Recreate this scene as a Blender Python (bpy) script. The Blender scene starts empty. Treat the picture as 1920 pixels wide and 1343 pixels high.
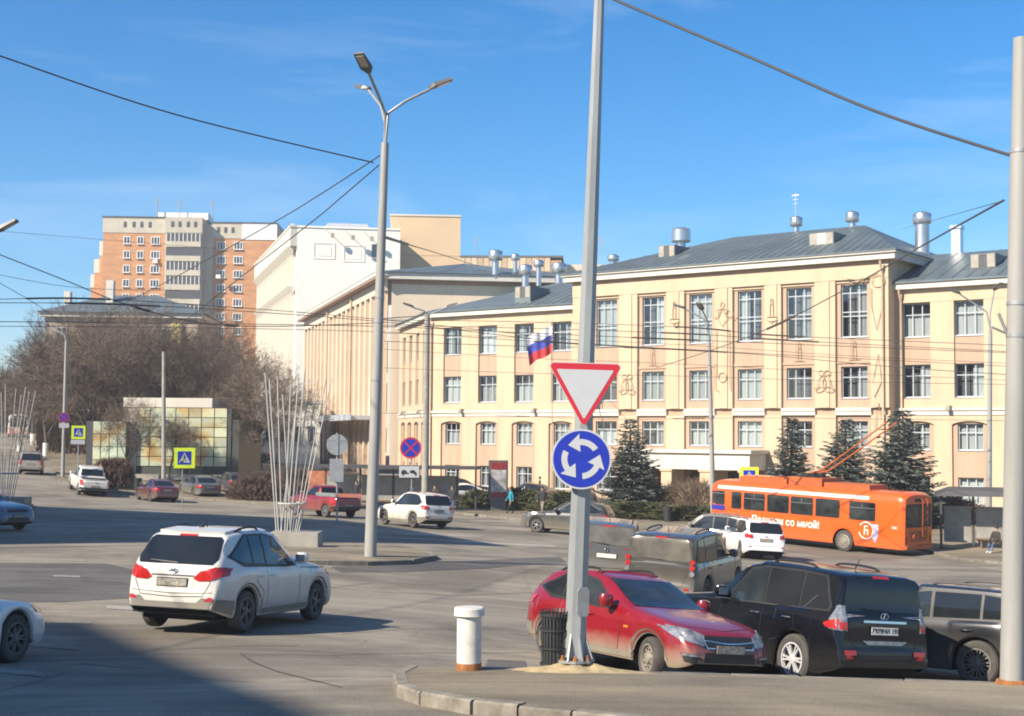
import bpy, bmesh, math, random
import numpy as np
from mathutils import Vector, Matrix, geometry
from mathutils.bvhtree import BVHTree
R = math.radians
random.seed(7)
S = bpy.context.scene
C = S.collection
# ---------------------------------------------------------------- camera
CZ = 5.0                                   # eye height above the world zero (the square lies at about 0 to 2)
FPX, PW, PH = 2600.0, 1920.0, 1343.0
PIT, ROL = R(3.25), R(0.48)
cam = bpy.data.cameras.new('camera'); camo = bpy.data.objects.new('camera', cam); C.objects.link(camo)
cam.sensor_width = 36.0; cam.lens = 36.0 * FPX / PW; cam.clip_start = 0.3; cam.clip_end = 6000
camo.matrix_world = Matrix.Translation((0, 0, CZ)) @ Matrix.Rotation(R(90) + PIT, 4, 'X') @ Matrix.Rotation(ROL, 4, 'Z')
S.camera = camo
# ---------------------------------------------------------------- light
SUN_EL, SUN_AZ = 36.0, (0.79, 0.613)        # elevation; horizontal direction in which the light travels
world = bpy.data.worlds.new('World'); S.world = world; world.use_nodes = True
nt = world.node_tree; nt.nodes.clear()
def N(t, tree=None, **k):
    n = (tree or nt).nodes.new(t)
    for a, v in k.items():
        if a.startswith('_'): n.inputs[a[1:].replace('_', ' ')].default_value = v
        else: setattr(n, a, v)
    return n
sky = N('ShaderNodeTexSky', sky_type='NISHITA', sun_disc=False, sun_elevation=R(SUN_EL),
        sun_rotation=math.atan2(-SUN_AZ[0], -SUN_AZ[1]) % (2 * math.pi), altitude=200, air_density=0.9, dust_density=0.35, ozone_density=2.2)
bg = N('ShaderNodeBackground', _Strength=0.088); out = N('ShaderNodeOutputWorld')
tc = N('ShaderNodeTexCoord')
mp = N('ShaderNodeMapping'); mp.inputs['Scale'].default_value = (1.3, 1.0, 7.0); mp.inputs['Rotation'].default_value = (0, R(-7), 0)
cn = N('ShaderNodeTexNoise', _Scale=2.4, _Detail=9.0, _Roughness=0.62, _Distortion=0.5)
cr = N('ShaderNodeValToRGB'); cr.color_ramp.elements[0].position = 0.47; cr.color_ramp.elements[1].position = 0.86
cmul = N('ShaderNodeMath', operation='MULTIPLY'); cmul.inputs[1].default_value = 0.22
cmix = N('ShaderNodeMixRGB', blend_type='MIX'); cmix.inputs[2].default_value = (8.5, 8.7, 9.0, 1)
hs = N('ShaderNodeHueSaturation', _Saturation=1.32, _Value=1.0)
nt.links.new(tc.outputs['Generated'], mp.inputs[0]); nt.links.new(mp.outputs[0], cn.inputs[0]); nt.links.new(cn.outputs[0], cr.inputs[0])
nt.links.new(cr.outputs[0], cmul.inputs[0]); nt.links.new(cmul.outputs[0], cmix.inputs[0])
tint = N('ShaderNodeMixRGB', blend_type='MULTIPLY'); tint.inputs[0].default_value = 1.0; tint.inputs[2].default_value = (0.82, 0.925, 1.0, 1)
nt.links.new(sky.outputs[0], tint.inputs[1]); nt.links.new(tint.outputs[0], hs.inputs['Color']); nt.links.new(hs.outputs[0], cmix.inputs[1]); nt.links.new(cmix.outputs[0], bg.inputs[0]); nt.links.new(bg.outputs[0], out.inputs[0])
sl = bpy.data.lights.new('sun', 'SUN'); sl.energy = 4.6; sl.angle = R(0.6); sl.color = (1.0, 0.89, 0.74)
so = bpy.data.objects.new('sun', sl); C.objects.link(so); so.location = (-60, -40, 60)
_ld = Vector((SUN_AZ[0], SUN_AZ[1], 0)).normalized() * math.cos(R(SUN_EL)); _ld.z = -math.sin(R(SUN_EL))
so.rotation_euler = _ld.to_track_quat('-Z', 'Y').to_euler()
S.view_settings.view_transform = 'Standard'; S.view_settings.look = 'None'
S.view_settings.exposure = 1.0; S.view_settings.gamma = 1.0; S.view_settings.use_curve_mapping = False
S.render.engine = 'CYCLES'; S.cycles.filter_width = 1.9
# ---------------------------------------------------------------- materials
MT = {}
def mat(name, col, rough=0.6, metal=0.0, var=0.15, scale=2.0, bump=0.0, bscale=30.0, spec=0.5, coat=0.0, rnd=0.0, col2=None, stretch=None, emit=0):
    """Principled material whose colour wanders with noise in object space; rnd adds a difference from object to object."""
    if name in MT: return MT[name]
    m = bpy.data.materials.new(name); m.use_nodes = True; t = m.node_tree; b = t.nodes['Principled BSDF']
    b.inputs['Roughness'].default_value = rough; b.inputs['Metallic'].default_value = metal
    b.inputs['Specular IOR Level'].default_value = spec; b.inputs['Coat Weight'].default_value = coat; b.inputs['Coat Roughness'].default_value = 0.06
    c = (*col, 1); L = t.links.new
    co = N('ShaderNodeTexCoord', t); src = co.outputs['Object']
    if stretch:
        mpp = N('ShaderNodeMapping', t); mpp.inputs['Scale'].default_value = stretch; L(src, mpp.inputs[0]); src = mpp.outputs[0]
    if var > 0:
        n = N('ShaderNodeTexNoise', t, _Scale=scale, _Detail=6.0, _Roughness=0.65); L(src, n.inputs[0])
        rp = N('ShaderNodeValToRGB', t); rp.color_ramp.elements[0].position = 0.3; rp.color_ramp.elements[1].position = 0.7
        c2 = col2 or tuple(x * (1 - 1.4 * var) for x in col); c1 = col if col2 else tuple(min(1, x * (1 + var * .5)) for x in col)
        rp.color_ramp.elements[0].color = (*c2, 1); rp.color_ramp.elements[1].color = (*c1, 1)
        L(n.outputs[0], rp.inputs[0]); o = rp.outputs[0]
        if rnd:
            oi = N('ShaderNodeObjectInfo', t); h = N('ShaderNodeHueSaturation', t)
            mr = N('ShaderNodeMapRange', t); mr.inputs['To Min'].default_value = 1 - rnd; mr.inputs['To Max'].default_value = 1 + rnd
            L(oi.outputs['Random'], mr.inputs[0]); L(mr.outputs[0], h.inputs['Value']); L(o, h.inputs['Color']); o = h.outputs[0]
        L(o, b.inputs['Base Color'])
    else: b.inputs['Base Color'].default_value = c
    if bump:
        n2 = N('ShaderNodeTexNoise', t, _Scale=bscale, _Detail=4.0); L(src, n2.inputs[0])
        bp = N('ShaderNodeBump', t, _Strength=bump, _Distance=0.02); L(n2.outputs[0], bp.inputs['Height']); L(bp.outputs[0], b.inputs['Normal'])
    if emit: b.inputs['Emission Color'].default_value = c; b.inputs['Emission Strength'].default_value = emit
    MT[name] = m; return m
def paint(name, col, dust=0.5, metal=0.0, zt=0.9, rough=0.28, dcol=(0.30, 0.26, 0.20), coat=0.7):
    """Car paint under road dust: the dust film thickens towards the sills and is blotchy."""
    if name in MT: return MT[name]
    m = mat(name, col, rough, metal, var=0.0, coat=0.6); t = m.node_tree; b = t.nodes['Principled BSDF']; L = t.links.new
    co = N('ShaderNodeTexCoord', t); sx = N('ShaderNodeSeparateXYZ', t); L(co.outputs['Object'], sx.inputs[0])
    n = N('ShaderNodeTexNoise', t, _Scale=3.0, _Detail=7.0, _Roughness=0.7); L(co.outputs['Object'], n.inputs[0])
    mr = N('ShaderNodeMapRange', t); mr.inputs['From Min'].default_value = zt; mr.inputs['From Max'].default_value = 0.25; L(sx.outputs['Z'], mr.inputs[0])
    ad = N('ShaderNodeMath', t, operation='MULTIPLY_ADD'); ad.inputs[1].default_value = 1.0; ad.inputs[2].default_value = -0.37; L(mr.outputs[0], ad.inputs[0])
    a2 = N('ShaderNodeMath', t, operation='ADD', use_clamp=True); L(ad.outputs[0], a2.inputs[0])
    n1 = N('ShaderNodeMath', t, operation='MULTIPLY'); n1.inputs[1].default_value = 0.62; L(n.outputs[0], n1.inputs[0]); L(n1.outputs[0], a2.inputs[1])
    a3 = N('ShaderNodeMath', t, operation='MULTIPLY', use_clamp=True); a3.inputs[1].default_value = dust; L(a2.outputs[0], a3.inputs[0])
    mx = N('ShaderNodeMixRGB', t); mx.inputs[1].default_value = (*col, 1); mx.inputs[2].default_value = (*dcol, 1); L(a3.outputs[0], mx.inputs[0]); L(mx.outputs[0], b.inputs['Base Color'])
    r2 = N('ShaderNodeMapRange', t); r2.inputs['To Min'].default_value = rough; r2.inputs['To Max'].default_value = 0.85; L(a3.outputs[0], r2.inputs[0]); L(r2.outputs[0], b.inputs['Roughness'])
    c2 = N('ShaderNodeMapRange', t); c2.inputs['To Min'].default_value = coat; c2.inputs['To Max'].default_value = 0.0; L(a3.outputs[0], c2.inputs[0]); L(c2.outputs[0], b.inputs['Coat Weight'])
    return m
def glass(name, tint, refl=0.12, rough=0.03):
    """Thin pane: clear or tinted, mirror-like at grazing angles."""
    if name in MT: return MT[name]
    m = bpy.data.materials.new(name); m.use_nodes = True; t = m.node_tree; t.nodes.clear(); L = t.links.new
    o = N('ShaderNodeOutputMaterial', t); mx = N('ShaderNodeMixShader', t); tr = N('ShaderNodeBsdfTransparent', t); tr.inputs[0].default_value = (*tint, 1)
    gl = N('ShaderNodeBsdfGlossy', t, _Roughness=rough); lw = N('ShaderNodeLayerWeight', t, _Blend=refl)
    ad = N('ShaderNodeMath', t, operation='ADD', use_clamp=True); ad.inputs[1].default_value = refl * 0.6
    L(lw.outputs['Fresnel'], ad.inputs[0]); L(ad.outputs[0], mx.inputs[0]); L(tr.outputs[0], mx.inputs[1]); L(gl.outputs[0], mx.inputs[2]); L(mx.outputs[0], o.inputs[0])
    MT[name] = m; return m
# ---------------------------------------------------------------- mesh helpers
class MB:
    """Collects shapes; build() links them as one mesh object."""
    def __init__(s): s.v = []; s.f = []; s.m = []
    def add(s, vs, fs, mi=0):
        k = len(s.v); s.v += [tuple(p) for p in vs]; s.f += [[i + k for i in f] for f in fs]; s.m += [mi] * len(fs); return s
    def box(s, c, d, rz=0, mi=0, M=None):
        vs = [Vector((x * d[0] / 2, y * d[1] / 2, z * d[2] / 2)) for z in (-1, 1) for y in (-1, 1) for x in (-1, 1)]
        q = Matrix.Rotation(rz, 3, 'Z') if rz else None
        vs = [(q @ p if q else p) + Vector(c) for p in vs]
        if M: vs = [M @ p for p in vs]
        return s.add(vs, [(0, 2, 3, 1), (4, 5, 7, 6), (0, 1, 5, 4), (2, 6, 7, 3), (0, 4, 6, 2), (1, 3, 7, 5)], mi)
    def bx(s, x0, x1, y0, y1, z0, z1, mi=0): return s.box(((x0 + x1) / 2, (y0 + y1) / 2, (z0 + z1) / 2), (x1 - x0, y1 - y0, z1 - z0), mi=mi)
    def prism(s, poly, z0, z1, mi=0, M=None):
        n = len(poly); a = sum(poly[i][0] * poly[(i + 1) % n][1] - poly[(i + 1) % n][0] * poly[i][1] for i in range(n))
        if a < 0: poly = poly[::-1]
        vs = [Vector((x, y, z0)) for x, y in poly] + [Vector((x, y, z1)) for x, y in poly]
        if M: vs = [M @ p for p in vs]
        return s.add(vs, [list(range(n))[::-1], list(range(n, 2 * n))] + [(i, (i + 1) % n, n + (i + 1) % n, n + i) for i in range(n)], mi)
    def tube(s, pts, rad, n=8, mi=0, cap=True, tw=0.0):
        pts = [Vector(p) for p in pts]; m = len(pts)
        if not hasattr(rad, '__len__'): rad = [rad] * m
        vs = []; t0 = (pts[1] - pts[0]).normalized(); u = t0.orthogonal().normalized() if abs(t0.z) < .99 else Vector((1, 0, 0))
        for i in range(m):
            t = (pts[min(i + 1, m - 1)] - pts[max(i - 1, 0)]).normalized()
            u = (u - t * u.dot(t)).normalized(); w = t.cross(u)
            vs += [pts[i] + (u * math.cos(tw + 2 * math.pi * k / n) + w * math.sin(tw + 2 * math.pi * k / n)) * rad[i] for k in range(n)]
        fs = [(i * n + k, i * n + (k + 1) % n, (i + 1) * n + (k + 1) % n, (i + 1) * n + k) for i in range(m - 1) for k in range(n)]
        if cap: fs += [list(range(n))[::-1], list(range((m - 1) * n, m * n))]
        return s.add(vs, fs, mi)
    def lathe(s, prof, n=16, mi=0, M=None, cap=True):
        vs = [Vector((r * math.cos(2 * math.pi * k / n), r * math.sin(2 * math.pi * k / n), z)) for r, z in prof for k in range(n)]
        if M: vs = [M @ p for p in vs]
        m = len(prof); fs = [(i * n + k, i * n + (k + 1) % n, (i + 1) * n + (k + 1) % n, (i + 1) * n + k) for i in range(m - 1) for k in range(n)]
        if cap: fs += [list(range(n))[::-1], list(range((m - 1) * n, m * n))]
        return s.add(vs, fs, mi)
    def mesh(s, name, mats, smooth=None):
        me = bpy.data.meshes.new(name); me.from_pydata([tuple(p) for p in s.v], [], s.f)
        for m in (mats if isinstance(mats, (list, tuple)) else [mats]): me.materials.append(m)
        if any(s.m): me.polygons.foreach_set('material_index', s.m)
        if smooth is not None:
            me.polygons.foreach_set('use_smooth', [True] * len(s.f)); me.set_sharp_from_angle(angle=R(smooth))
        me.update(); return me
    def build(s, name, mats, parent=None, smooth=None, loc=None, rz=None):
        return link(name, s.mesh(name, mats, smooth), parent, loc, rz)
def link(name, me, parent=None, loc=None, rz=None, M=None):
    o = bpy.data.objects.new(name, me); C.objects.link(o)
    if parent is not None: o.parent = parent
    if loc is not None: o.location = loc
    if rz: o.rotation_euler = (0, 0, rz)
    if M is not None: o.matrix_local = M
    return o
def tag(o, label=None, cat=None, group=None, kind=None):
    if label: o['label'] = label
    if cat: o['category'] = cat
    if group: o['group'] = group
    if kind: o['kind'] = kind
    return o
def thing(name, label, cat, loc=(0, 0, 0), rz=0, group=None):
    return tag(link(name, None, None, loc, rz), label, cat, group)
def copy_tree(o, parent=None):
    c = o.copy(); C.objects.link(c); c.parent = parent
    for ch in o.children: copy_tree(ch, c)
    return c
def text_mesh(body, size, bold=0.0, ext=0.0, name='lettering'):
    cu = bpy.data.curves.new(name, 'FONT'); cu.body = body; cu.size = size; cu.offset = bold; cu.extrude = ext; cu.align_x = 'CENTER'; cu.align_y = 'CENTER'; cu.resolution_u = 3
    o = bpy.data.objects.new(name, cu); C.objects.link(o); dg = bpy.context.evaluated_depsgraph_get(); dg.update()
    me = bpy.data.meshes.new_from_object(o.evaluated_get(dg)); bpy.data.objects.remove(o); bpy.data.curves.remove(cu); return me
# ---------------------------------------------------------------- bearings read from the photograph -> world
def ray(px, py):
    u, v = (px - PW / 2) / FPX, -(py - PH / 2) / FPX; c, s = math.cos(ROL), math.sin(ROL); u, v = u * c - v * s, u * s + v * c
    cp, sp = math.cos(PIT), math.sin(PIT); return Vector((u, cp - sp * v, sp + cp * v))
def at(px, py, d):
    r = ray(px, py); r = r / r.y * d; return Vector((r.x, d, r.z + CZ))
# ---------------------------------------------------------------- terrain heights
CTRL = [(-8, 6, 2.75), (0, 6, 2.75), (8, 6, 2.7), (0.8, 16.8, 2.1), (5, 13, 2.35), (-3, 13, 2.3), (-4.5, 22.4, 1.84), (-8, 20, 1.8), (2.06, 20.4, 1.5), (4.44, 21.8, 1.2), (3, 24, 1.2),
        (7.7, 23, 1.0), (6.6, 17.5, 1.9), (3.2, 34, 0.85), (5, 36, 0.8), (-4, 40, 1.5), (-7, 43, 1.45), (-18, 50, 1.42), (-4.7, 65, 0.72), (-9.5, 71, 0.7), (2, 68, 0.3), (11, 59, -0.1),
        (15, 65, -0.35), (25, 62, -0.3), (36, 66, 0.0), (0, 90, 0.1), (-27, 93, 0.85), (-22, 86, 0.7), (-33, 98, 1.7), (-65, 180, 4.4), (-42, 125, 2.6), (10, 95, 0.4), (26, 85, 0.3), (35, 78, 0.3), (-5, 112, 0.5),
        (-22, 112, 1.1), (-12, 140, 1.0), (-40, 75, 1.5), (-50, 110, 2.2), (-36, 50, 1.6), (20, 40, 0.8), (40, 40, 0.6), (-20, 25, 1.9), (25, 18, 1.6), (50, 90, 0.4), (50, 20, 1.5), (-90, 240, 5.0), (-30, 240, 3.0),
        (40, 240, 1.5), (100, 240, 1.5), (100, 100, 0.6), (100, 20, 1.5), (-110, 100, 2.5), (-110, 20, 2.0), (0, -30, 3.5), (60, -30, 2.5), (-60, -30, 3.0)]
_c = np.array(CTRL); _n = len(_c)
def _phi(r2): return np.where(r2 > 1e-9, 0.5 * r2 * np.log(np.maximum(r2, 1e-9)), 0.0)
_A = np.zeros((_n + 3, _n + 3)); _A[:_n, :_n] = _phi(((_c[:, None, :2] - _c[None, :, :2]) ** 2).sum(-1)) + np.eye(_n) * 1.0
_A[:_n, _n] = 1; _A[:_n, _n + 1:] = _c[:, :2]; _A[_n:, :_n] = _A[:_n, _n:].T
_w = np.linalg.solve(_A, np.concatenate([_c[:, 2], np.zeros(3)]))
def GA(x, y):
    x = np.clip(np.asarray(x, float), -110, 100); y = np.clip(np.asarray(y, float), -30, 240)
    r2 = (x[..., None] - _c[:, 0]) ** 2 + (y[..., None] - _c[:, 1]) ** 2
    return _phi(r2) @ _w[:_n] + _w[_n] + _w[_n + 1] * x + _w[_n + 2] * y
def G(x, y): return float(GA(x, y))
def ground_at(px, py, dz=0.0):
    """Where the line of sight through a photo point meets the ground."""
    r = ray(px, py); t = 5.0
    while t < 400:
        if CZ + r.z * t <= G(r.x * t, r.y * t) + dz: break
        t *= 1.004
    return Vector((r.x * t, r.y * t, G(r.x * t, r.y * t) + dz))
def place(o, x, y, heading):
    """Stand a vehicle on the slope, its nose (local +x) towards heading (radians from world +X)."""
    f = Vector((math.cos(heading), math.sin(heading), 0)); l = Vector((-f.y, f.x, 0)); e = 1.2
    f.z = (G(x + f.x * e, y + f.y * e) - G(x - f.x * e, y - f.y * e)) / (2 * e); l.z = (G(x + l.x * .8, y + l.y * .8) - G(x - l.x * .8, y - l.y * .8)) / 1.6
    f.normalize(); n = f.cross(l).normalized(); l = n.cross(f)
    o.matrix_world = Matrix(((f.x, l.x, n.x, x), (f.y, l.y, n.y, y), (f.z, l.z, n.z, G(x, y) + 0.006), (0, 0, 0, 1)))
def sheet(name, poly, dz, m, step=1.0, parent=None, kind='structure'):
    """A flat sheet that follows the ground dz above it."""
    o, fs = cdt(poly, step)
    zs = GA([p[0] for p in o], [p[1] for p in o]) + dz; mb = MB(); mb.add([(p[0], p[1], z) for p, z in zip(o, zs)], fs)
    ob = mb.build(name, m, parent, smooth=40)
    if kind and parent is None: tag(ob, kind=kind)
    return ob
def cdt(poly, h):
    """Triangulate a polygon with interior points every h."""
    pts = []
    for i, a in enumerate(poly):
        b = poly[(i + 1) % len(poly)]; k = max(1, int(math.dist(a, b) / h + .5)); pts += [(a[0] + (b[0] - a[0]) * j / k, a[1] + (b[1] - a[1]) * j / k) for j in range(k)]
    n = len(pts); xs = [p[0] for p in pts]; ys = [p[1] for p in pts]; ins = []
    P = np.array(pts); Q = np.roll(P, -1, 0)
    x = min(xs) + h * .5
    while x < max(xs):
        y = min(ys) + h * .5
        while y < max(ys):
            c = (P[:, 1] > y) != (Q[:, 1] > y)
            with np.errstate(divide='ignore', invalid='ignore'): xi = (Q[:, 0] - P[:, 0]) * (y - P[:, 1]) / (Q[:, 1] - P[:, 1]) + P[:, 0]
            if (c & (x < xi)).sum() % 2 and np.min(np.hypot(P[:, 0] - x, P[:, 1] - y)) > h * .45: ins.append((x, y))
            y += h
        x += h
    r = geometry.delaunay_2d_cdt([Vector(p) for p in pts + ins], [], [list(range(n))], 1, 1e-5)
    fs = []
    for f in r[2]:
        a, b, c = (r[0][i] for i in f[:3]); fs.append(list(f) if (b - a).cross(c - a) > 0 else list(f)[::-1])
    return r[0], fs
# ================================================================ ground, roads, pavements
def asphalt(name, c1, c2, c3, crack=True):
    m = bpy.data.materials.new(name); m.use_nodes = True; t = m.node_tree; b = t.nodes['Principled BSDF']; L = t.links.new
    b.inputs['Roughness'].default_value = 0.82; b.inputs['Specular IOR Level'].default_value = 0.35
    g = N('ShaderNodeNewGeometry', t); P_ = g.outputs['Position']
    n1 = N('ShaderNodeTexNoise', t, _Scale=0.22, _Detail=8.0, _Roughness=0.6, _Distortion=0.6); L(P_, n1.inputs[0])
    mp2 = N('ShaderNodeMapping', t); mp2.inputs['Scale'].default_value = (0.28, 2.4, 1); mp2.inputs['Rotation'].default_value = (0, 0, R(-12)); L(P_, mp2.inputs[0])
    n2 = N('ShaderNodeTexNoise', t, _Scale=1.0, _Detail=6.0, _Roughness=0.6); L(mp2.outputs[0], n2.inputs[0])
    n3 = N('ShaderNodeTexNoise', t, _Scale=55.0, _Detail=3.0); L(P_, n3.inputs[0])
    r1 = N('ShaderNodeValToRGB', t); e = r1.color_ramp.elements; e[0].position = 0.40; e[0].color = (*(q * .88 for q in c2), 1); e[1].position = 0.58; e[1].color = (*c1, 1); L(n1.outputs[0], r1.inputs[0])
    r2 = N('ShaderNodeValToRGB', t); e = r2.color_ramp.elements; e[0].position = 0.38; e[0].color = (0.72, 0.72, 0.73, 1); e[1].position = 0.6; e[1].color = (1.06, 1.05, 1.03, 1); L(n2.outputs[0], r2.inputs[0])
    mu = N('ShaderNodeMixRGB', t, blend_type='MULTIPLY'); mu.inputs[0].default_value = 0.75; L(r1.outputs[0], mu.inputs[1]); L(r2.outputs[0], mu.inputs[2])
    r3 = N('ShaderNodeValToRGB', t); e = r3.color_ramp.elements; e[0].position = 0.3; e[0].color = (0.55, 0.55, 0.55, 1); e[1].position = 0.7; e[1].color = (1.4, 1.4, 1.4, 1); L(n3.outputs[0], r3.inputs[0])
    m3 = N('ShaderNodeMixRGB', t, blend_type='MULTIPLY'); m3.inputs[0].default_value = 0.8; L(mu.outputs[0], m3.inputs[1]); L(r3.outputs[0], m3.inputs[2]); o = m3.outputs[0]
    if crack:
        ds = N('ShaderNodeTexNoise', t, _Scale=0.7, _Detail=5.0); L(P_, ds.inputs[0])
        av = N('ShaderNodeMixRGB', t, blend_type='ADD'); av.inputs[0].default_value = 1.6; L(P_, av.inputs[1]); L(ds.outputs['Color'], av.inputs[2])
        vo = N('ShaderNodeTexVoronoi', t, feature='DISTANCE_TO_EDGE', _Scale=0.17); L(av.outputs[0], vo.inputs['Vector'])
        rc = N('ShaderNodeValToRGB', t); e = rc.color_ramp.elements; e[0].position = 0.0015; e[0].color = (1, 1, 1, 1); e[1].position = 0.0045; e[1].color = (0, 0, 0, 1); L(vo.outputs[0], rc.inputs[0])
        mk = N('ShaderNodeMath', t, operation='MULTIPLY'); mk.inputs[1].default_value = 0.4; L(rc.outputs[0], mk.inputs[0])
        m4 = N('ShaderNodeMixRGB', t); m4.inputs[2].default_value = (*c3, 1); L(mk.outputs[0], m4.inputs[0]); L(o, m4.inputs[1]); o = m4.outputs[0]
    L(o, b.inputs['Base Color'])
    bp = N('ShaderNodeBump', t, _Strength=0.5, _Distance=0.012); L(n3.outputs[0], bp.inputs['Height']); L(bp.outputs[0], b.inputs['Normal'])
    return m
M_ASPH = asphalt('dusty_asphalt', (0.285, 0.252, 0.196), (0.196, 0.172, 0.135), (0.055, 0.05, 0.045))
M_PATCH = asphalt('dark_asphalt_and_shadow', (0.135, 0.127, 0.115), (0.098, 0.093, 0.086), (0.04, 0.04, 0.04), False)
M_PAVE = asphalt('pavement_asphalt', (0.285, 0.238, 0.165), (0.20, 0.17, 0.118), (0.09, 0.08, 0.06), False)
M_KERB = mat('kerb_concrete', (0.225, 0.20, 0.16), 0.9, var=0.35, scale=4, bump=0.4, rnd=0.18)
M_TAR = mat('tar_seam', (0.085, 0.078, 0.07), 0.7, var=0.3, scale=5)
def worn_paint():
    m = asphalt('worn_road_paint', (0.40, 0.38, 0.33), (0.22, 0.20, 0.165), (0.06, 0.06, 0.05), False); return m
M_RPAINT = worn_paint()
xs = np.unique(np.concatenate([np.arange(-700, -130, 57), np.arange(-130, -44, 5), np.arange(-44, 44.1, 1.0), np.arange(45, 130, 5), np.arange(130, 701, 57)]))
ys = np.unique(np.concatenate([np.arange(-300, 0, 20), np.arange(0, 126, 1.0), np.arange(128, 250, 6), np.arange(250, 900, 65)]))
X, Y = np.meshgrid(xs, ys); Z = GA(X, Y); nx = len(xs)
gm = MB(); gm.v = list(zip(X.ravel().tolist(), Y.ravel().tolist(), Z.ravel().tolist()))
gm.f = [(j * nx + i, j * nx + i + 1, (j + 1) * nx + i + 1, (j + 1) * nx + i) for j in range(len(ys) - 1) for i in range(nx - 1)]; gm.m = [0] * len(gm.f)
tag(gm.build('ground', M_ASPH, smooth=60), kind='structure')
def gp(pts, dz=0.0): return [tuple(ground_at(x, y, dz)[:2]) for x, y in pts]
def kerb(parent, line, h=0.14, w=0.16, step=1.0, closed=False):
    """Kerb stones laid end to end along a line, each a block of its own."""
    L = [Vector(p) for p in line] + ([Vector(line[0])] if closed else [])
    seg = 0.0; pts = [L[0]]
    for a, b in zip(L, L[1:]):
        n = max(1, round((b - a).length / step)); pts += [a.lerp(b, (k + 1) / n) for k in range(n)]
    for a, b in zip(pts, pts[1:]):
        d = b - a
        if d.length < .12: continue
        u = d.normalized(); q = Vector((-u.y, u.x)) * w / 2; a2 = a + u * .012; b2 = b - u * .012; j = random.uniform(-.008, .008); ch = .02
        vs = []
        for p in (a2, b2):
            z = G(p.x, p.y)
            vs += [(p.x + q.x, p.y + q.y, z - .08), (p.x + q.x, p.y + q.y, z + h - ch + j), (p.x + q.x * .75, p.y + q.y * .75, z + h + j), (p.x - q.x * .75, p.y - q.y * .75, z + h + j), (p.x - q.x, p.y - q.y, z + h - ch + j), (p.x - q.x, p.y - q.y, z - .08)]
        MB().add(vs, [(i, i + 6, i + 7, i + 1) for i in range(5)] + [(0, 1, 2, 3, 4, 5), (11, 10, 9, 8, 7, 6)]).build('kerb_stone', M_KERB, parent)
def pavement(name, pts_px, dz, kerb_from=0, kerb_to=None, extra=(), step=1.0, kstep=1.0, m=None):
    pl = gp(pts_px, dz); k = pl[kerb_from:kerb_to]
    o = sheet(name, pl + list(extra), dz, m or M_PAVE, step); kerb(o, k, dz + .012, step=kstep); return o
# the pavement tip the sign post stands on
isl = gp([(2300, 1300), (1900, 1284), (1500, 1270), (1110, 1259), (900, 1254), (775, 1250), (750, 1262), (756, 1284), (800, 1298), (895, 1314), (980, 1322), (1080, 1332), (1200, 1343)], 0.13)
isl += [(1.9, 10.6), (5.5, 9.2), (12, 8.2)]
o = sheet('pavement', isl, 0.13, M_PAVE, 0.5); kerb(o, isl[:10], .142); kerb(o, isl[9:11], .138, step=.8); kerb(o, isl[10:16], .135)
# the long pavement before the institute, the kerb of the left road and the bus stop
lp = gp([(60, 812), (84, 845), (110, 902), (200, 921), (330, 931), (520, 944), (700, 952), (850, 960), (985, 974), (1150, 988), (1330, 994), (1480, 1000), (1640, 1004), (1742, 1032), (1800, 1046), (1900, 1056), (2100, 1064)], 0.12)
o = sheet('pavement', lp + [(48, 62), (60, 80), (20, 104), (-4, 119), (-14, 124), (-30, 132), (-50, 150)], 0.12, M_PAVE, 2.0); kerb(o, lp[2:], .13, step=1.6)
# the island of the lamp post
ci = gp([(440, 1034), (500, 1024), (640, 1019), (740, 1022), (800, 1032), (815, 1042), (770, 1050), (690, 1053), (540, 1051), (460, 1044)], 0.12)
o = sheet('traffic_island', ci, 0.12, M_PAVE, 0.6); kerb(o, ci, .13, closed=True, step=1.2)
lm = gp([(-60, 948), (60, 945), (52, 958), (-60, 962)], .1); o = sheet('traffic_island', lm, .1, M_PAVE, .8); kerb(o, lm, .11, closed=True, step=1.2)
# patches, a drawn bollard shadow, paint and seams in the roadway
for nme, pts, m in (('patch_and_shadow', [(-40, 1056), (200, 1058), (262, 1072), (258, 1122), (120, 1130), (-40, 1132)], M_PATCH), ('patch_and_shadow', [(620, 1064), (760, 1057), (900, 1052), (1050, 1044), (1062, 1056), (900, 1068), (760, 1074), (640, 1074)], M_PATCH),
                    ('patch_and_shadow', [(905, 1258), (990, 1256), (985, 1240), (915, 1238)], M_PATCH)):  # this last dark sheet paints the bollard's cast shadow
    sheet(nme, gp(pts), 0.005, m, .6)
for pts in ([(200, 1136), (380, 1147), (560, 1160), (560, 1165), (380, 1152), (200, 1143)], [(55, 1204), (140, 1214), (150, 1221), (60, 1214)], [(-30, 1250), (80, 1262), (86, 1271), (-30, 1260)], [(50, 1164), (170, 1168), (170, 1171), (50, 1168)],
            [(40, 974), (300, 986), (300, 989), (40, 977)], [(100, 1080), (150, 1081), (150, 1083), (100, 1082)], [(760, 1000), (900, 1006), (900, 1009), (760, 1003)], [(850, 1014), (1040, 1024), (1040, 1027), (850, 1017)],
            [(150, 955), (340, 962), (340, 964), (150, 957)]):
    sheet('road_marking', gp(pts), 0.009, M_RPAINT, .5)
def seam(line, w=0.018):
    L = [Vector(p) for p in gp(line)]; pl = []; 
    for i, p in enumerate(L):
        d = (L[min(i + 1, len(L) - 1)] - L[max(i - 1, 0)]).normalized(); q = Vector((-d.y, d.x)) * w * random.uniform(.5, 1.2); pl.append((p + q, p - q))
    sheet('tar_seam', [tuple(a) for a, b in pl] + [tuple(b) for a, b in pl[::-1]], 0.007, M_TAR, .5)
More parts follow.
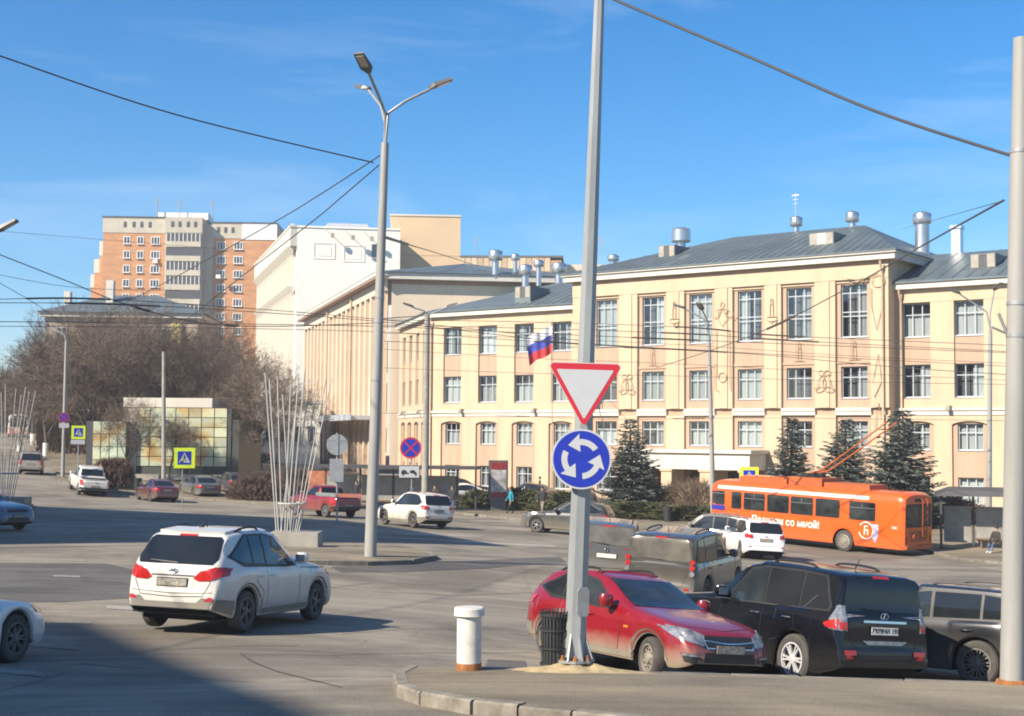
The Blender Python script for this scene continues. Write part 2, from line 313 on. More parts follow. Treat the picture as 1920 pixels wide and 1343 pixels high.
for ln in ([(-20, 1300), (50, 1285), (125, 1262), (220, 1266), (350, 1272), (470, 1280)], [(230, 1224), (300, 1221), (380, 1216), (560, 1212)], [(450, 1225), (470, 1240), (520, 1260), (640, 1290)], [(455, 1228), (620, 1230), (900, 1226), (1000, 1224)],
           [(120, 1250), (150, 1246), (220, 1252), (270, 1254)], [(640, 1190), (760, 1180), (930, 1182)], [(700, 1110), (860, 1118), (1000, 1112)], [(620, 1062), (760, 1070), (920, 1066), (1050, 1050)], [(600, 1105), (700, 1094), (820, 1098)],
           [(1420, 1040), (1600, 1060), (1750, 1066), (1870, 1072)]):
    seam(ln)
# sand heaped round the foot of the sign post
def mound(name, label, x, y, rx, ry, h, m, n=26):
    mb = MB(); rings = 9; vs = [(x, y, G(x, y) + .13 + h)]
    for i in range(1, rings + 1):
        f = i / rings
        for k in range(n):
            a = 2 * math.pi * k / n; w = 1 + .18 * math.sin(3 * a + 1) + .1 * math.sin(7 * a)
            px_, py_ = x + rx * f * w * math.cos(a), y + ry * f * w * math.sin(a)
            vs.append((px_, py_, G(px_, py_) + .12 + h * (math.cos(math.pi * f) * .5 + .5) * (1 + .25 * math.sin(5 * a + i)) + random.uniform(-.006, .006)))
    fs = [(0, 1 + k, 1 + (k + 1) % n) for k in range(n)] + [(1 + (i - 1) * n + k, 1 + i * n + k, 1 + i * n + (k + 1) % n, 1 + (i - 1) * n + (k + 1) % n) for i in range(1, rings) for k in range(n)]
    return tag(mb.add(vs, fs).build(name, m, smooth=60), label, 'sand', kind='stuff')
M_SAND = mat('sand', (0.46, 0.36, 0.20), 0.95, var=0.25, scale=8, bump=.6, bscale=120)
PB = ground_at(1077, 1259, .13)
mound('sand_heap', 'pale sand heaped round the foot of the sign post', PB.x, PB.y - .05, .95, .32, .10, M_SAND)
# ================================================================ buildings outside the frame whose shadows cross the square
def plain_block(name, label, foot, h, m):
    cx = sum(p[0] for p in foot) / len(foot); cy = sum(p[1] for p in foot) / len(foot); z = min(G(*p) for p in foot) - 1
    t = thing(name, label, 'building', (cx, cy, z)); pl = [(x - cx, y - cy) for x, y in foot]
    MB().prism(pl, 0, h).build('wall', m, t); MB().prism([(x * 1.02, y * 1.02) for x, y in pl], h, h + .4).build('roof', mat('roof_felt', (.12, .12, .12), .9), t); return t
M_PLAST = mat('grey_plaster', (0.42, 0.38, 0.32), 0.85, var=.15, scale=.6)
plain_block('office_building', 'grey plastered office block beyond the left edge of the square', [(-22.9, 36.8), (-31.4, 53.1), (-49.5, 58.1), (-66, 45), (-50, 22)], 20.6, M_PLAST)
plain_block('corner_building', 'tall grey plastered corner block behind the viewer', [(-29.3, -7.5), (-35, 1.9), (-51, 5), (-57, -21), (-31, -26)], 25.5, M_PLAST)
# ================================================================ buildings
M_YEL = mat('yellow_render', (0.56, 0.43, 0.29), 0.85, var=.10, scale=.8, bump=.1, stretch=(1.6, 1.6, .22))
M_PINK = mat('apricot_render', (0.465, 0.325, 0.225), 0.85, var=.12, scale=.8, stretch=(1.6, 1.6, .25))
M_WHT = mat('white_plaster', (0.61, 0.575, 0.50), 0.8, var=.12, scale=.8)
M_DARK = mat('dark_room', (0.11, 0.11, 0.112), 0.9, var=.2)
M_FRAME = mat('window_frame_white', (0.46, 0.49, 0.51), 0.5, var=.1)
M_SILL = mat('window_sill_tin', (0.55, 0.56, 0.58), 0.4, metal=.3, var=.1)
M_CURT = mat('curtain_cloth', (0.44, 0.46, 0.44), 0.9, var=.15, scale=2, rnd=.3, stretch=(6, 1, .4))
M_GLASS = glass('window_glass', (0.86, 0.90, 0.92), 0.16)
M_ROOF = mat('grey_tin_roof', (0.115, 0.145, 0.155), 0.5, metal=.15, var=.22, scale=.35, rnd=.06)
M_SEAM = mat('roof_seam_tin', (0.16, 0.19, 0.20), 0.45, metal=.2, var=.1)
M_ZINC = mat('zinc_sheet', (0.55, 0.56, 0.57), 0.33, metal=.85, var=.1, scale=1.5)
M_PIPE = mat('downpipe_paint', (0.52, 0.40, 0.28), 0.6, var=.15)
M_WOODL = mat('louvre_wood', (0.36, 0.33, 0.27), 0.7, var=.2)
MC = {}
def cached(key, fn):
    if key not in MC: MC[key] = fn()
    return MC[key]
def frame_mesh(w, h, cols, rows, t, fm):
    mb = MB(); d = .08; b = t * 1.2
    mb.bx(-w / 2, -w / 2 + b, 0, d, 0, h).bx(w / 2 - b, w / 2, 0, d, 0, h).bx(-w / 2 + b, w / 2 - b, 0, d, 0, b).bx(-w / 2 + b, w / 2 - b, 0, d, h - b, h)
    for c in cols[1:-1]: mb.bx(-w / 2 + w * c - t / 2, -w / 2 + w * c + t / 2, .006, d - .01, b, h - b)
    for r in rows[1:-1]: mb.bx(-w / 2 + b, w / 2 - b, .011, d - .014, h * r - t / 2, h * r + t / 2)
    return mb.mesh('window', fm)
def curtain_mesh(w, h, k):
    mb = MB(); n = 14; a, b_ = (-w / 2 + .05, w / 2 - .05)
    if k == 1: b_ = -w * .08
    elif k == 2: a = w * .05
    z0 = .05 if k < 3 else h * .0
    z1 = h * (1.0 if k != 3 else .62)
    vs = []
    for i in range(n + 1):
        x = a + (b_ - a) * i / n; y = .22 + .03 * math.sin(i * 2.3); vs += [(x, y, z0), (x, y, z1)]
    return mb.add(vs, [(2 * i, 2 * i + 2, 2 * i + 3, 2 * i + 1) for i in range(n)]).mesh('curtain', M_CURT, smooth=60)
def pane_mesh(w, h, gm): return MB().add([(0, 0, 0), (w, 0, 0), (w, 0, h), (0, 0, h)], [(0, 1, 2, 3)]).mesh('pane', gm)
def window(parent, M, w, h, cols, rows, t=.06, fm=None, gm=None, curtain=.6, sill=True, panes=True):
    """A window standing in its opening: frame > panes, sill, curtain. M: centre of its sill line in the parent's space."""
    fm = fm or M_FRAME; gm = gm or M_GLASS; w = round(w, 2); h = round(h, 2)
    o = link('window', cached(('f', w, h, tuple(cols), tuple(rows), t, fm.name), lambda: frame_mesh(w, h, cols, rows, t, fm)), parent, M=M)
    if panes:
        for c0, c1 in zip(cols, cols[1:]):
            for r0, r1 in zip(rows, rows[1:]):
                p = link('pane', cached(('p', round((c1 - c0) * w, 2), round((r1 - r0) * h, 2), gm.name), lambda: pane_mesh((c1 - c0) * w, (r1 - r0) * h, gm)), o, (-w / 2 + c0 * w, .04, r0 * h))
                p.rotation_euler = (R(random.uniform(-.5, .5)), 0, R(random.uniform(-.5, .5)))
    else:
        link('pane', cached(('p', w, h, gm.name), lambda: pane_mesh(w, h, gm)), o, (-w / 2, .04, 0))
    if sill: link('sill', cached(('s', w), lambda: MB().bx(-w / 2 - .06, w / 2 + .06, -.22, 0, -.05, -.004).mesh('sill', M_SILL)), o)
    if random.random() < (curtain + .15 if curtain > .3 else curtain):
        k = random.choice((0, 0, 1, 2, 3)); link('curtain', cached(('c', w, h, k), lambda: curtain_mesh(w, h, k)), o)
    return o
def wall_mesh(u0, u1, z0, z1, ops, mats, depth=.7, name='wall'):
    """A wall in the x-z plane (outside at -y) with real openings, reveals and a dark room behind each."""
    xs = sorted({u0, u1, *[o[0] for o in ops], *[o[1] for o in ops]}); zs = sorted({z0, z1, *[o[2] for o in ops], *[o[3] for o in ops]}); mb = MB()
    for a, b in zip(xs, xs[1:]):
        for c, d in zip(zs, zs[1:]):
            if any(o[0] <= a and b <= o[1] and o[2] <= c and d <= o[3] for o in ops): continue
            mb.add([(a, 0, c), (b, 0, c), (b, 0, d), (a, 0, d)], [(0, 1, 2, 3)])
    for a, b, c, d in ops:
        v = [(a, 0, c), (b, 0, c), (b, 0, d), (a, 0, d)]; r = .24
        v2 = [(x, r, z) for x, _, z in v]; v3 = [(x, depth, z) for x, _, z in v]
        mb.add(v + v2, [(0, 4, 5, 1), (1, 5, 6, 2), (2, 6, 7, 3), (3, 7, 4, 0)])
        mb.add(v2 + v3, [(0, 4, 5, 1), (1, 5, 6, 2), (2, 6, 7, 3), (3, 7, 4, 0), (4, 5, 6, 7)], 1)
    return mb.mesh(name, mats)
def T3(x, y, z): return Matrix.Translation((x, y, z))
def box_part(name, parent, M, x0, x1, y0, y1, z0, z1, m):
    return link(name, MB().bx(x0, x1, y0, y1, z0, z1).mesh(name, m), parent, M=M)
def roof_seams(parent, M, a0, a1, b0, b1, n):
    """Standing seams running from the eave line a0-a1 up to the ridge line b0-b1."""
    for i in range(1, n):
        p, q = Vector(a0).lerp(Vector(a1), i / n), Vector(b0).lerp(Vector(b1), i / n)
        if (q - p).length > .5: link('seam', MB().tube([p, q], .035, 4, tw=.78).mesh('seam', M_SEAM), parent, M=M)
BASE = CZ - 4.7                                  # foot of the institute; heights below are measured from the eye
def zz(r): return r + 4.7
TH = math.atan2(-0.60762, 0.79423); L0 = Vector((-6.746, 115.758, BASE))
inst = thing('institute_building', 'long yellow institute with white cornices, grey tin roof and a taller middle block', 'building', L0, TH)
I4 = Matrix.Identity(4)
C3 = (0, .33, .67, 1); R2 = (0, .66, 1); R4 = (0, .40, .48, .84, 1)
WM = [M_PINK, M_DARK]
def wing(M, u0, u1, cents, ww, narrow, tag_=''):
    """One three-storey wing front: wall with openings, piers, frieze, band, arched ground floor, windows."""
    ops = []
    for c in cents:
        ops += [(c - ww / 2, c + ww / 2, zz(6.72), zz(8.93)), (c - ww / 2, c + ww / 2, zz(2.77), zz(4.92)), (c - narrow / 2, c + narrow / 2, zz(-.62), zz(1.08)), (c - narrow / 2, c + narrow / 2, zz(-4.0), zz(-2.35))]
    wo = link('wall', wall_mesh(u0, u1, zz(-6.5), zz(10.0), ops, WM), inst, M=M)
    for a, b, c, d in ops:
        window(inst, M @ T3((a + b) / 2, .16, c), b - a, d - c, C3, R2, curtain=.75)
    e = [u0] + [x for c in cents for x in (c - ww / 2, c + ww / 2)] + [u1]
    for a, b in zip(e[::2], e[1::2]): box_part('pier', inst, M, a, b, -.13, -.002, zz(2.08), zz(8.98), M_YEL)
    for c in cents: box_part('apron', inst, M, c - ww / 2, c + ww / 2, -.128, -.002, zz(2.08), zz(2.68), M_YEL)
    box_part('frieze', inst, M, u0, u1, -.15, -.002, zz(8.98), zz(9.86), M_YEL)
    box_part('string_course', inst, M, u0, u1, -.30, -.002, zz(1.92), zz(2.08), M_WHT); box_part('string_course', inst, M, u0, u1, -.22, -.002, zz(1.62), zz(1.92), M_WHT)
    rw = min(2.3, (cents[1] - cents[0]) * .66) / 2
    e = [u0] + [x for c in cents for x in (c - rw, c + rw)] + [u1]
    for a, b in zip(e[::2], e[1::2]): box_part('pier', inst, M, a, b, -.16, -.002, zz(-6.5), zz(1.62), M_YEL)
    for c in cents:                                            # the segmental arch over each recess
        mb = MB(); n = 10; vs = []
        for i in range(n + 1):
            t = -1 + 2 * i / n; x = c + rw * t; z = zz(1.02 + .40 * math.sqrt(max(0, 1 - .8 * t * t)) - .18)
            vs += [(x, -.16, z), (x, -.16, zz(1.62)), (x, -.002, z), (x, -.002, zz(1.62))]
        mb.add(vs, [f for i in range(n) for f in ((4 * i, 4 * i + 4, 4 * i + 5, 4 * i + 1), (4 * i + 2, 4 * i + 6, 4 * i + 4, 4 * i))])
        link('arch_head', mb.mesh('arch_head', M_YEL), inst, M=M)
    box_part('cornice', inst, M, u0 - (.1 if tag_ == 'l' else 0), u1 + .1, -.55, -.002, zz(9.86), zz(10.22), M_WHT)
    box_part('gutter', inst, M, u0, u1, -.66, -.45, zz(10.222), zz(10.34), M_ROOF)
    for u in np.arange(u0 + 3.6, u1 - 1, 7.4): link('lamp_bracket', MB().bx(-.1, .1, -.55, -.16, 0, .14).bx(-.13, .13, -.62, -.4, -.2, 0).mesh('lamp_bracket', M_WOODL), inst, M=M @ T3(u, 0, zz(2.1)))
LW = [2.4, 6.1, 9.78, 13.4]; RW = [41.78, 45.24, 48.8, 52.4, 56.0]
wing(I4, 0.0, 15.3, LW, 1.92, 1.55); wing(I4, 40.4, 58.0, RW, 1.92, 1.65)
SD = Vector((-.26, .966, 0)).normalized(); Minv = Matrix.Rotation(-TH, 4, 'Z')
def side_frame(corner, sd, length):
    """Frame of a wall that runs from a far end to `corner`; local x towards the corner, y inward."""
    o = corner + sd * length; x = -sd; y = Vector((-x.y, x.x, 0))
    return Matrix(((x.x, y.x, 0, o.x), (x.y, y.y, 0, o.y), (0, 0, 1, 0), (0, 0, 0, 1)))
SL = 14.0; MS = side_frame(Vector((0, 0, 0)), (Minv @ SD.to_4d()).to_3d(), SL)
wing(MS, 0.0, SL, [2.4, 5.5, 8.6, 11.7], 1.5, 1.35)
# middle block, standing 1.1 m forward
MC_ = T3(0, -1.1, 0); CC = [18.25, 22.33, 26.3, 30.2, 33.95, 37.92]; cu0, cu1 = 15.3, 40.4
ops = []
for c in CC:
    w = .93; ops += [(c - w, c + w, zz(6.8), zz(10.32)), (c - w, c + w, zz(2.75), zz(4.85)), (c - w, c + w, zz(-.52), zz(1.22))]
    if not 22 < c < 31: ops.append((c - .8, c + .8, zz(-3.9), zz(-2.4)))
link('wall', wall_mesh(cu0, cu1, zz(-6.5), zz(11.8), ops, WM), inst, M=MC_)
for a, b, c, d in ops:
    tall = d - c > 3
    window(inst, MC_ @ T3((a + b) / 2, .16, c), b - a, d - c, C3, R4 if tall else R2, curtain=.95 if tall else .75)
for u, s in ((cu0, 1), (cu1, -1)):                              # the returns of the middle block
    link('wall', MB().bx(u - .002 if s > 0 else u - .3, u + .3 if s > 0 else u + .002, -1.098, 14, zz(-6.5), zz(11.8)).mesh('wall', M_YEL), inst)
e = [cu0] + [x for c in CC for x in (c - 1.24, c + 1.24)] + [cu1]
for i, (a, b) in enumerate(zip(e[::2], e[1::2])):
    box_part('pilaster', inst, MC_, a, b, -.22, -.002, zz(2.1), zz(10.62), M_YEL)
    box_part('pilaster', inst, MC_, a, b, -.20, -.002, zz(-6.5), zz(1.62), M_YEL)
    if b - a > 1.2:
        m_ = (a + b) / 2; box_part('pilaster_strip', inst, MC_, m_ - .34, m_ + .34, -.29, -.222, zz(2.12), zz(10.6), M_YEL)
for c in CC:
    box_part('string_course', inst, MC_, c - 1.24, c + 1.24, -.26, -.002, zz(1.9), zz(2.1), M_WHT); box_part('string_course', inst, MC_, c - 1.24, c + 1.24, -.2, -.002, zz(1.62), zz(1.9), M_WHT)
    box_part('window_head', inst, MC_, c - 1.24, c + 1.24, -.1, -.002, zz(10.42), zz(10.62), M_YEL)
    box_part('window_head', inst, MC_, c - 1.2, c + 1.2, -.07, -.002, zz(5.05), zz(5.2), M_PINK)
box_part('frieze', inst, MC_, cu0 - .01, cu1 + .01, -.26, -.002, zz(10.62), zz(11.5), M_YEL); box_part('frieze', inst, MC_, cu0 - .02, cu1 + .02, -.2, -.002, zz(11.5), zz(11.8), M_PINK)
mb = MB().bx(cu0 - .62, cu1 + .62, -1.75, 14.6, zz(11.8), zz(12.2)).bx(cu0 - .75, cu1 + .75, -1.9, 14.7, zz(12.2), zz(12.3)); link('cornice', mb.mesh('cornice', M_WHT), inst)
# roofs
def roof_mesh(vs, fs): return MB().add(vs, fs).mesh('roof', M_ROOF)
e0, e1, ez, rz_ = cu0 - .8, cu1 + .8, zz(12.3), zz(15.4)
rf = link('roof', roof_mesh([(e0, -1.95, ez), (e1, -1.95, ez), (e1, 14.7, ez), (e0, 14.7, ez), (25, 6.2, rz_), (35.6, 6.2, rz_), (e0, -1.95, ez + .1), (e1, -1.95, ez + .1), (e1, 14.7, ez + .1), (e0, 14.7, ez + .1)],
                 [(6, 7, 5, 4), (7, 8, 5), (8, 9, 4, 5), (9, 6, 4), (0, 1, 7, 6), (1, 2, 8, 7), (3, 0, 6, 9)]), inst)
roof_seams(rf, I4, (e0 + 9, -1.95, ez + .12), (e1 - 4.9, -1.95, ez + .12), (25, 6.2, rz_), (35.6, 6.2, rz_), 18); roof_seams(rf, I4, (e0, -1.95, ez + .12), (e0 + 9, -1.95, ez + .12), (e0, -1.95, ez + .12), (25, 6.2, rz_), 12)
roof_seams(rf, I4, (e1 - 4.9, -1.95, ez + .12), (e1, -1.95, ez + .12), (35.6, 6.2, rz_), (e1, -1.95, ez + .12), 8)
wz, wr = zz(10.34), zz(12.9)
def wing_roof(u0, u1, hip0, hip1, seams):
    r_ = link('roof', roof_mesh([(u0, -.66, wz), (u1, -.66, wz), (u1, 13, wz), (u0, 13, wz), (u0 + hip0, 6.2, wr), (u1 - hip1, 6.2, wr)], [(0, 1, 5, 4), (1, 2, 5), (2, 3, 4, 5), (3, 0, 4)]), inst)
    roof_seams(r_, I4, (u0 + hip0, -.66, wz + .02), (u1 - hip1, -.66, wz + .02), (u0 + hip0, 6.2, wr), (u1 - hip1, 6.2, wr), seams); return r_
wing_roof(40.4, 58, 0.001, .001, 18)
k = (Minv @ (SD * SL).to_4d()).to_3d(); n_ = (Minv @ Vector((.966, .26, 0)).to_4d()).to_3d()
q0 = Vector((-.35, -.66, wz)); q1 = k + Vector((-.5, 0, wz)); ap = Vector((8.2, 6.4, wr)); q2 = k + n_ * 9 + Vector((0, 0, wr))
rf = link('roof', roof_mesh([q0, (15.3, -.66, wz), (15.3, 6.4, wr), ap, q1, q2, (15.3, 16, wz)], [(0, 1, 2, 3), (4, 0, 3, 5), (3, 2, 6, 5)]), inst)
roof_seams(rf, I4, (8, -.66, wz + .02), (15.3, -.66, wz + .02), (8.2, 6.4, wr), (15.3, 6.4, wr), 9)
# dormers, mushroom vents, chimney on the roofs
Iinv = Matrix.Rotation(-TH, 4, 'Z') @ Matrix.Translation(-L0)
def on_inst(px, py, d): return Iinv @ at(px, py, d)
for px, py, d, w, mm in ((1540, 459, 95.6, 1.3, M_WHT), (1250, 481, 103.5, 1.0, M_WOODL), (980, 557, 110.5, 1.1, M_WOODL), (1843, 500, 89.3, 1.15, M_WOODL)):
    p = on_inst(px, py, d); dm = link('dormer', MB().bx(-w * .7, w * .7, 0, 2.6, -.6, .85).mesh('dormer', M_SEAM), inst, p)
    link('louvre', MB().bx(-w * .66, -w * .24, -.03, -.002, -.05, .8).mesh('louvre', M_WOODL), dm); link('louvre', MB().bx(w * .24, w * .66, -.03, -.002, -.05, .8).mesh('louvre', M_WOODL), dm); link('hatch', MB().bx(-w * .24, w * .24, -.02, -.002, -.05, .8).mesh('hatch', mm if mm is M_WHT else M_DARK), dm)
def vent(px, py, d, r, h, neck, nr=None):
    p = on_inst(px, py, d); nr = nr or r * .5
    v = link('vent', MB().lathe([(nr, -neck - 1.2), (nr, 0)], 14).mesh('vent', M_ZINC, smooth=40), inst, p)
    link('vent_hood', MB().lathe([(r * .93, 0), (r, .06), (r, h - .06), (r * .93, h), (r * .5, h + .12), (.01, h + .14)], 22).mesh('vent_hood', M_ZINC, smooth=40), v)
for a in ((1277, 454, 106, .74, .98, .5), (1493, 424, 104, .48, .62, .9), (1598, 416, 101, .5, .65, .5), (1729, 420, 97, .64, .72, 1.5, .5), (985, 515, 122, .62, .78, .8), (1048, 512, 120, .66, .80, .8), (929, 488, 131, .68, .85, .6), (966, 488, 134, .42, .5, .8), (1150, 489, 116, .5, .4, .6), (1010, 500, 128, .5, .5, .6)): vent(*a)
p = on_inst(1795, 455, 96); ch = link('chimney', MB().bx(-.32, .32, -.32, .32, -.9, .95).mesh('chimney', M_ZINC), inst, p); link('chimney_hood', MB().bx(-.4, .4, -.4, .4, .95, 1.1).bx(-.36, .36, -.36, .36, 1.1, 1.2).mesh('chimney_hood', M_ZINC), ch)
p = on_inst(1492, 405, 103); link('roof_antenna', MB().tube([(0, 0, -.5), (0, 0, 1.75)], .04, 6).bx(-.22, .22, -.03, .03, 1.2, 1.26).bx(-.3, .3, -.03, .03, 1.5, 1.62).bx(-.2, .2, -.03, .03, .9, .95).mesh('roof_antenna', M_ZINC), inst, p)
# downpipes
for u, y, zt_, z0 in ((cu1 - .35, -1.45, 11.7, -4), (cu1 + .42, -.25, 9.9, -4), (cu0 - .3, -.3, 11.5, -4), (.2, -.28, 9.8, -4)):
    link('downpipe', MB().tube([(u, y - .35, zz(zt_)), (u, y - .3, zz(zt_ - .3)), (u, y, zz(zt_ - .8)), (u, y, zz(z0)), (u, y - .2, zz(z0 - .2))], .085, 8).mesh('downpipe', M_PIPE, smooth=60), inst)
# entrance porch
PM = T3(26.6, -1.1, 0)
box_part('porch_cornice', inst, PM, -5.2, 5.2, -2.9, -.3, zz(-1.02), zz(-.78), M_WHT); box_part('porch_beam', inst, PM, -5.0, 5.0, -2.7, -.3, zz(-2.15), zz(-1.024), M_WHT)
for u in (-4.6, -1.55, 1.55, 4.6): link('porch_column', MB().bx(-.42, .42, -.42, .42, zz(-6.5), zz(-2.3)).bx(-.5, .5, -.5, .5, zz(-2.3), zz(-2.154)).mesh('porch_column', M_YEL), inst, M=PM @ T3(u, -2.2, 0))
for u in (-3.1, 0, 3.1):
    dd = box_part('door', inst, PM, u - 1.0, u + 1.0, -.4, -.30, zz(-5), zz(-2.3), mat('oak_door', (.14, .085, .05), .5, var=.3, stretch=(8, 8, .6))); link('pane', MB().bx(u - .8, u + .8, -.42, -.405, zz(-3.4), zz(-2.5)).mesh('pane', M_GLASS), dd, M=I4)
# light-string ornaments fixed to the front
M_ORN = mat('ornament_wire', (0.43, 0.31, 0.20), .6, var=.1)
def orn(name, label, c, loops, group=None, r=.026):
    mb = MB()
    for l in loops: mb.tube([(x, 0, z) for x, z in l], r, 5)
    t = link(name, mb.mesh(name, M_ORN), None, M=Matrix.Translation(L0) @ Matrix.Rotation(TH, 4, 'Z') @ T3(*c)); return tag(t, label, 'ornament', group)
def circ(cx, cz, rx, rz2, a0=0, a1=360, n=14): return [(cx + rx * math.cos(R(a0 + (a1 - a0) * i / n)), cz + rz2 * math.sin(R(a0 + (a1 - a0) * i / n))) for i in range(n + 1)]
bell = [[(-.62, -.5), (-.5, -.3), (-.4, .15), (-.2, .4), (0, .42)], [(.62, -.5), (.5, -.3), (.4, .15), (.2, .4), (0, .42)], circ(-.35, -.5, .33, .17), circ(.35, -.5, .33, .17), [(-.03, -.5), (-.12, -.1), (0, .4)], [(.03, -.5), (.12, -.1), (0, .4)], circ(-.22, .6, .2, .16), circ(.22, .6, .2, .16)]
cand = [[(-.12, -.5), (-.12, .35), (.12, .35), (.12, -.5), (-.12, -.5)], circ(0, .55, .1, .2), [(-.4, -.5), (.4, -.5)], circ(0, -.62, .4, .2, 180, 360), circ(.15, -.95, .16, .18)]
star = [[(-.5, .1), (0, .3), (.5, .1)], circ(0, .5, .15, .2), [(0, .3), (-.4, -.5)], [(0, .3), (.4, -.5)], circ(-.6, -.1, .3, .25, 180, 400), circ(.6, -.1, .3, .25, 140, 360), [(-.3, -.6), (0, -1), (.3, -.6)]]
def uc(i): return (CC[i] + CC[i + 1]) / 2
for u, z, lab in ((uc(0), 3.9, 'pair of wire bells on the wall just right of the give-way sign'), (uc(4), 3.85, 'pair of wire bells on the pilaster right of the middle lamp post')): orn('bell_ornament', lab, (u, -1.46, zz(z)), bell, 'wire bells on the middle block')
for u, z, lab in ((uc(1), 9.1, 'wire candle high on the second pilaster of the middle block'), (uc(3), 8.9, 'wire candle high on the fourth pilaster of the middle block')): orn('candle_ornament', lab, (u, -1.46, zz(z)), cand, 'wire candles on the middle block')
for u, lab in ((CC[1], 'wire candle below the second tall window from the sign post'), (CC[4], 'wire candle below the fifth tall window of the middle block'), (CC[5], 'wire candle below the last tall window of the middle block')): orn('candle_ornament', lab, (u, -1.3, zz(5.9)), cand[:3], 'wire candles on the middle block')
orn('scroll_ornament', 'wire scroll with long streamers between the third and fourth tall windows', (uc(2), -1.46, zz(8.9)), star + [[(-.5, -1.2), (-.5, -4.5)], [(.5, -1.2), (.6, -5.5)], circ(0, -4.6, .32, .34), [(-.6, -3.6), (-.6, -5.4), (-.3, -5.6)]])
orn('streamer_ornament', 'long wire streamer down the right corner of the middle block', (39.75, -1.46, zz(8.8)), [circ(0, 1.6, .45, .4), [(-2.2, 1.9), (-1.2, 1.7), (0, 2.2)], [(-2.2, 1.4), (-1, 1.9)], [(-.5, 1.2), (-.5, 0), (-.1, -1.6), (.3, 0), (.35, 1.4)], [(-.4, -5), (0, -3.2), (.2, -5), (-.3, -6)], [(-.3, -8), (0, -6.4), (.3, -8.4)]])
# ---------------------------------------------------------------- tall yellow hall behind the left wing
def frame_of(px, d, zb, sd): 
    c = at(px, 700, d); return Vector((c.x, c.y, zb))
SDW = Vector((-.285, .958, 0)).normalized(); FDW = Vector((.958, .285, 0)).normalized()
M_YEL2 = mat('pale_yellow_render', (0.66, 0.54, 0.40), .85, var=.06, scale=.4); M_PINK2 = mat('tan_recess_render', (0.55, 0.37, 0.235), .85, var=.08)
hz_ = CZ - 5.5; hc = frame_of(725, 130, hz_, SDW); H_ = lambda r: r + 5.5
hall = thing('assembly_hall', 'pale yellow hall with close-set ribbed side wall and grey hipped roof', 'building', hc, 0)
MSd = side_frame(Vector((0, 0, 0)), SDW, 53.0); a_ = R(9); MF = Matrix.Rotation(a_, 4, 'Z')
cols_ = [1.6 + 2.86 * i for i in range(18)]; ops = [(c - .62, c + .62, H_(z0), H_(z1)) for c in cols_ for z0, z1 in ((10.2, 13.3), (6.0, 9.0), (2.2, 5.0), (-1.6, .7))]
link('wall', wall_mesh(0, 53, -2, H_(15.0), ops, [M_PINK2, M_DARK], depth=.5), hall, M=MSd)
for a, b, c, d in ops: window(hall, MSd @ T3((a + b) / 2, .15, c), b - a, d - c, (0, .5, 1), (0, .7, 1), curtain=.2, sill=False, panes=False)
for i in range(19):
    u = .17 + 2.86 * i; box_part('rib', hall, MSd, u - .17 if i else 0, u + (1.0 if i == 18 else .55), -.34, -.002, -2, H_(13.6), M_YEL2)
box_part('frieze', hall, MSd, 0, 53, -.36, -.002, H_(13.6), H_(14.75), M_YEL2); box_part('soffit', hall, MSd, -.6, 53.9, -1.2, -.002, H_(14.76), H_(14.96), mat('soffit_shade_brown', (.36, .24, .19), .8)); box_part('cornice', hall, MSd, -.6, 53.96, -1.26, 0, H_(14.965), H_(15.3), M_WHT)  # soffit brown has the shade under the eaves put into its colour
link('wall', wall_mesh(0.36, 20, -2, H_(15.0), [], [M_YEL2, M_DARK]), hall, M=MF); box_part('cornice', hall, MF, -.9, 20, -.9, -.004, H_(14.7), H_(15.3), M_WHT); box_part('frieze', hall, MF, .36, 20, -.1, -.002, H_(14.3), H_(14.7), mat('soffit_shade_brown', (0, 0, 0)))  # brown strip paints the shade below the front cornice
q = [MSd @ Vector((-.6, -1.3, H_(15.31))), MSd @ Vector((54, -1.3, H_(15.31))) , MF @ Vector((20, -1, H_(15.31))), MF @ Vector((8.3, 8, H_(17.4))), MF @ Vector((8.3, 46, H_(17.4))), MF @ Vector((20, 53, H_(15.31)))]
rf = link('roof', MB().add(q, [(0, 1, 3, 4), (1, 2, 3), (2, 5, 4, 3)]).mesh('roof', M_ROOF), hall)
roof_seams(rf, I4, q[1], q[2], q[3], q[3], 7)
cn_ = link('canopy', MB().bx(22, 51, -3.0, -.36, H_(1.5), H_(1.9)).mesh('canopy', M_SILL), hall, M=MSd)
for u in np.arange(22.6, 51, 1.4): link('canopy_panel', cached('cpan', lambda: MB().bx(-.62, .62, -3.06, -3.004, H_(1.45), H_(2.05)).mesh('canopy_panel', mat('pale_blue_tin', (.42, .47, .52), .5, var=.25, rnd=.2))), cn_, (u, 0, 0))
for u in (52.6, 36, 20): link('downpipe', MB().tube([(u, -.5, H_(14.6)), (u, -.5, 0)], .12, 8).mesh('downpipe', M_PIPE), hall, M=MSd)
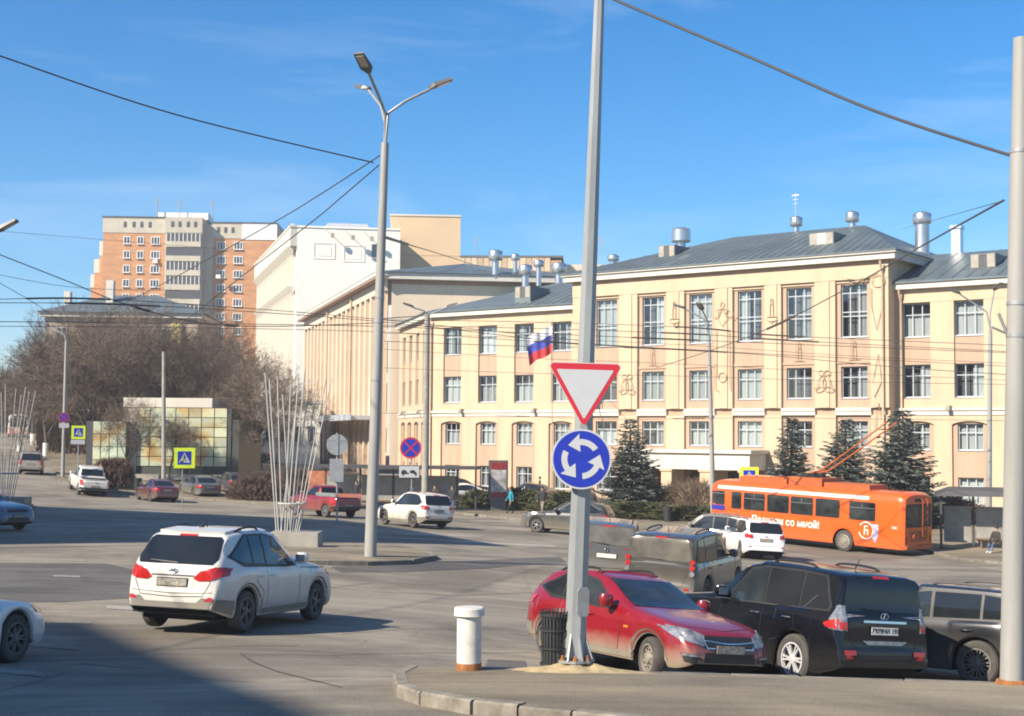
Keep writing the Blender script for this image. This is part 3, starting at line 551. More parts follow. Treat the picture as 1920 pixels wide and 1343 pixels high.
# ---------------------------------------------------------------- white block with fins, and the ochre tower
M_CRM = mat('cream_panel', (0.62, 0.575, 0.48), .8, var=.08, scale=.3); M_CRM2 = mat('brightened_cream', (0.82, 0.79, 0.70), .8, var=.06, scale=.3)  # second cream is lightened, standing in for sunlight on the white front
wc = frame_of(553, 190, CZ - 5.5, SDW); WZ = lambda r: r + 5.5
wb_ = thing('white_block', 'tall white block with vertical fins along its side and blank front', 'building', wc, 0)
MSw = side_frame(Vector((0, 0, 0)), SDW, 46.0); body = MB(); 
pl = [MSw @ Vector((0, 0, 0)), Vector((0, 0, 0)), MF @ Vector((14.2, 0, 0)), MF @ Vector((14.2, 46, 0))]
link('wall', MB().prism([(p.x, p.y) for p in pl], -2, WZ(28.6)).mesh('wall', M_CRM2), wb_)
for i in range(23):
    u = .3 + 1.98 * i; box_part('fin', wb_, MSw, u - .28, u + .28, -.5, -.002, -2, WZ(25.6), M_CRM)
    link('bracket', cached('brk', lambda: MB().add([(-.4, -.9, 0), (.4, -.9, 0), (.4, 0, 0), (-.4, 0, 0), (-.4, 0, -1.1), (.4, 0, -1.1)], [(0, 1, 2, 3), (0, 4, 5, 1), (0, 3, 4), (1, 5, 2)]).mesh('bracket', M_CRM)), wb_, M=MSw @ T3(u + .99, -.45, WZ(26)))
    link('bracket', MC['brk'], wb_, M=MSw @ T3(u + .99, -.25, WZ(20.5)))
    link('rail_post', cached('rpst', lambda: MB().bx(-.35, .35, -.6, -.1, 0, .55).mesh('rail_post', M_CRM)), wb_, M=MSw @ T3(u, 0, WZ(28.85)))
box_part('parapet', wb_, MSw, 0, 45.99, -.95, -.002, WZ(26.02), WZ(28.6), M_CRM); box_part('coping', wb_, MSw, -.1, 46.1, -1.05, -.002, WZ(28.604), WZ(28.85), M_CRM)
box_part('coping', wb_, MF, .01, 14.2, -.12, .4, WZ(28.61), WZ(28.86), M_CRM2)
for u0, u1, z0, z1 in ((2.2, 5.2, 24.3, 26.6), (6.3, 9.3, 24.0, 26.4)):
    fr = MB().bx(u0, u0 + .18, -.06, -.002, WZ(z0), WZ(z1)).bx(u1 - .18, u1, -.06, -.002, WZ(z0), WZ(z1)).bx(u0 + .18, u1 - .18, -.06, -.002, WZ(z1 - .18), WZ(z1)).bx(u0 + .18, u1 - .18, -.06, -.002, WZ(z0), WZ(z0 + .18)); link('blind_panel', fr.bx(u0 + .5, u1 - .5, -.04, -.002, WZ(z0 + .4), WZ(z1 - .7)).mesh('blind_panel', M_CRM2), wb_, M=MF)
window(wb_, MF @ T3(11.0, -.1, WZ(24.6)), 1.6, 2.0, (0, .5, 1), (0, 1), curtain=0, sill=True, gm=mat('dark_pane', (.05, .06, .08), .1, var=0))
link('skylight', MB().add([MF @ Vector(p) for p in ((3.4, 1, WZ(28.6)), (10.2, 1, WZ(28.6)), (9.6, 1.6, WZ(29.6)), (4.2, 1.6, WZ(29.6)), (4.2, 5, WZ(29.6)), (9.6, 5, WZ(29.6)))], [(0, 1, 2, 3), (3, 2, 5, 4)]).mesh('skylight', M_SILL), wb_)
for u, z in ((4.6, 27.6), (7.4, 27.4), (10.0, 27.3)): link('floodlight', MB().tube([(u - .9, 0, WZ(z + 1)), (u, -1.2, WZ(z))], .05, 5).box((u + .2, -1.3, WZ(z - .15)), (.5, .3, .6)).mesh('floodlight', M_WOODL), wb_, M=MF)
twc = frame_of(728, 198, CZ - 5.5, SDW); tw = thing('ochre_tower', 'blank ochre tower block rising between the white block and the institute', 'building', twc, 0)
at_ = R(4); link('wall', MB().bx(0, 10.1, 0, 14, -2, WZ(31.6)).mesh('wall', mat('ochre_render', (.66, .48, .29), .85, var=.08, scale=.2)), tw, rz=at_); link('coping', MB().bx(-.12, 10.2, -.12, 14.1, WZ(31.604), WZ(31.85)).mesh('coping', M_CRM), tw, rz=at_)
link('joint', MB().bx(0, 10.1, -.03, -.004, WZ(25.9), WZ(26.0)).mesh('joint', M_PINK2), tw, rz=at_)
# far brick block with panelled parapet over the hall's roof
fc = frame_of(858, 262, CZ - 6, SDW); FZ = lambda r: r + 6
fb = thing('far_brick_block', 'distant long brick block with tan loggia band above the grey roofs', 'building', fc, R(-3))
link('wall', MB().bx(0, 19.5, 0, 12, -3, FZ(33.4)).mesh('wall', mat('far_brick', (.46, .27, .16), .9, var=.15)), fb); link('roof', MB().bx(-.2, 19.8, -.2, 12, FZ(33.9), FZ(34.3)).mesh('roof', M_DARK), fb)
for i in range(15): link('loggia_panel', cached('lgp', lambda: MB().bx(.06, 1.12, -.12, -.004, FZ(31.3), FZ(33.9)).mesh('loggia_panel', mat('tan_panel', (.50, .38, .25), .8, var=.1, rnd=.2))), fb, (i * 1.16, 0, 0))
link('wall', MB().bx(19.6, 36, 3, 14, -3, FZ(33.0)).mesh('wall', mat('far_panel', (.60, .52, .40), .85, var=.1)), fb); link('lower_wall', MB().bx(1, 25, -10, -.2, -3, FZ(29.6)).mesh('lower_wall', M_CRM), fb)
for x_ in (3, 27): link('roof_antenna', MB().tube([(x_, 2, FZ(34)), (x_, 2, FZ(38.6))], .07, 5).bx(x_ - .8, x_ + .8, 1.95, 2.05, FZ(37), FZ(37.1)).bx(x_ - .5, x_ + .5, 1.95, 2.05, FZ(37.8), FZ(37.9)).mesh('roof_antenna', M_WOODL), fb)
# ---------------------------------------------------------------- brick apartment house
M_BRK = mat('orange_brick', (0.55, 0.275, 0.13), .9, var=.22, scale=.35, stretch=(1, 1, 4)); M_BRK2 = mat('grey_panel', (.50, .45, .36), .85, var=.12, scale=.5, rnd=.08); M_LOG = mat('loggia_glass', (.10, .10, .10), .25, var=.4, scale=3)
DG = mat('dark_pane', (0, 0, 0)); M_PVC = mat('pvc_white', (.75, .74, .70), .5, var=.05)
ac = frame_of(187, 268, CZ - 2, SDW); AZ = lambda r: r + 2
apt = thing('apartment_house', 'orange brick apartment house with grey parapet and glazed loggias behind bare trees', 'building', ac, R(2.5))
FH = 2.8; tops = 42.0
def apt_block(x0, x1, y, top, cols, n, lw):
    link('wall', MB().bx(x0, x1, y, y + 14, -6, AZ(top - 3.0)).mesh('wall', M_BRK), apt); link('parapet', MB().bx(x0 - .1, x1 + .1, y - .1, y + 14.1, AZ(top - 2.996), AZ(top)).mesh('parapet', M_BRK2), apt)
    link('roof_edge', MB().bx(x0 - .25, x1 + .25, y - .25, y + 14.2, AZ(top + .004), AZ(top + .25)).mesh('roof_edge', M_LOG), apt)
    for i in range(n):
        z = AZ(top - 3.0 - FH * (i + 1) + .6)
        for c, w in cols: window(apt, T3(c, y - .09, z), w, 1.55, (0, .5, 1) if w < 1.7 else (0, .33, .67, 1), (0, 1), t=.12, fm=M_PVC, gm=DG, curtain=0, sill=True)
    for c in lw: link('vent_slot', cached('vsl', lambda: MB().bx(-.3, .3, -.14, -.104, 0, 1.1).mesh('vent_slot', M_LOG)), apt, (c, y, AZ(top - 1.9)))
apt_block(0, 12.2, 0, 42.0, ((4.6, 1.3), (7.2, 1.3), (10.1, 1.8)), 9, (4.2, 5.9, 7.4, 9.0)); apt_block(21.0, 33.3, 1.5, 41.4, ((22.6, 1.8), (25.9, 1.8)), 10, (22, 23.4, 24.8))
link('parapet', MB().bx(26.6, 33.4, 1.36, 1.396, AZ(38.2), AZ(41.4)).mesh('parapet', M_PVC), apt)
link('wall', MB().bx(12.2, 19.2, -1.2, 13, -6, AZ(39)).mesh('wall', M_BRK2), apt); link('parapet', MB().bx(12.204, 19.3, -1.3, 13.1, AZ(39.004), AZ(42.05)).mesh('parapet', M_BRK2), apt)
for c in (13.6, 15, 16.6, 18): link('vent_slot', MC['vsl'], apt, (c, -1.2, AZ(40.1)))
link('wall', MB().bx(19.204, 21.2, 1.6, 13, -6, AZ(41)).mesh('wall', M_BRK2), apt)
for i in range(10):
    z = AZ(39 - FH * (i + 1)); lo = link('loggia', MB().bx(12.4, 19.0, -1.32, -1.204, z + 1.15, z + 2.65).mesh('loggia', M_LOG), apt)
    if i % 3 != 1:
        for k_ in range(9): link('mullion', cached('mul', lambda: MB().bx(-.07, .07, -1.42, -1.324, 1.1, 2.7).mesh('mullion', M_PVC)), lo, (12.5 + .8 * k_, 0, z))
    link('loggia_front', MB().bx(12.3, 19.1, -1.5, -1.33, z + .05, z + 1.1).mesh('loggia_front', M_BRK2), lo)
for j, (x0, w, y, t) in enumerate(((-4.6, 4.4, 16, 39.5), (-8.0, 3.6, 30, 37.5), (-11.6, 3.6, 46, 36.0))):
    link('wall', MB().bx(x0 - j * 1.2, x0 + w, y, y + 12, -6, AZ(t - 3)).mesh('wall', M_BRK), apt); link('parapet', MB().bx(x0 - j * 1.2 - .1, x0 + w, y - .1, y + 12, AZ(t - 2.996), AZ(t)).mesh('parapet', M_CRM), apt)
    for i in range(7): link('balcony', cached('bal', lambda: MB().bx(-.1, 1.5, -1.4, -.01, 0, 1.1).mesh('balcony', M_PVC)), apt, (x0 + w - 1.9 - j * .4, y, AZ(t - 6 - FH * i)))
link('lift_house', MB().bx(9.8, 19.6, 3, 9, AZ(42.26), AZ(43.6)).mesh('lift_house', M_PVC), apt)
for x_ in (9.8, 14.2, 20.6): link('roof_antenna', MB().tube([(x_, 2, AZ(42.3)), (x_, 2, AZ(46.4))], .1, 5).bx(x_ - .7, x_ + .7, 1.9, 2.1, AZ(45.4), AZ(45.5)).mesh('roof_antenna', M_WOODL), apt)
for x_, z_ in ((10.2, 33.1), (22.4, 30.3)): link('air_conditioner', MB().bx(x_ - .45, x_ + .45, -.6, -.1, AZ(z_), AZ(z_ + .7)).mesh('air_conditioner', M_PVC), apt)
# ---------------------------------------------------------------- old house with hipped roof behind the trees
oc = frame_of(82, 150, CZ - 3, SDW); OZ = lambda r: r + 3
old = thing('old_house', 'low old house with dark hipped roof half hidden by bare trees', 'building', oc, R(3))
link('wall', MB().bx(0, 16.4, 0, 12, -4, OZ(12.6)).mesh('wall', mat('dun_render', (.42, .34, .25), .9, var=.15)), old); link('cornice', MB().bx(-.5, 16.9, -.5, 12.5, OZ(12.604), OZ(13.1)).mesh('cornice', M_WHT), old)
rf = link('roof', MB().add([(-.8, -.8, OZ(13.1)), (17.2, -.8, OZ(13.1)), (17.2, 12.8, OZ(13.1)), (-.8, 12.8, OZ(13.1)), (5.5, 6, OZ(15.6)), (11, 6, OZ(15.6))], [(0, 1, 5, 4), (1, 2, 5), (2, 3, 4, 5), (3, 0, 4)]).mesh('roof', M_ROOF), old)
link('chimney', MB().bx(5.7, 6.5, 3, 4, OZ(14), OZ(17)).mesh('chimney', M_WHT), rf); link('chimney', MB().bx(.3, 1.0, 6, 7, OZ(13.8), OZ(16)).mesh('chimney', M_WHT), rf)
link('bay', MB().bx(13.6, 14.7, -.3, -.004, -4, OZ(12)).mesh('bay', mat('lemon_render', (.62, .50, .20), .85, var=.1)), old)
for i in range(5):
    for z_ in (2.5, 6.2, 9.6): window(old, T3(1.8 + 2.7 * i, -.09, OZ(z_)), 1.2, 1.9, (0, .5, 1), (0, .7, 1), t=.09, gm=DG, curtain=0, panes=False)
# low white annex left of the hall behind the bare tree
nc = frame_of(462, 150, CZ - 4, SDW); nx_ = thing('annex', 'low cream annex at the foot of the white block', 'building', nc, R(6)); link('wall', MB().bx(0, 8, 0, 8, -3, 7.4).mesh('wall', M_CRM2), nx_); link('coping', MB().bx(-.1, 8.1, -.1, 8.1, 7.404, 7.65).mesh('coping', M_SILL), nx_)
for i in range(5): window(nx_, T3(1 + 1.5 * i, -.09, 3.2), .7, 1.8, (0, 1), (0, 1), gm=DG, curtain=0, panes=False)
# ================================================================ vehicles
M_TYRE = mat('tyre_rubber', (0.075, 0.068, 0.06), 0.85, var=.3, scale=6, bump=.2); M_BLK = mat('black_trim', (0.022, 0.022, 0.023), 0.5, var=.2)
M_UNDER = mat('underbody', (0.012, 0.012, 0.012), 0.9, var=.2); M_CLAD = paint('dusty_cladding', (0.06, 0.06, 0.06), .8, zt=1.0, rough=.6)
M_ALLOY = mat('alloy', (0.42, 0.42, 0.42), 0.35, metal=.8, var=.25, scale=9); M_ALLOYD = mat('dirty_alloy', (0.16, 0.15, 0.135), 0.6, metal=.3, var=.35, scale=9); M_CHROME = mat('chrome', (0.7, 0.7, 0.7), 0.15, metal=1, var=.05)
M_STEELW = mat('steel_wheel', (0.30, 0.27, 0.22), 0.6, metal=.2, var=.3, scale=9)
M_CGL = mat('tinted_car_glass', (0.014, 0.017, 0.02), 0.06, var=.2, scale=2, spec=.6); M_CGL2 = mat('clear_car_glass', (0.026, 0.034, 0.04), 0.05, var=.5, scale=1.6, spec=.7); M_CGLD = mat('dusty_car_glass', (0.13, 0.12, 0.10), 0.3, var=.4, scale=2, spec=.5)
M_RED = mat('tail_lamp_red', (0.42, 0.018, 0.015), 0.12, var=.25, scale=14, coat=.6); M_CLR = mat('lamp_clear', (0.42, 0.43, 0.44), 0.12, metal=.4, var=.6, scale=10, coat=.8, col2=(.08, .085, .09)); M_AMB = mat('lamp_amber', (.6, .2, .02), .2, var=.2)
M_PLATE = mat('number_plate', (0.66, 0.66, 0.62), .5, var=.15, scale=12); M_INK = mat('plate_ink', (.03, .03, .03), .6, var=.1)
M_PLATED = mat('dirty_number_plate', (0.34, 0.31, 0.25), .8, var=.5, scale=16, stretch=(1, 1.2, .6))
def interp(tab, x):
    if x <= tab[0][0]: return tab[0][1]
    for (a, u), (b, v) in zip(tab, tab[1:]):
        if x <= b: return u + (v - u) * (x - a) / max(b - a, 1e-6)
    return tab[-1][1]
def smooth_tab(tab, n=3):
    """Rounds a polyline by corner cutting (Chaikin), ends kept."""
    for _ in range(n):
        o = [tab[0]]
        for a, b in zip(tab, tab[1:]):
            o += [(a[0] * .78 + b[0] * .22, a[1] * .78 + b[1] * .22), (a[0] * .22 + b[0] * .78, a[1] * .22 + b[1] * .78)]
        tab = o + [tab[-1]]
    return tab
class Car:
    """Body lofted through cross-sections along the length; lamps, glass and trim are laid onto its skin."""
    def __init__(s, name, label, L, W, H, wb, fo, r, top, belt, plan=None, roofw=.72, sill=.24, pm=None, arch=.05, group=None, cat='car', sect=None, tray=None, square=0.0):
        s.L, s.W, s.H, s.wb, s.r = L, W, H, wb, r; s.root = thing(name, label, cat, group=group)
        s.fx, s.rx = L / 2 - fo, L / 2 - fo - wb; ra = r + arch; s.ra = ra
        top = smooth_tab(top, 2); belt = smooth_tab(belt, 2)
        plan = plan or [(0, .78), (.06, .85), (.2, .92), (.5, .97), (1.0, 1.0), (L - .9, 1.0), (L - .4, .965 + .02 * square), (L - .15, .90 + .06 * square), (L - .04, .83 + .11 * square), (L, .78 + .12 * square)]; plan = smooth_tab(plan, 1)
        st = sorted({round(x, 3) for x in [t[0] for t in top] + list(np.linspace(0, L, 70)) + [.02, .04, L - .02, L - .04] + [fo + q * ra * math.cos(R(a)) + d for q in (1,) for a in range(0, 181, 10) for d in (0, wb)] if 0 <= x <= L})
        rows = []; K = 0
        for x in st:
            zt = interp(top, x); zb = sill + .10 * max(0, (.35 - x) / .35) ** 2 + .16 * max(0, (x - L + .6) / .6) ** 1.5; w = W / 2 * interp(plan, x)
            for c in (fo, fo + wb):
                dx = abs(x - c)
                if dx < ra: zb = max(zb, r + math.sqrt(ra * ra - dx * dx))
            zbl = min(interp(belt, x), zt - .03); g = min(1, max(0, (zt - zbl - .06) / .3)); wr = (w * .93) * (1 - g) + W / 2 * roofw * g * interp(plan, x) / max(.9, interp(plan, x))
            zr = zbl + (zt - zbl) * (.45 * (1 - g) + .9 * g); zb = min(zb, zbl - .02); hgt = zbl - zb
            half = [(w * .93, zb), (w * .975, zb + .10 * hgt), (w * .995, zb + .35 * hgt), (w, zb + .58 * hgt), (w * .99, zb + .80 * hgt), (w * .965, zb + .94 * hgt), (w * .94, zbl), (w * .94 * .5 + wr * .5 + .012 * g, zbl * .5 + zr * .5), (wr, zr), (wr * .93, zr + (zt - zr) * .55), (wr * .75, zr + (zt - zr) * .82), (wr * .4, zr + (zt - zr) * .96), (0, zt)]
            rows.append([(L / 2 - x, y, z) for y, z in half] + [(L / 2 - x, -y, z) for y, z in half[-2::-1]])
        n = len(rows[0]); mb = MB(); mb.add([p for r_ in rows for p in r_], [(i * n + k, i * n + k + 1, (i + 1) * n + k + 1, (i + 1) * n + k) for i in range(len(rows) - 1) for k in range(n - 1)] + [list(range(n))[::-1], [(len(rows) - 1) * n + k for k in range(n)]])
        s.bvh = BVHTree.FromPolygons([Vector(p) for p in mb.v], mb.f); s.pm = pm
        s.body = mb.build('body', pm, s.root, smooth=38); s.tray = tray
        ub = MB().bx(-L / 2 + .25, L / 2 - .25, -W * .335, W * .335, sill - .03, min(.62, H * .4)); ub.bx(s.rx + ra, s.fx - ra, -W * .44, W * .44, sill - .02, sill + .2); ub.bx(-L / 2 + .12, s.rx - ra, -W * .40, W * .40, sill + .06, sill + .3); ub.bx(s.fx + ra, L / 2 - .15, -W * .38, W * .38, sill + .02, sill + .25)
        ub.build('underbody', M_UNDER, s.root)
    def hit(s, view, a, b):
        if view == 'L': o, d = Vector((a, 3, b)), Vector((0, -1, 0))
        elif view == 'R': o, d = Vector((a, -3, b)), Vector((0, 1, 0))
        elif view == 'F': o, d = Vector((9, a, b)), Vector((-1, 0, 0))
        elif view == 'B': o, d = Vector((-9, a, b)), Vector((1, 0, 0))
        else: o, d = Vector((a, b, 6)), Vector((0, 0, -1))
        h = s.bvh.ray_cast(o, d)
        if h[0] is None: return None
        if (view == 'L' and h[0].y < .2) or (view == 'R' and h[0].y > -.2) or (view == 'F' and h[0].x < -.6) or (view == 'B' and h[0].x > .6): return None
        nn = h[1] if h[1].dot(d) < 0 else -h[1]; return h[0], nn
    def patch(s, name, view, poly, m, off=.006, step=.09, parent=None, thick=0.0):
        """Lay a shape drawn in side, front, rear or top view onto the body skin."""
        pts, fs = cdt(poly, step); vs = []; ok = []
        for p in pts:
            h = s.hit(view, p[0], p[1]); ok.append(h is not None); vs.append(h[0] + h[1] * off if h else Vector((0, 0, 0)))
        fs = [f for f in fs if all(ok[i] for i in f)]
        if not fs: return None
        par = list(range(len(vs)))                       # keep the largest connected piece
        def find(i):
            while par[i] != i: par[i] = par[par[i]]; i = par[i]
            return i
        for f in fs:
            for i in f[1:]: par[find(i)] = find(f[0])
        cn_t = {}
        for f in fs: cn_t[find(f[0])] = cn_t.get(find(f[0]), 0) + 1
        best = max(cn_t, key=cn_t.get); fs = [f for f in fs if find(f[0]) == best]; us = sorted({i for f in fs for i in f}); rm_ = {j: k for k, j in enumerate(us)}; pts = [pts[i] for i in us]; vs = [vs[i] for i in us]; fs = [[rm_[i] for i in f] for f in fs]
        mb = MB(); mb.add(vs, fs)
        if thick:
            e = {}
            for f in fs:
                for i in range(len(f)): e[(f[i], f[(i + 1) % len(f)])] = 1
            rim = [k for k in e if (k[1], k[0]) not in e]; b = [v - (Vector(vs[i]) * 0) for i, v in enumerate(vs)]; k0 = len(mb.v)
            inn = []
            for p in pts:
                h = s.hit(view, p[0], p[1]); inn.append(h[0] - h[1] * .01 if h else Vector((0, 0, 0)))
            mb.v += [tuple(p) for p in inn]; mb.f += [[a_, k0 + a_, k0 + b_, b_] for a_, b_ in rim]; mb.m += [0] * len(rim)
        me = mb.mesh(name, m, smooth=50); ob = link(name, me, parent or s.root); return ob
    def both(s, name, poly, m, off=.006, step=.09, **k):
        return [s.patch(name, v, poly, m, off, step, **k) for v in ('L', 'R')]
    def line(s, view, pts, w=.012, m=None, off=.004, name='door_seam', parent=None):
        L = [Vector(p) for p in pts]; q = []
        for a, b in zip(L, L[1:]):
            k = max(1, int((b - a).length / .08)); q += [a.lerp(b, i / k) for i in range(k)]
        q.append(L[-1]); vs = []; ok = []
        for i, p in enumerate(q):
            d = (q[min(i + 1, len(q) - 1)] - q[max(i - 1, 0)]).normalized(); nn = Vector((-d.y, d.x)) * w / 2
            for z in (p + nn, p - nn):
                h = s.hit(view, z.x, z.y); ok.append(bool(h)); vs.append(h[0] + h[1] * off if h else Vector((0, 0, 0)))
        fs = [(2 * i, 2 * i + 1, 2 * i + 3, 2 * i + 2) for i in range(len(q) - 1) if ok[2 * i] and ok[2 * i + 1] and ok[2 * i + 2] and ok[2 * i + 3]]
        if fs: MB().add(vs, fs).build(name, m or M_BLK, parent or s.root)
    def lines(s, pts, **k):
        for v in ('L', 'R'): s.line(v, pts, **k)
    def wheels(s, rim='alloy', spokes=5, steer=0, rm=None, tm=None):
        r = s.r; w = .105; key = (r, rim, spokes, rm.name if rm else '')
        ty = cached(('ty', r), lambda: MB().lathe([(r * .62, -w * .85), (r * .70, -w), (r * .90, -w * .98), (r * .98, -w * .7), (r, -w * .3), (r, w * .3), (r * .98, w * .7), (r * .90, w * .98), (r * .70, w), (r * .62, w * .85)], 28, M=Matrix.Rotation(R(90), 4, 'X'), cap=False).mesh('wheel', M_TYRE, smooth=35))
        def rimm():
            mb = MB(); Q = Matrix.Rotation(R(90), 4, 'X'); mb.lathe([(r * .66, .09), (r * .67, .0), (r * .60, -.01), (r * .585, .05), (r * .58, .02), (.02, .015)], 28, M=Q, cap=False, mi=1)
            mb.lathe([(r * .672, .098), (r * .60, .10), (r * .585, .05)], 28, M=Q, cap=False)
            if rim == 'alloy':
                for k in range(spokes):
                    a = 2 * math.pi * k / spokes
                    for d in (-.16, .16): mb.prism([(r * .1 * math.cos(a + d) - .018 * math.sin(a), r * .1 * math.sin(a + d) + .018 * math.cos(a)), (r * .1 * math.cos(a + d) + .018 * math.sin(a), r * .1 * math.sin(a + d) - .018 * math.cos(a)), (r * .61 * math.cos(a + d * .9 - .05), r * .61 * math.sin(a + d * .9 - .05)), (r * .61 * math.cos(a + d * .9 + .05), r * .61 * math.sin(a + d * .9 + .05))], .055, .088, M=Q)
                mb.lathe([(r * .2, .05), (r * .19, .09), (r * .08, .10), (.001, .10)], 16, M=Q, cap=False)
            else:
                mb.lathe([(r * .58, .05), (r * .5, .075), (r * .3, .07), (r * .26, .10), (r * .16, .11), (.001, .11)], 24, M=Q, cap=False)
                for k in range(10):
                    a = 2 * math.pi * k / 10; mb.prism([(r * .42 * math.cos(a) + r * .05 * math.cos(b), r * .42 * math.sin(a) + r * .05 * math.sin(b)) for b in np.linspace(0, 6.28, 7)[:6]], .06, .083, mi=1, M=Q)
            return mb.mesh('rim', [rm or M_ALLOYD, M_UNDER], smooth=35)
        rmsh = cached(('rim',) + key, rimm)
        for x, st in ((s.fx, steer), (s.rx, 0)):
            for sd in (1, -1):
                M = T3(x, sd * (s.W / 2 - w - .035), r) @ (Matrix.Rotation(math.pi + R(st), 4, 'Z') if sd > 0 else Matrix.Rotation(R(st), 4, 'Z'))
                wh = link('wheel', ty, s.root, M=M); link('rim', rmsh, wh)
    def mirrors(s, x, z, m=None, y=None, sc=1.0):
        for sd in (1, -1):
            h = s.hit('L' if sd > 0 else 'R', x, z)
            yy = abs(h[0].y) if h else s.W * .45
            mb = MB(); mb.lathe([(.01, -.12), (.07, -.115), (.10, -.05), (.105, .03), (.085, .10), (.01, .115)], 12, M=T3(x, sd * (yy + .17), z + .10) @ Matrix.Diagonal((.85 * sc, 1.15 * sc, .85 * sc, 1))); mb.tube([(x, sd * (yy - .02), z + .02), (x, sd * (yy + .12), z + .05)], .03, 6)
            o = mb.build('mirror', m or s.pm, s.root, smooth=40); link('mirror_glass', MB().box((x - .088 * sc, sd * (yy + .17), z + .10), (.012, .17 * sc, .12 * sc)).mesh('mirror_glass', M_CHROME), o)
    def rails(s, x0, x1, y, m=None):
        for sd in (1, -1):
            pts = []
            for t in np.linspace(0, 1, 12):
                x = x0 + (x1 - x0) * t; h = s.hit('T', x, sd * y)
                if h: pts.append(h[0] + Vector((0, 0, .055 * math.sin(math.pi * min(1, max(0, t))) ** .35)))
            if len(pts) > 2: MB().tube(pts, .02, 6).build('roof_rail', m or M_BLK, s.root, smooth=50)
    def plate(s, view, y, z, m, txt=None, w=.52, h=.112, tilt=0):
        hh = s.hit(view, y, z); x = hh[0].x + (.022 if view == 'F' else -.022); o = MB().box((0, 0, 0), (w, h, .012)).build('number_plate', m, s.root)
        o.matrix_local = Matrix(((0, 0, 1, x), (1, 0, 0, y), (0, 1, 0, z), (0, 0, 0, 1))) if view == 'F' else Matrix(((0, 0, -1, x), (-1, 0, 0, y), (0, 1, 0, z), (0, 0, 0, 1)))
        link('plate_frame', MB().box((0, 0, -.009), (w + .03, h + .03, .004)).mesh('plate_frame', M_BLK), o)
        if txt:
            me = cached(('pt', txt), lambda: text_mesh(txt, .098, .003)); me.materials.clear(); me.materials.append(M_INK); tag(link('lettering', me, o, (0, 0, .0085)), kind='stuff')
    def handles(s, xs, z, m=None):
        for x in xs:
            for v, sd in (('L', 1), ('R', -1)):
                h = s.hit(v, x, z)
                if h: MB().tube([h[0] + Vector((-.10, 0, 0)), h[0] + Vector((-.06, sd * .035, 0)), h[0] + Vector((.06, sd * .035, 0)), h[0] + Vector((.10, 0, 0))], .014, 6).build('door_handle', m or s.pm, s.root, smooth=50)
    def cladding(s, zc, m=None, w=.07):
        """Dark band along the sills and round the wheel arches."""
        m = m or M_CLAD; ra = s.ra
        for cx in (s.fx, s.rx):
            po = [(cx + (ra + w) * math.cos(R(a)), s.r + (ra + w) * math.sin(R(a))) for a in range(-5, 186, 10)]; pi_ = [(cx + (ra + .003) * math.cos(R(a)), s.r + (ra + .003) * math.sin(R(a))) for a in range(185, -6, -10)]
            s.both('arch_trim', po + pi_, m, .010, .12)
        s.both('sill_trim', [(s.rx + ra + w * .6, .2), (s.fx - ra - w * .6, .2), (s.fx - ra - w * .6, zc), (s.rx + ra + w * .6, zc)], m, .009, .15)
def mir(poly): return [(-x, z) for x, z in poly[::-1]]
def sym(c, name, view, poly, m, off=.006, step=.06, **k):
    return [c.patch(name, view, poly, m, off, step, **k), c.patch(name, view, mir(poly), m, off, step, **k)]
def rect(a, b, c, d): return [(a, c), (b, c), (b, d), (a, d)]
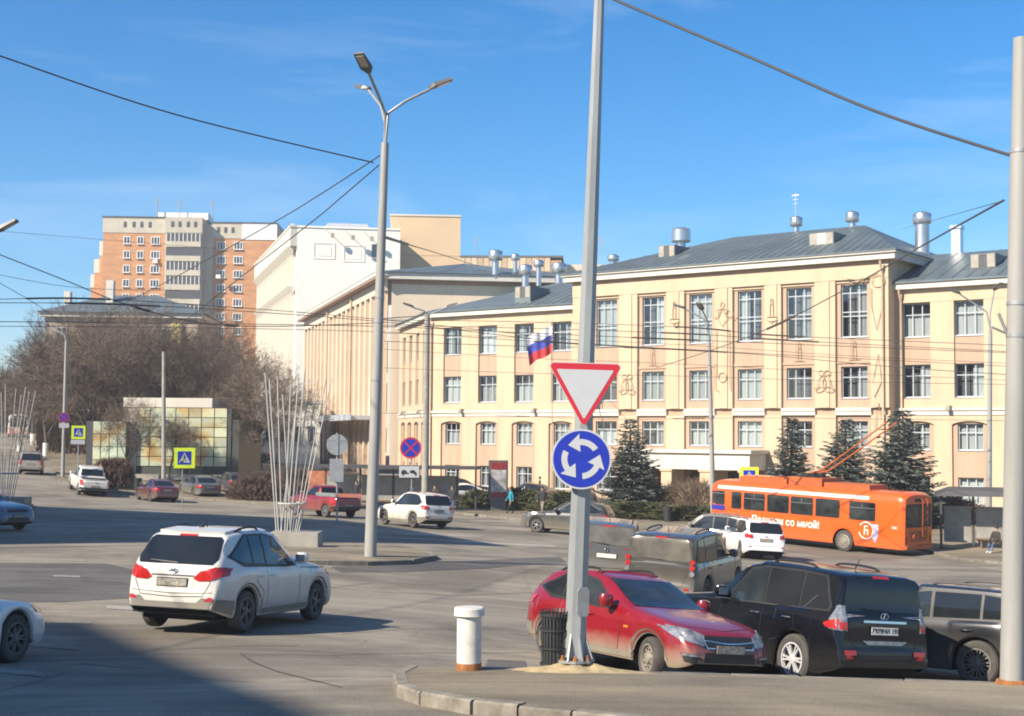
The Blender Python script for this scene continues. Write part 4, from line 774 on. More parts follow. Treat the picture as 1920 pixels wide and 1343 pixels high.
# ---------------------------------------------------------------- bodies
def suv(name, label, pm, L=4.4, W=1.82, H=1.66, wb=2.64, fo=.87, r=.34, hood=.98, belt=.98, glassm=None, rimm=None, spokes=5, detail=2, boxy=0.0, lamp='low', plate=None, clad=True, railm=None, rear_rake=.42, rim='alloy', group=None, wsm=None, rgm=None, cat='car', steer=0, lampm=None, rear_glass=True):
    """Five-door estate or off-roader. boxy squares the tail; lamp picks the tail-lamp shape."""
    rk = rear_rake * (1 - boxy) + .12 * boxy; wsx = fo + .62 + .1 * boxy; roof0 = wsx + .78 - .1 * boxy
    top = [(0, .50), (.02, .62), (.07, .74), (.18, hood - .14), (.5, hood - .05), (wsx - .25, hood + .05), (wsx, hood + .09), (roof0 - .1, H - .10), (roof0 + .35, H - .025), (L * .55, H), (L - rk - .45, H - .045), (L - rk - .02, H - .10), (L - rk + .06, H - .17), (L - .10, belt + .10), (L - .05, belt - .03), (L - .035, .72), (L - .01, .64), (L, .46)]
    bl = [(0, .48), (.1, .66), (.4, hood - .10), (wsx, hood - .02), (L * .45, belt), (L * .75, belt + .03), (L - .45, belt + .05), (L - .1, belt), (L, .45)]
    c = Car(name, label, L, W, H, wb, fo, r, top, bl, pm=pm, roofw=.74 + .10 * boxy, group=group, cat=cat, square=min(1, boxy * 1.4)); X = L / 2; gm = glassm or M_CGL
    a0, a1 = X - wsx - .18, X - roof0 - .02; bz = belt + .035; tz = H - .13; k_ = min(1, boxy * 1.5); re = -X + (rk + .25) * k_ + (rk * .55 + .16) * (1 - k_)
    up = [(a0 - .12, bz), (a1 - .12, tz - .06), (a1 - .5, tz), (re + .55, tz - .01), (re + .18 - .14 * k_ + .22 * (1 - k_), tz - .10 + .06 * k_), (re - .02 - .12 * k_, bz + .10 + .07 * (1 - k_)), (re + .35 - .45 * k_, bz + .045 + .02 * (1 - k_)), (0, bz)]
    c.both('window_surround', [(x * 1.0, z) for x, z in [(a0 - .05, bz - .03), (a1 - .1, tz - .02), (a1 - .5, tz + .035), (re + .55, tz + .025), (re + .14 - .15 * k_ + .22 * (1 - k_), tz - .07 + .05 * k_), (re - .08 - .12 * k_, bz + .10 + .07 * (1 - k_)), (re + .33 - .5 * k_, bz + .01), (0, bz - .035)]], M_BLK, .004)
    p1 = (s_ := (a1 - .55)) - .02; p2 = re + .55 + .12 * (1 - k_)
    def clip(poly, lo, hi):
        out = []
        for sgn, v in ((1, lo), (-1, hi)):
            src = poly if sgn > 0 else out; out2 = []
            for i, a in enumerate(src):
                b = src[(i + 1) % len(src)]; ia, ib = sgn * (a[0] - v) >= 0, sgn * (b[0] - v) >= 0
                if ia: out2.append(a)
                if ia != ib: t = (v - a[0]) / (b[0] - a[0]); out2.append((v, a[1] + t * (b[1] - a[1])))
            out = out2
        return out
    for lo, hi in ((p1, 9), (p2, p1 - .06), (-9, p2 - .05)):
        pl = clip(up, lo, hi)
        if len(pl) > 2: c.both('side_window', pl, (wsm or M_CGL2) if lo == p1 else gm, .010)
    ww = W * .5 * .80
    c.patch('windscreen', 'F', [(-ww * .98, hood + .07), (ww * .98, hood + .07), (ww * (.86 + .06 * boxy), H - .12), (-ww * (.86 + .06 * boxy), H - .12)], wsm or M_CGL2, .008, .08)
    if rear_glass:
        gw = W * .5 * (.765 + .05 * boxy)
        c.patch('rear_window', 'B', [(-gw, belt + .17), (-gw * .93, belt + .08), (gw * .93, belt + .08), (gw, belt + .17), (gw * .92, H - .20), (gw * .84, H - .155), (-gw * .84, H - .155), (-gw * .92, H - .20)], rgm or gm, .012, .05)
        c.patch('brake_lamp', 'B', rect(-.16, .16, H - .155, H - .125), M_RED, .012, .05)
    hw = W / 2
    if lamp == 'low': tl = [(hw * .40, belt - .13), (hw * .52, belt - .02), (hw * .74, belt + .04), (hw * .91, belt + .035), (hw * .925, belt - .08), (hw * .72, belt - .16), (hw * .5, belt - .17)]
    elif lamp == 'tall': tl = [(hw * .76, belt - .22), (hw * .78, belt + .16), (hw * .885, belt + .14), (hw * .895, belt - .2)]
    elif lamp == 'stack': tl = [(hw * .79, belt - .28), (hw * .79, belt + .17), (hw * .885, belt + .17), (hw * .895, belt - .28)]
    else: tl = [(hw * .60, belt - .14), (hw * .62, belt + .0), (hw * .91, belt + .03), (hw * .925, belt - .13)]
    for o in sym(c, 'tail_lamp', 'B', tl, lampm or M_RED, .014, .026, thick=1):
        pass
    if lamp == 'stack':
        for z_ in (belt - .2, belt - .06, belt + .08):
            for sd in (1, -1):
                h = c.hit('B', sd * hw * .855, z_)
                if h: MB().lathe([(.068, 0), (.064, .018), (.001, .026)], 14, M=T3(*(h[0] - Vector((.012, 0, 0)))) @ Matrix.Rotation(R(-90), 4, 'Y'), cap=False).build('lamp_lens', M_CLR if z_ < belt - .1 else M_RED, c.root, smooth=50)
    # side wrap of the tail lamp
    sw = [(-X + .06, belt - .10), (-X + .40, belt + .0), (-X + .28, belt + .05), (-X + .08, belt + .05)] if lamp in ('low', 'std') else [(-X + .05, belt - .22), (-X + .24, belt - .2), (-X + .26, belt - .05), (-X + .14, belt + .16), (-X + .08, belt + .16)]
    c.both('tail_lamp', sw, lampm or M_RED, .012, .03)
    c.patch('rear_bumper', 'B', [(-hw * .9, .38), (hw * .9, .38), (hw * .92, .55), (hw * .6, .58), (hw * .5, .50), (-hw * .5, .50), (-hw * .6, .58), (-hw * .92, .55)], M_CLAD if clad else pm, .012, .06)
    c.both('rear_bumper', [(-X + .05, .40), (c.rx - c.ra - .07, .30), (c.rx - c.ra - .07, .53), (-X + .05, .55)], M_CLAD if clad else pm, .011, .05)
    sym(c, 'reflector', 'B', [(hw * .64, .53), (hw * .80, .525), (hw * .80, .58), (hw * .73, .59)], M_RED, .018, .03)
    c.plate('B', 0, belt - .20 if lamp != 'stack' else .62, M_PLATED if plate is None else M_PLATE, plate)
    # front
    sym(c, 'headlamp', 'F', [(hw * .55, hood - .30), (hw * .93, hood - .22), (hw * .93, hood - .12), (hw * .72, hood - .16), (hw * .52, hood - .22)], M_CLR, .014, .03, thick=1)
    c.patch('grille', 'F', [(-hw * .48, hood - .32), (hw * .48, hood - .32), (hw * .52, hood - .22), (-hw * .52, hood - .22)], M_BLK, .008, .06)
    c.patch('air_intake', 'F', [(-hw * .6, .32), (hw * .6, .32), (hw * .52, .50), (-hw * .52, .50)], M_BLK, .010, .08); c.plate('F', 0, .55, M_PLATED)
    c.wheels(rim, spokes, steer, rimm)
    if clad: c.cladding(.36)
    if detail > 0:
        c.mirrors(a0 - .16, bz + .01); c.rails(a1 - .5, re + .45, W * .33, railm)
        b = .30; mid = p1 - .03; rr = p2 + .0
        c.lines([(a0 - .02, hood - .15), (a0 + .0, .62), (a0 - .05, b)]); c.lines([(mid, bz - .03), (mid + .02, .55), (mid, b)]); c.lines([(rr + .05, bz - .02), (rr + .05, .8), (c.rx + c.ra + .12, .62), (c.rx + c.ra + .04, b)])
        c.handles((mid + .18 + .0, rr + .22), belt - .12, M_CHROME if detail > 2 else None)
        c.line('B', [(-hw * .74, belt + .0), (-hw * .72, belt - .2), (-hw * .60, .60), (0, .575), (hw * .60, .60), (hw * .72, belt - .2), (hw * .74, belt + .0)])
        c.line('T', [(X - .22, -hw * .72), (X - .12, 0), (X - .22, hw * .72)], name='bonnet_seam'); c.lines([(X - .35, hood - .09), (a0 + .05, hood - .05)], name='bonnet_seam')
        MB().tube([(-X + rk + .55, 0, H - .03), (-X + rk + .45, 0, H + .12)], [.012, .005], 5).build('aerial', M_BLK, c.root)
        for y in (.35,):
            h0, h1 = c.hit('B', -.05, belt + .10), c.hit('B', .45, belt + .13)
            if h0 and h1 and rear_glass: MB().tube([h0[0] - Vector((.025, 0, 0)), h1[0] - Vector((.025, 0, 0))], .012, 5).build('wiper', M_BLK, c.root)
    return c
def sedan(name, label, pm, L=4.5, W=1.75, H=1.45, wb=2.6, fo=.88, r=.31, hood=.86, belt=.90, glassm=None, rimm=None, detail=1, lampm=None, trunk=1.0, group=None, spokes=5, rim='alloy'):
    wsx = fo + .72; roof0 = wsx + .9; tk = L - .62; hw = W / 2; X = L / 2
    top = [(0, .46), (.02, .58), (.08, .66), (.25, hood - .10), (.7, hood - .01), (wsx, hood + .07), (roof0, H - .05), (L * .5, H), (L * .62, H - .02), (tk - .55, H - .13), (tk, trunk + .02), (L - .25, trunk), (L - .06, trunk - .06), (L - .02, .72), (L, .46)]
    bl = [(0, .44), (.1, .60), (.5, hood - .07), (wsx, hood - .02), (L * .5, belt), (tk, belt + .04), (L - .1, trunk - .06), (L, .44)]
    c = Car(name, label, L, W, H, wb, fo, r, top, bl, pm=pm, roofw=.68, sill=.2, group=group); gm = glassm or M_CGL
    a0, a1 = X - wsx - .2, X - roof0; bz, tz = belt + .035, H - .115; re = -X + L - tk + .1
    for lo in ((a0 - .1, bz, a1 - .08, tz - .05, a1 - .5, tz, -.18, tz, -.18, bz), (-.24, bz, -.24, tz, re + .75, tz - .04, re + .34, bz + .12, re + .30, bz + .03)):
        c.both('side_window', list(zip(lo[::2], lo[1::2])), gm, .008)
    c.patch('windscreen', 'F', [(-hw * .82, hood + .06), (hw * .82, hood + .06), (hw * .66, H - .09), (-hw * .66, H - .09)], M_CGL2, .008, .08); c.patch('rear_window', 'B', [(-hw * .74, trunk + .05), (hw * .74, trunk + .05), (hw * .62, H - .15), (-hw * .62, H - .15)], gm, .008, .08)
    sym(c, 'tail_lamp', 'B', [(hw * .55, trunk - .26), (hw * .95, trunk - .28), (hw * .95, trunk - .10), (hw * .6, trunk - .12)], lampm or M_RED, .012, .05); c.both('tail_lamp', [(-X + .03, trunk - .27), (-X + .3, trunk - .14), (-X + .1, trunk - .09)], lampm or M_RED, .01, .05)
    c.plate('B', 0, trunk - .22, M_PLATED); sym(c, 'headlamp', 'F', [(hw * .5, hood - .28), (hw * .93, hood - .2), (hw * .93, hood - .1), (hw * .6, hood - .18)], M_CLR, .012, .05); c.patch('grille', 'F', rect(-hw * .45, hw * .45, hood - .3, hood - .2), M_BLK, .008, .06); c.plate('F', 0, .45, M_PLATED)
    c.wheels(rim, spokes, 0, rimm); c.mirrors(a0 - .14, bz)
    if detail:
        c.lines([(a0, bz - .1), (a0 - .03, .3)]); c.lines([(-.21, bz), (-.2, .3)]); c.lines([(re + .35, bz), (c.rx + c.ra + .1, .6), (c.rx + c.ra + .05, .3)]); c.handles((-.02, re + .5), belt - .1)
        c.line('B', [(-hw * .6, trunk - .03), (-hw * .55, trunk - .3), (-hw * .5, .56), (hw * .5, .56), (hw * .55, trunk - .3), (hw * .6, trunk - .03)])
    return c
def pickup(name, label, pm, L=5.2, W=1.93, H=1.84, wb=3.1, fo=.92, r=.38, loads=False):
    hood = 1.12; belt = 1.12; wsx = fo + .7; roof0 = wsx + .75; ce = L - 1.75; bed = 1.14; X = L / 2; hw = W / 2
    top = [(0, .55), (.03, .75), (.1, .95), (.4, hood - .03), (wsx, hood + .06), (roof0, H - .06), (L * .45, H), (ce - .12, H - .05), (ce + .05, H - .2), (ce + .16, bed + .02), (ce + .3, bed), (L - .06, bed), (L - .03, .8), (L, .5)]
    bl = [(0, .5), (.1, .85), (.5, hood - .1), (wsx, hood - .03), (ce, belt), (ce + .2, bed - .05), (L - .05, bed - .05), (L, .48)]
    c = Car(name, label, L, W, H, wb, fo, r, top, bl, pm=pm, roofw=.76, sill=.36, cat='pickup')
    a0, a1 = X - wsx - .2, X - roof0; bz, tz = belt + .03, H - .13
    for lo in ((a0 - .05, bz, a1 - .1, tz - .04, a1 - .4, tz, a1 - .62, tz, a1 - .62, bz), (a1 - .68, bz, a1 - .68, tz, X - ce + .22, tz - .02, X - ce + .1, bz + .06, X - ce + .12, bz)): c.both('side_window', list(zip(lo[::2], lo[1::2])), M_CGL, .008)
    c.patch('windscreen', 'F', [(-hw * .82, hood + .06), (hw * .82, hood + .06), (hw * .72, H - .1), (-hw * .72, H - .1)], M_CGL2, .008, .08); c.patch('rear_window', 'B', [(-hw * .74, bed + .12), (hw * .74, bed + .12), (hw * .70, H - .17), (-hw * .70, H - .17)], M_CGL, .012, .08)
    sym(c, 'tail_lamp', 'B', rect(hw * .84, hw * .97, .74, 1.08), M_RED, .012, .05); c.both('tail_lamp', rect(-X + .05, -X + .15, .76, 1.08), M_RED, .012, .05)
    c.patch('rear_bumper', 'B', rect(-hw * .95, hw * .95, .46, .62), M_BLK, .05, .12, thick=1); c.plate('B', 0, .68, M_PLATED); c.line('B', [(-hw * .8, 1.1), (-hw * .8, .7), (hw * .8, .7), (hw * .8, 1.1)])
    c.patch('load_bed', 'T', rect(-X + .12, X - ce - .28, -hw * .82, hw * .82), M_UNDER, .004, .2)
    c.wheels('alloy', 6, 0, M_ALLOY); c.mirrors(a0 - .1, bz); c.lines([(a1 - .65, bz), (a1 - .65, .45)]); c.lines([(X - ce - .02, bed), (X - ce - .02, .45)]); c.handles((a1 - .5, X - ce + .3), belt - .12)
    sym(c, 'headlamp', 'F', rect(hw * .6, hw * .93, .85, 1.0), M_CLR, .012, .05); c.patch('grille', 'F', rect(-hw * .55, hw * .55, .82, 1.0), M_BLK, .008, .06)
    return c
def park(c, heading, px=None, py=None, at_local=(0, 0), xy=None):
    """Put a vehicle so that its local point stands at the given ground point."""
    g = ground_at(px, py) if xy is None else Vector((xy[0], xy[1], 0)); h = R(heading); lx, ly = at_local
    place(c.root, g.x - (lx * math.cos(h) - ly * math.sin(h)), g.y - (lx * math.sin(h) + ly * math.cos(h)), h)
def wheel(c, k): return (c.fx if k[0] == 'F' else c.rx, (c.W / 2 - .14) * (1 if k[1] == 'L' else -1))
def ring(c, view, y, z, rx, rz2, m=None, r=.008, extra=()):
    h = c.hit(view, y, z); s = 1 if view == 'F' else -1; mb = MB()
    mb.tube([(h[0].x + s * .02, y + rx * math.cos(a), z + rz2 * math.sin(a)) for a in np.linspace(0, 2 * math.pi, 17)], r, 5)
    for l in extra: mb.tube([(h[0].x + s * .02, y - s * -p[0] * 1.0, z + p[1]) for p in l], r, 5)
    mb.build('emblem', m or M_CHROME, c.root, smooth=60)
# white crossover driving off in the foreground
c = suv('crossover_car', 'white crossover driving away in the left foreground, red tail lamps and dusty bumper', paint('white_paint', (.60, .58, .53), .62, zt=1.1), 4.41, 1.82, 1.66, 2.64, .87, .335, hood=1.02, belt=1.0, detail=2, rimm=M_ALLOYD, glassm=M_CGL, rear_rake=.50, railm=M_BLK)
park(c, 73, 450, 1187, wheel(c, 'RR')); ring(c, 'B', 0, 1.0 - .02, .075, .04, extra=([(-.03, -.03), (-.02, .03)], [(.03, -.03), (.02, .03)], [(-.025, 0), (.025, 0)]))
c.patch('plate_recess', 'B', [(-.36, .71), (.36, .71), (.40, .90), (-.40, .90)], c.pm, .004, .1); c.line('B', [(-.38, .905), (.38, .905)], w=.022, off=.008, name='recess_painted_shadow'); c.patch('spoiler', 'B', rect(-.58, .58, 1.545, 1.60), c.pm, .05, .08, thick=1)  # black strip paints the shade along the plate recess's top edge
c.line('B', [(-.7, .66), (0, .63), (.7, .66)], w=.012, name='bumper_seam')
MB().lathe([(.05, 0), (.045, .03), (.01, .05)], 10, M=T3(-1.35, 0, 1.645)).build('roof_aerial_fin', M_BLK, c.root)
# white saloon cut by the left edge
c = sedan('saloon_car', 'white saloon cut off by the left edge of the picture', paint('white_paint2', (.70, .70, .68), .35, zt=.7), 4.7, 1.84, 1.46, 2.75, .85, .335, rimm=M_ALLOYD, spokes=7); park(c, 74, 18, 1242, wheel(c, 'FR'))
c = suv('hatchback_car', 'dark blue car nosing in at the left edge beyond the saloon', paint('ice_blue_paint', (.10, .14, .20), .3), 4.3, 1.8, 1.6, 2.6, .85, .33, hood=1.0, belt=.98, detail=1, rimm=M_ALLOY); park(c, -30, -28, 996, wheel(c, 'FR'))
# left middle distance
c = pickup('pickup_truck', 'white double-cab pickup turning left by the brown hedge', paint('white_paint3', (.66, .64, .58), .35, zt=.8)); park(c, 117, 147, 928, wheel(c, 'RL')); ring(c, 'B', 0, .98, .07, .07)
c = sedan('saloon_car', 'dark maroon saloon behind the white pickup', paint('maroon_paint', (.085, .018, .022), .35), 4.5, 1.75, 1.45); park(c, 122, 283, 941, wheel(c, 'RL'))
c = sedan('saloon_car', 'dark grey saloon parked next to the maroon one', paint('graphite_paint', (.07, .07, .072), .5), 4.6, 1.78, 1.46); park(c, 122, 364, 933, wheel(c, 'RL'))
c = suv('estate_car', 'dark blue estate car half hidden behind the dark grey saloon', paint('navy_paint', (.03, .036, .05), .4), 4.5, 1.8, 1.55, 2.65, .88, .33, detail=1); park(c, 118, 424, 928, wheel(c, 'RL'))
c = suv('people_carrier', 'dusty beige people carrier climbing the left road', paint('beige_paint', (.30, .27, .22), .6), 4.3, 1.75, 1.7, 2.6, .85, .32, boxy=.6, detail=1, lamp='tall'); park(c, 107, 57, 890, (c.rx, 0))
c = pickup('pickup_truck', 'bright red pickup with dark cab windows behind the white rods', paint('red_paint', (.20, .014, .014), .4), 4.9, 1.85, 1.75, 3.0, .9, .34); park(c, 131, 611, 971, wheel(c, 'RL'))
MB().bx(-2.35, -.45, -.86, -.82, 1.12, 1.32).bx(-2.35, -.45, .82, .86, 1.12, 1.32).bx(-2.36, -2.32, -.82, .82, 1.12, 1.32).build('bed_rail', M_CHROME, c.root)
c = suv('crossover_car', 'white crossover with brown lower trim passing right of the tall lamp post', paint('white_paint4', (.64, .61, .54), .5, zt=.95), 4.43, 1.81, 1.68, 2.6, .88, .345, hood=1.0, belt=1.02, detail=2, lamp='std', rimm=M_ALLOYD, boxy=.25); park(c, 126, 776, 990, wheel(c, 'RL')); ring(c, 'B', 0, .98, .06, .06)
c = suv('crossover_car', 'dark grey-green crossover half hidden behind the sign post', paint('olive_grey_paint', (.05, .053, .05), .55, zt=.9), 4.5, 1.85, 1.68, 2.65, .9, .345, hood=1.02, belt=1.02, detail=1, rimm=M_ALLOY); park(c, 161, 1006, 999, wheel(c, 'FL'))
c = suv('estate_car', 'beige estate car in front of the trolleybus nose', paint('sand_paint', (.17, .155, .135), .5), 4.6, 1.82, 1.72, 2.7, .9, .34, boxy=.4, detail=1, lamp='tall', rgm=M_CGLD); park(c, 152, 1362, 1038, wheel(c, 'RL'))
c = suv('crossover_car', 'clean white crossover seen from behind beside the trolleybus', paint('white_paint5', (.80, .79, .76), .2, zt=.7), 4.57, 1.845, 1.69, 2.66, .93, .345, hood=1.02, belt=1.03, detail=1, lamp='std', clad=False, rear_rake=.4); park(c, 95, 1390, 1047, wheel(c, 'RL')); ring(c, 'B', 0, .99, .06, .04)
# the pair beyond the red hatchback
c = suv('off_roader', 'square grey-brown off-roader with stacked round tail lamps behind the red hatchback', paint('taupe_paint', (.05, .046, .04), .5, zt=1.05), 4.84, 1.92, 1.89, 2.885, .85, .38, hood=1.16, belt=1.13, boxy=1, lamp='stack', detail=1, rgm=M_CGLD, glassm=M_CGL, clad=False, lampm=M_CLAD); park(c, 66, xy=(4.45, 33.6), at_local=(-c.L / 2, -c.W / 2))
c = suv('off_roader', 'dusty grey off-roader with emblem and plate right behind the sign post', paint('mouse_paint', (.085, .08, .07), .5, zt=1.1), 4.4, 1.86, 1.80, 2.67, .85, .36, hood=1.12, belt=1.1, boxy=.5, lamp='tall', detail=1, rgm=M_CGLD, plate=''); park(c, 84, xy=(1.55, 37.0), at_local=(-c.L / 2, c.W / 2))
h = c.hit('B', 0, 1.06); MB().tube([(h[0].x - .02, 0, 1.14), (h[0].x - .02, .05, 1.06), (h[0].x - .02, 0, .98), (h[0].x - .02, -.05, 1.06), (h[0].x - .02, 0, 1.14)], .012, 5).build('emblem', M_CHROME, c.root)
# red hatchback parked behind the sign post
kp = paint('crimson_paint', (.21, .006, .012), 1.2, zt=.62, dcol=(.27, .215, .15))
c = suv('hatchback_car', 'crimson hatchback with dusty flanks parked nose-out behind the sign post', kp, 4.24, 1.75, 1.50, 2.6, .83, .312, hood=.95, belt=.93, detail=0, rim='steel', rimm=M_STEELW, wsm=M_CGL2, glassm=M_CGL, rear_rake=.55, steer=-14); X_ = c.L / 2
park(c, -57, xy=(2.06, 20.4), at_local=wheel(c, 'FR'))
c.mirrors(X_ - .83 - .62 - .3, .965); c.rails(-.35, -1.45, .54); hw = c.W / 2
c.lines([(.62, .8), (.62, .55), (.58, .3)]); c.lines([(-.32, .9), (-.3, .55), (-.32, .3)]); c.lines([(-1.02, .9), (-1.0, .75), (-.9, .3)]); c.handles((-.15, -.95), .82); c.line('T', [(X_ - .3, -.62), (X_ - .16, 0), (X_ - .3, .62)], name='bonnet_seam')
sym(c, 'headlamp', 'F', [(hw * .50, .60), (hw * .62, .585), (hw * .88, .65), (hw * .92, .76), (hw * .84, .75), (hw * .70, .70), (hw * .50, .66)], M_CLR, .016, .022, thick=1)
for v in ('L', 'R'): c.patch('headlamp', v, [(X_ - .16, .64), (X_ - .34, .70), (X_ - .66, .82), (X_ - .50, .805), (X_ - .30, .765), (X_ - .16, .73)], M_CLR, .013, .025)
c.patch('grille_frame', 'F', [(-.44, .555), (.44, .555), (.50, .675), (.2, .645), (0, .635), (-.2, .645), (-.50, .675)], M_CHROME, .016, .05); c.patch('grille', 'F', [(-.42, .568), (.42, .568), (.465, .655), (.2, .63), (0, .62), (-.2, .63), (-.465, .655)], M_BLK, .024, .05)
c.patch('lower_intake', 'F', [(-.50, .27), (.50, .27), (.46, .40), (-.46, .40)], M_BLK, .018, .06); c.patch('skid_plate', 'F', rect(-.42, .42, .255, .30), M_ALLOYD, .04, .08, thick=1)
sym(c, 'fog_lamp_surround', 'F', [(hw * .60, .33), (hw * .86, .36), (hw * .90, .48), (hw * .62, .46)], M_BLK, .014, .05); sym(c, 'fog_lamp', 'F', [(hw * .62, .425), (hw * .88, .44), (hw * .89, .475), (hw * .63, .455)], M_CLR, .024, .05)
for v in ('L', 'R'): c.patch('turn_lamp', v, rect(.72, .82, .70, .73), M_AMB, .01, .05)
# black off-roader
c = suv('off_roader', 'glossy black off-roader with clear tail lamps parked beside the crimson hatchback', paint('black_paint', (.006, .007, .010), .06, zt=.8, rough=.12, coat=.15), 4.88, 1.885, 1.88, 2.79, 1.0, .39, hood=1.20, belt=1.15, boxy=.72, lamp='tall', detail=3, rimm=mat('bright_alloy', (.62, .62, .62), .3, metal=.25, var=.2, scale=9), spokes=6, plate='Х979МА 197', clad=False, lampm=M_CLR, railm=M_BLK)
park(c, 117, xy=(4.44, 21.8), at_local=wheel(c, 'RL')); hw = c.W / 2; X_ = c.L / 2
sym(c, 'tail_lamp_red', 'B', rect(hw * .77, hw * .885, .95, 1.06), M_RED, .02, .022); c.both('tail_lamp_red', [(-X_ + .10, .95), (-X_ + .30, .97), (-X_ + .36, 1.02), (-X_ + .22, 1.08), (-X_ + .10, 1.1)], M_RED, .018, .025)
c.patch('garnish', 'B', rect(-.42, .42, 1.065, 1.10), M_CHROME, .03, .08, thick=1); c.patch('garnish', 'B', [(-.44, .80), (.44, .80), (.34, .74), (-.34, .74)], M_ALLOY, .02, .08); ring(c, 'B', 0, 1.17, .075, .05, extra=([(.02, .04), (-.015, -.03), (.045, -.03)],))
c.lines([(.75, 1.165), (-1.55, 1.19), (-1.86, 1.42)], w=.018, m=M_CHROME, off=.016, name='chrome_strip'); sym(c, 'reflector', 'B', rect(hw * .60, hw * .84, .58, .65), M_RED, .02, .03); c.line('B', [(-.8, .55), (.8, .55)], w=.02, name='bumper_seam')
# dark car behind the right pole
c = suv('off_roader', 'dusty dark grey off-roader at the right edge partly behind the thick pole', paint('slate_paint', (.022, .023, .026), .38, zt=.9), 4.8, 1.92, 1.62, 2.8, .9, .37, hood=1.05, belt=1.02, boxy=.5, lamp='tall', detail=2, rimm=M_ALLOYD, spokes=9, clad=False); park(c, 139, xy=(7.7, 23.0), at_local=wheel(c, 'RL'))
# parked in front of the institute and up the slope
c = suv('hatchback_car', 'white hatchback parked among the hedges in front of the institute', paint('white_paint6', (.7, .7, .68), .3), 4.2, 1.75, 1.5, 2.55, .85, .31, detail=0); park(c, 25, 884, 946, (0, 0))
c = suv('estate_car', 'black estate car parked behind the white hatchback by the institute', paint('black_paint2', (.02, .02, .022), .4), 4.6, 1.8, 1.6, 2.7, .9, .33, detail=0); park(c, 20, 866, 936, (0, 0))
c = sedan('saloon_car', 'long dark saloon parked behind the advertising panel', paint('black_paint3', (.03, .028, .026), .4), 4.9, 1.85, 1.48, 2.85, detail=0); park(c, 160, 985, 944, (0, 0))
c = sedan('saloon_car', 'small dark car on the slope below the white block', paint('black_paint4', (.03, .03, .034), .3), 4.4, 1.75, 1.45, detail=0); park(c, 200, 466, 866, (0, 0)); c.root.location.z += 0.0
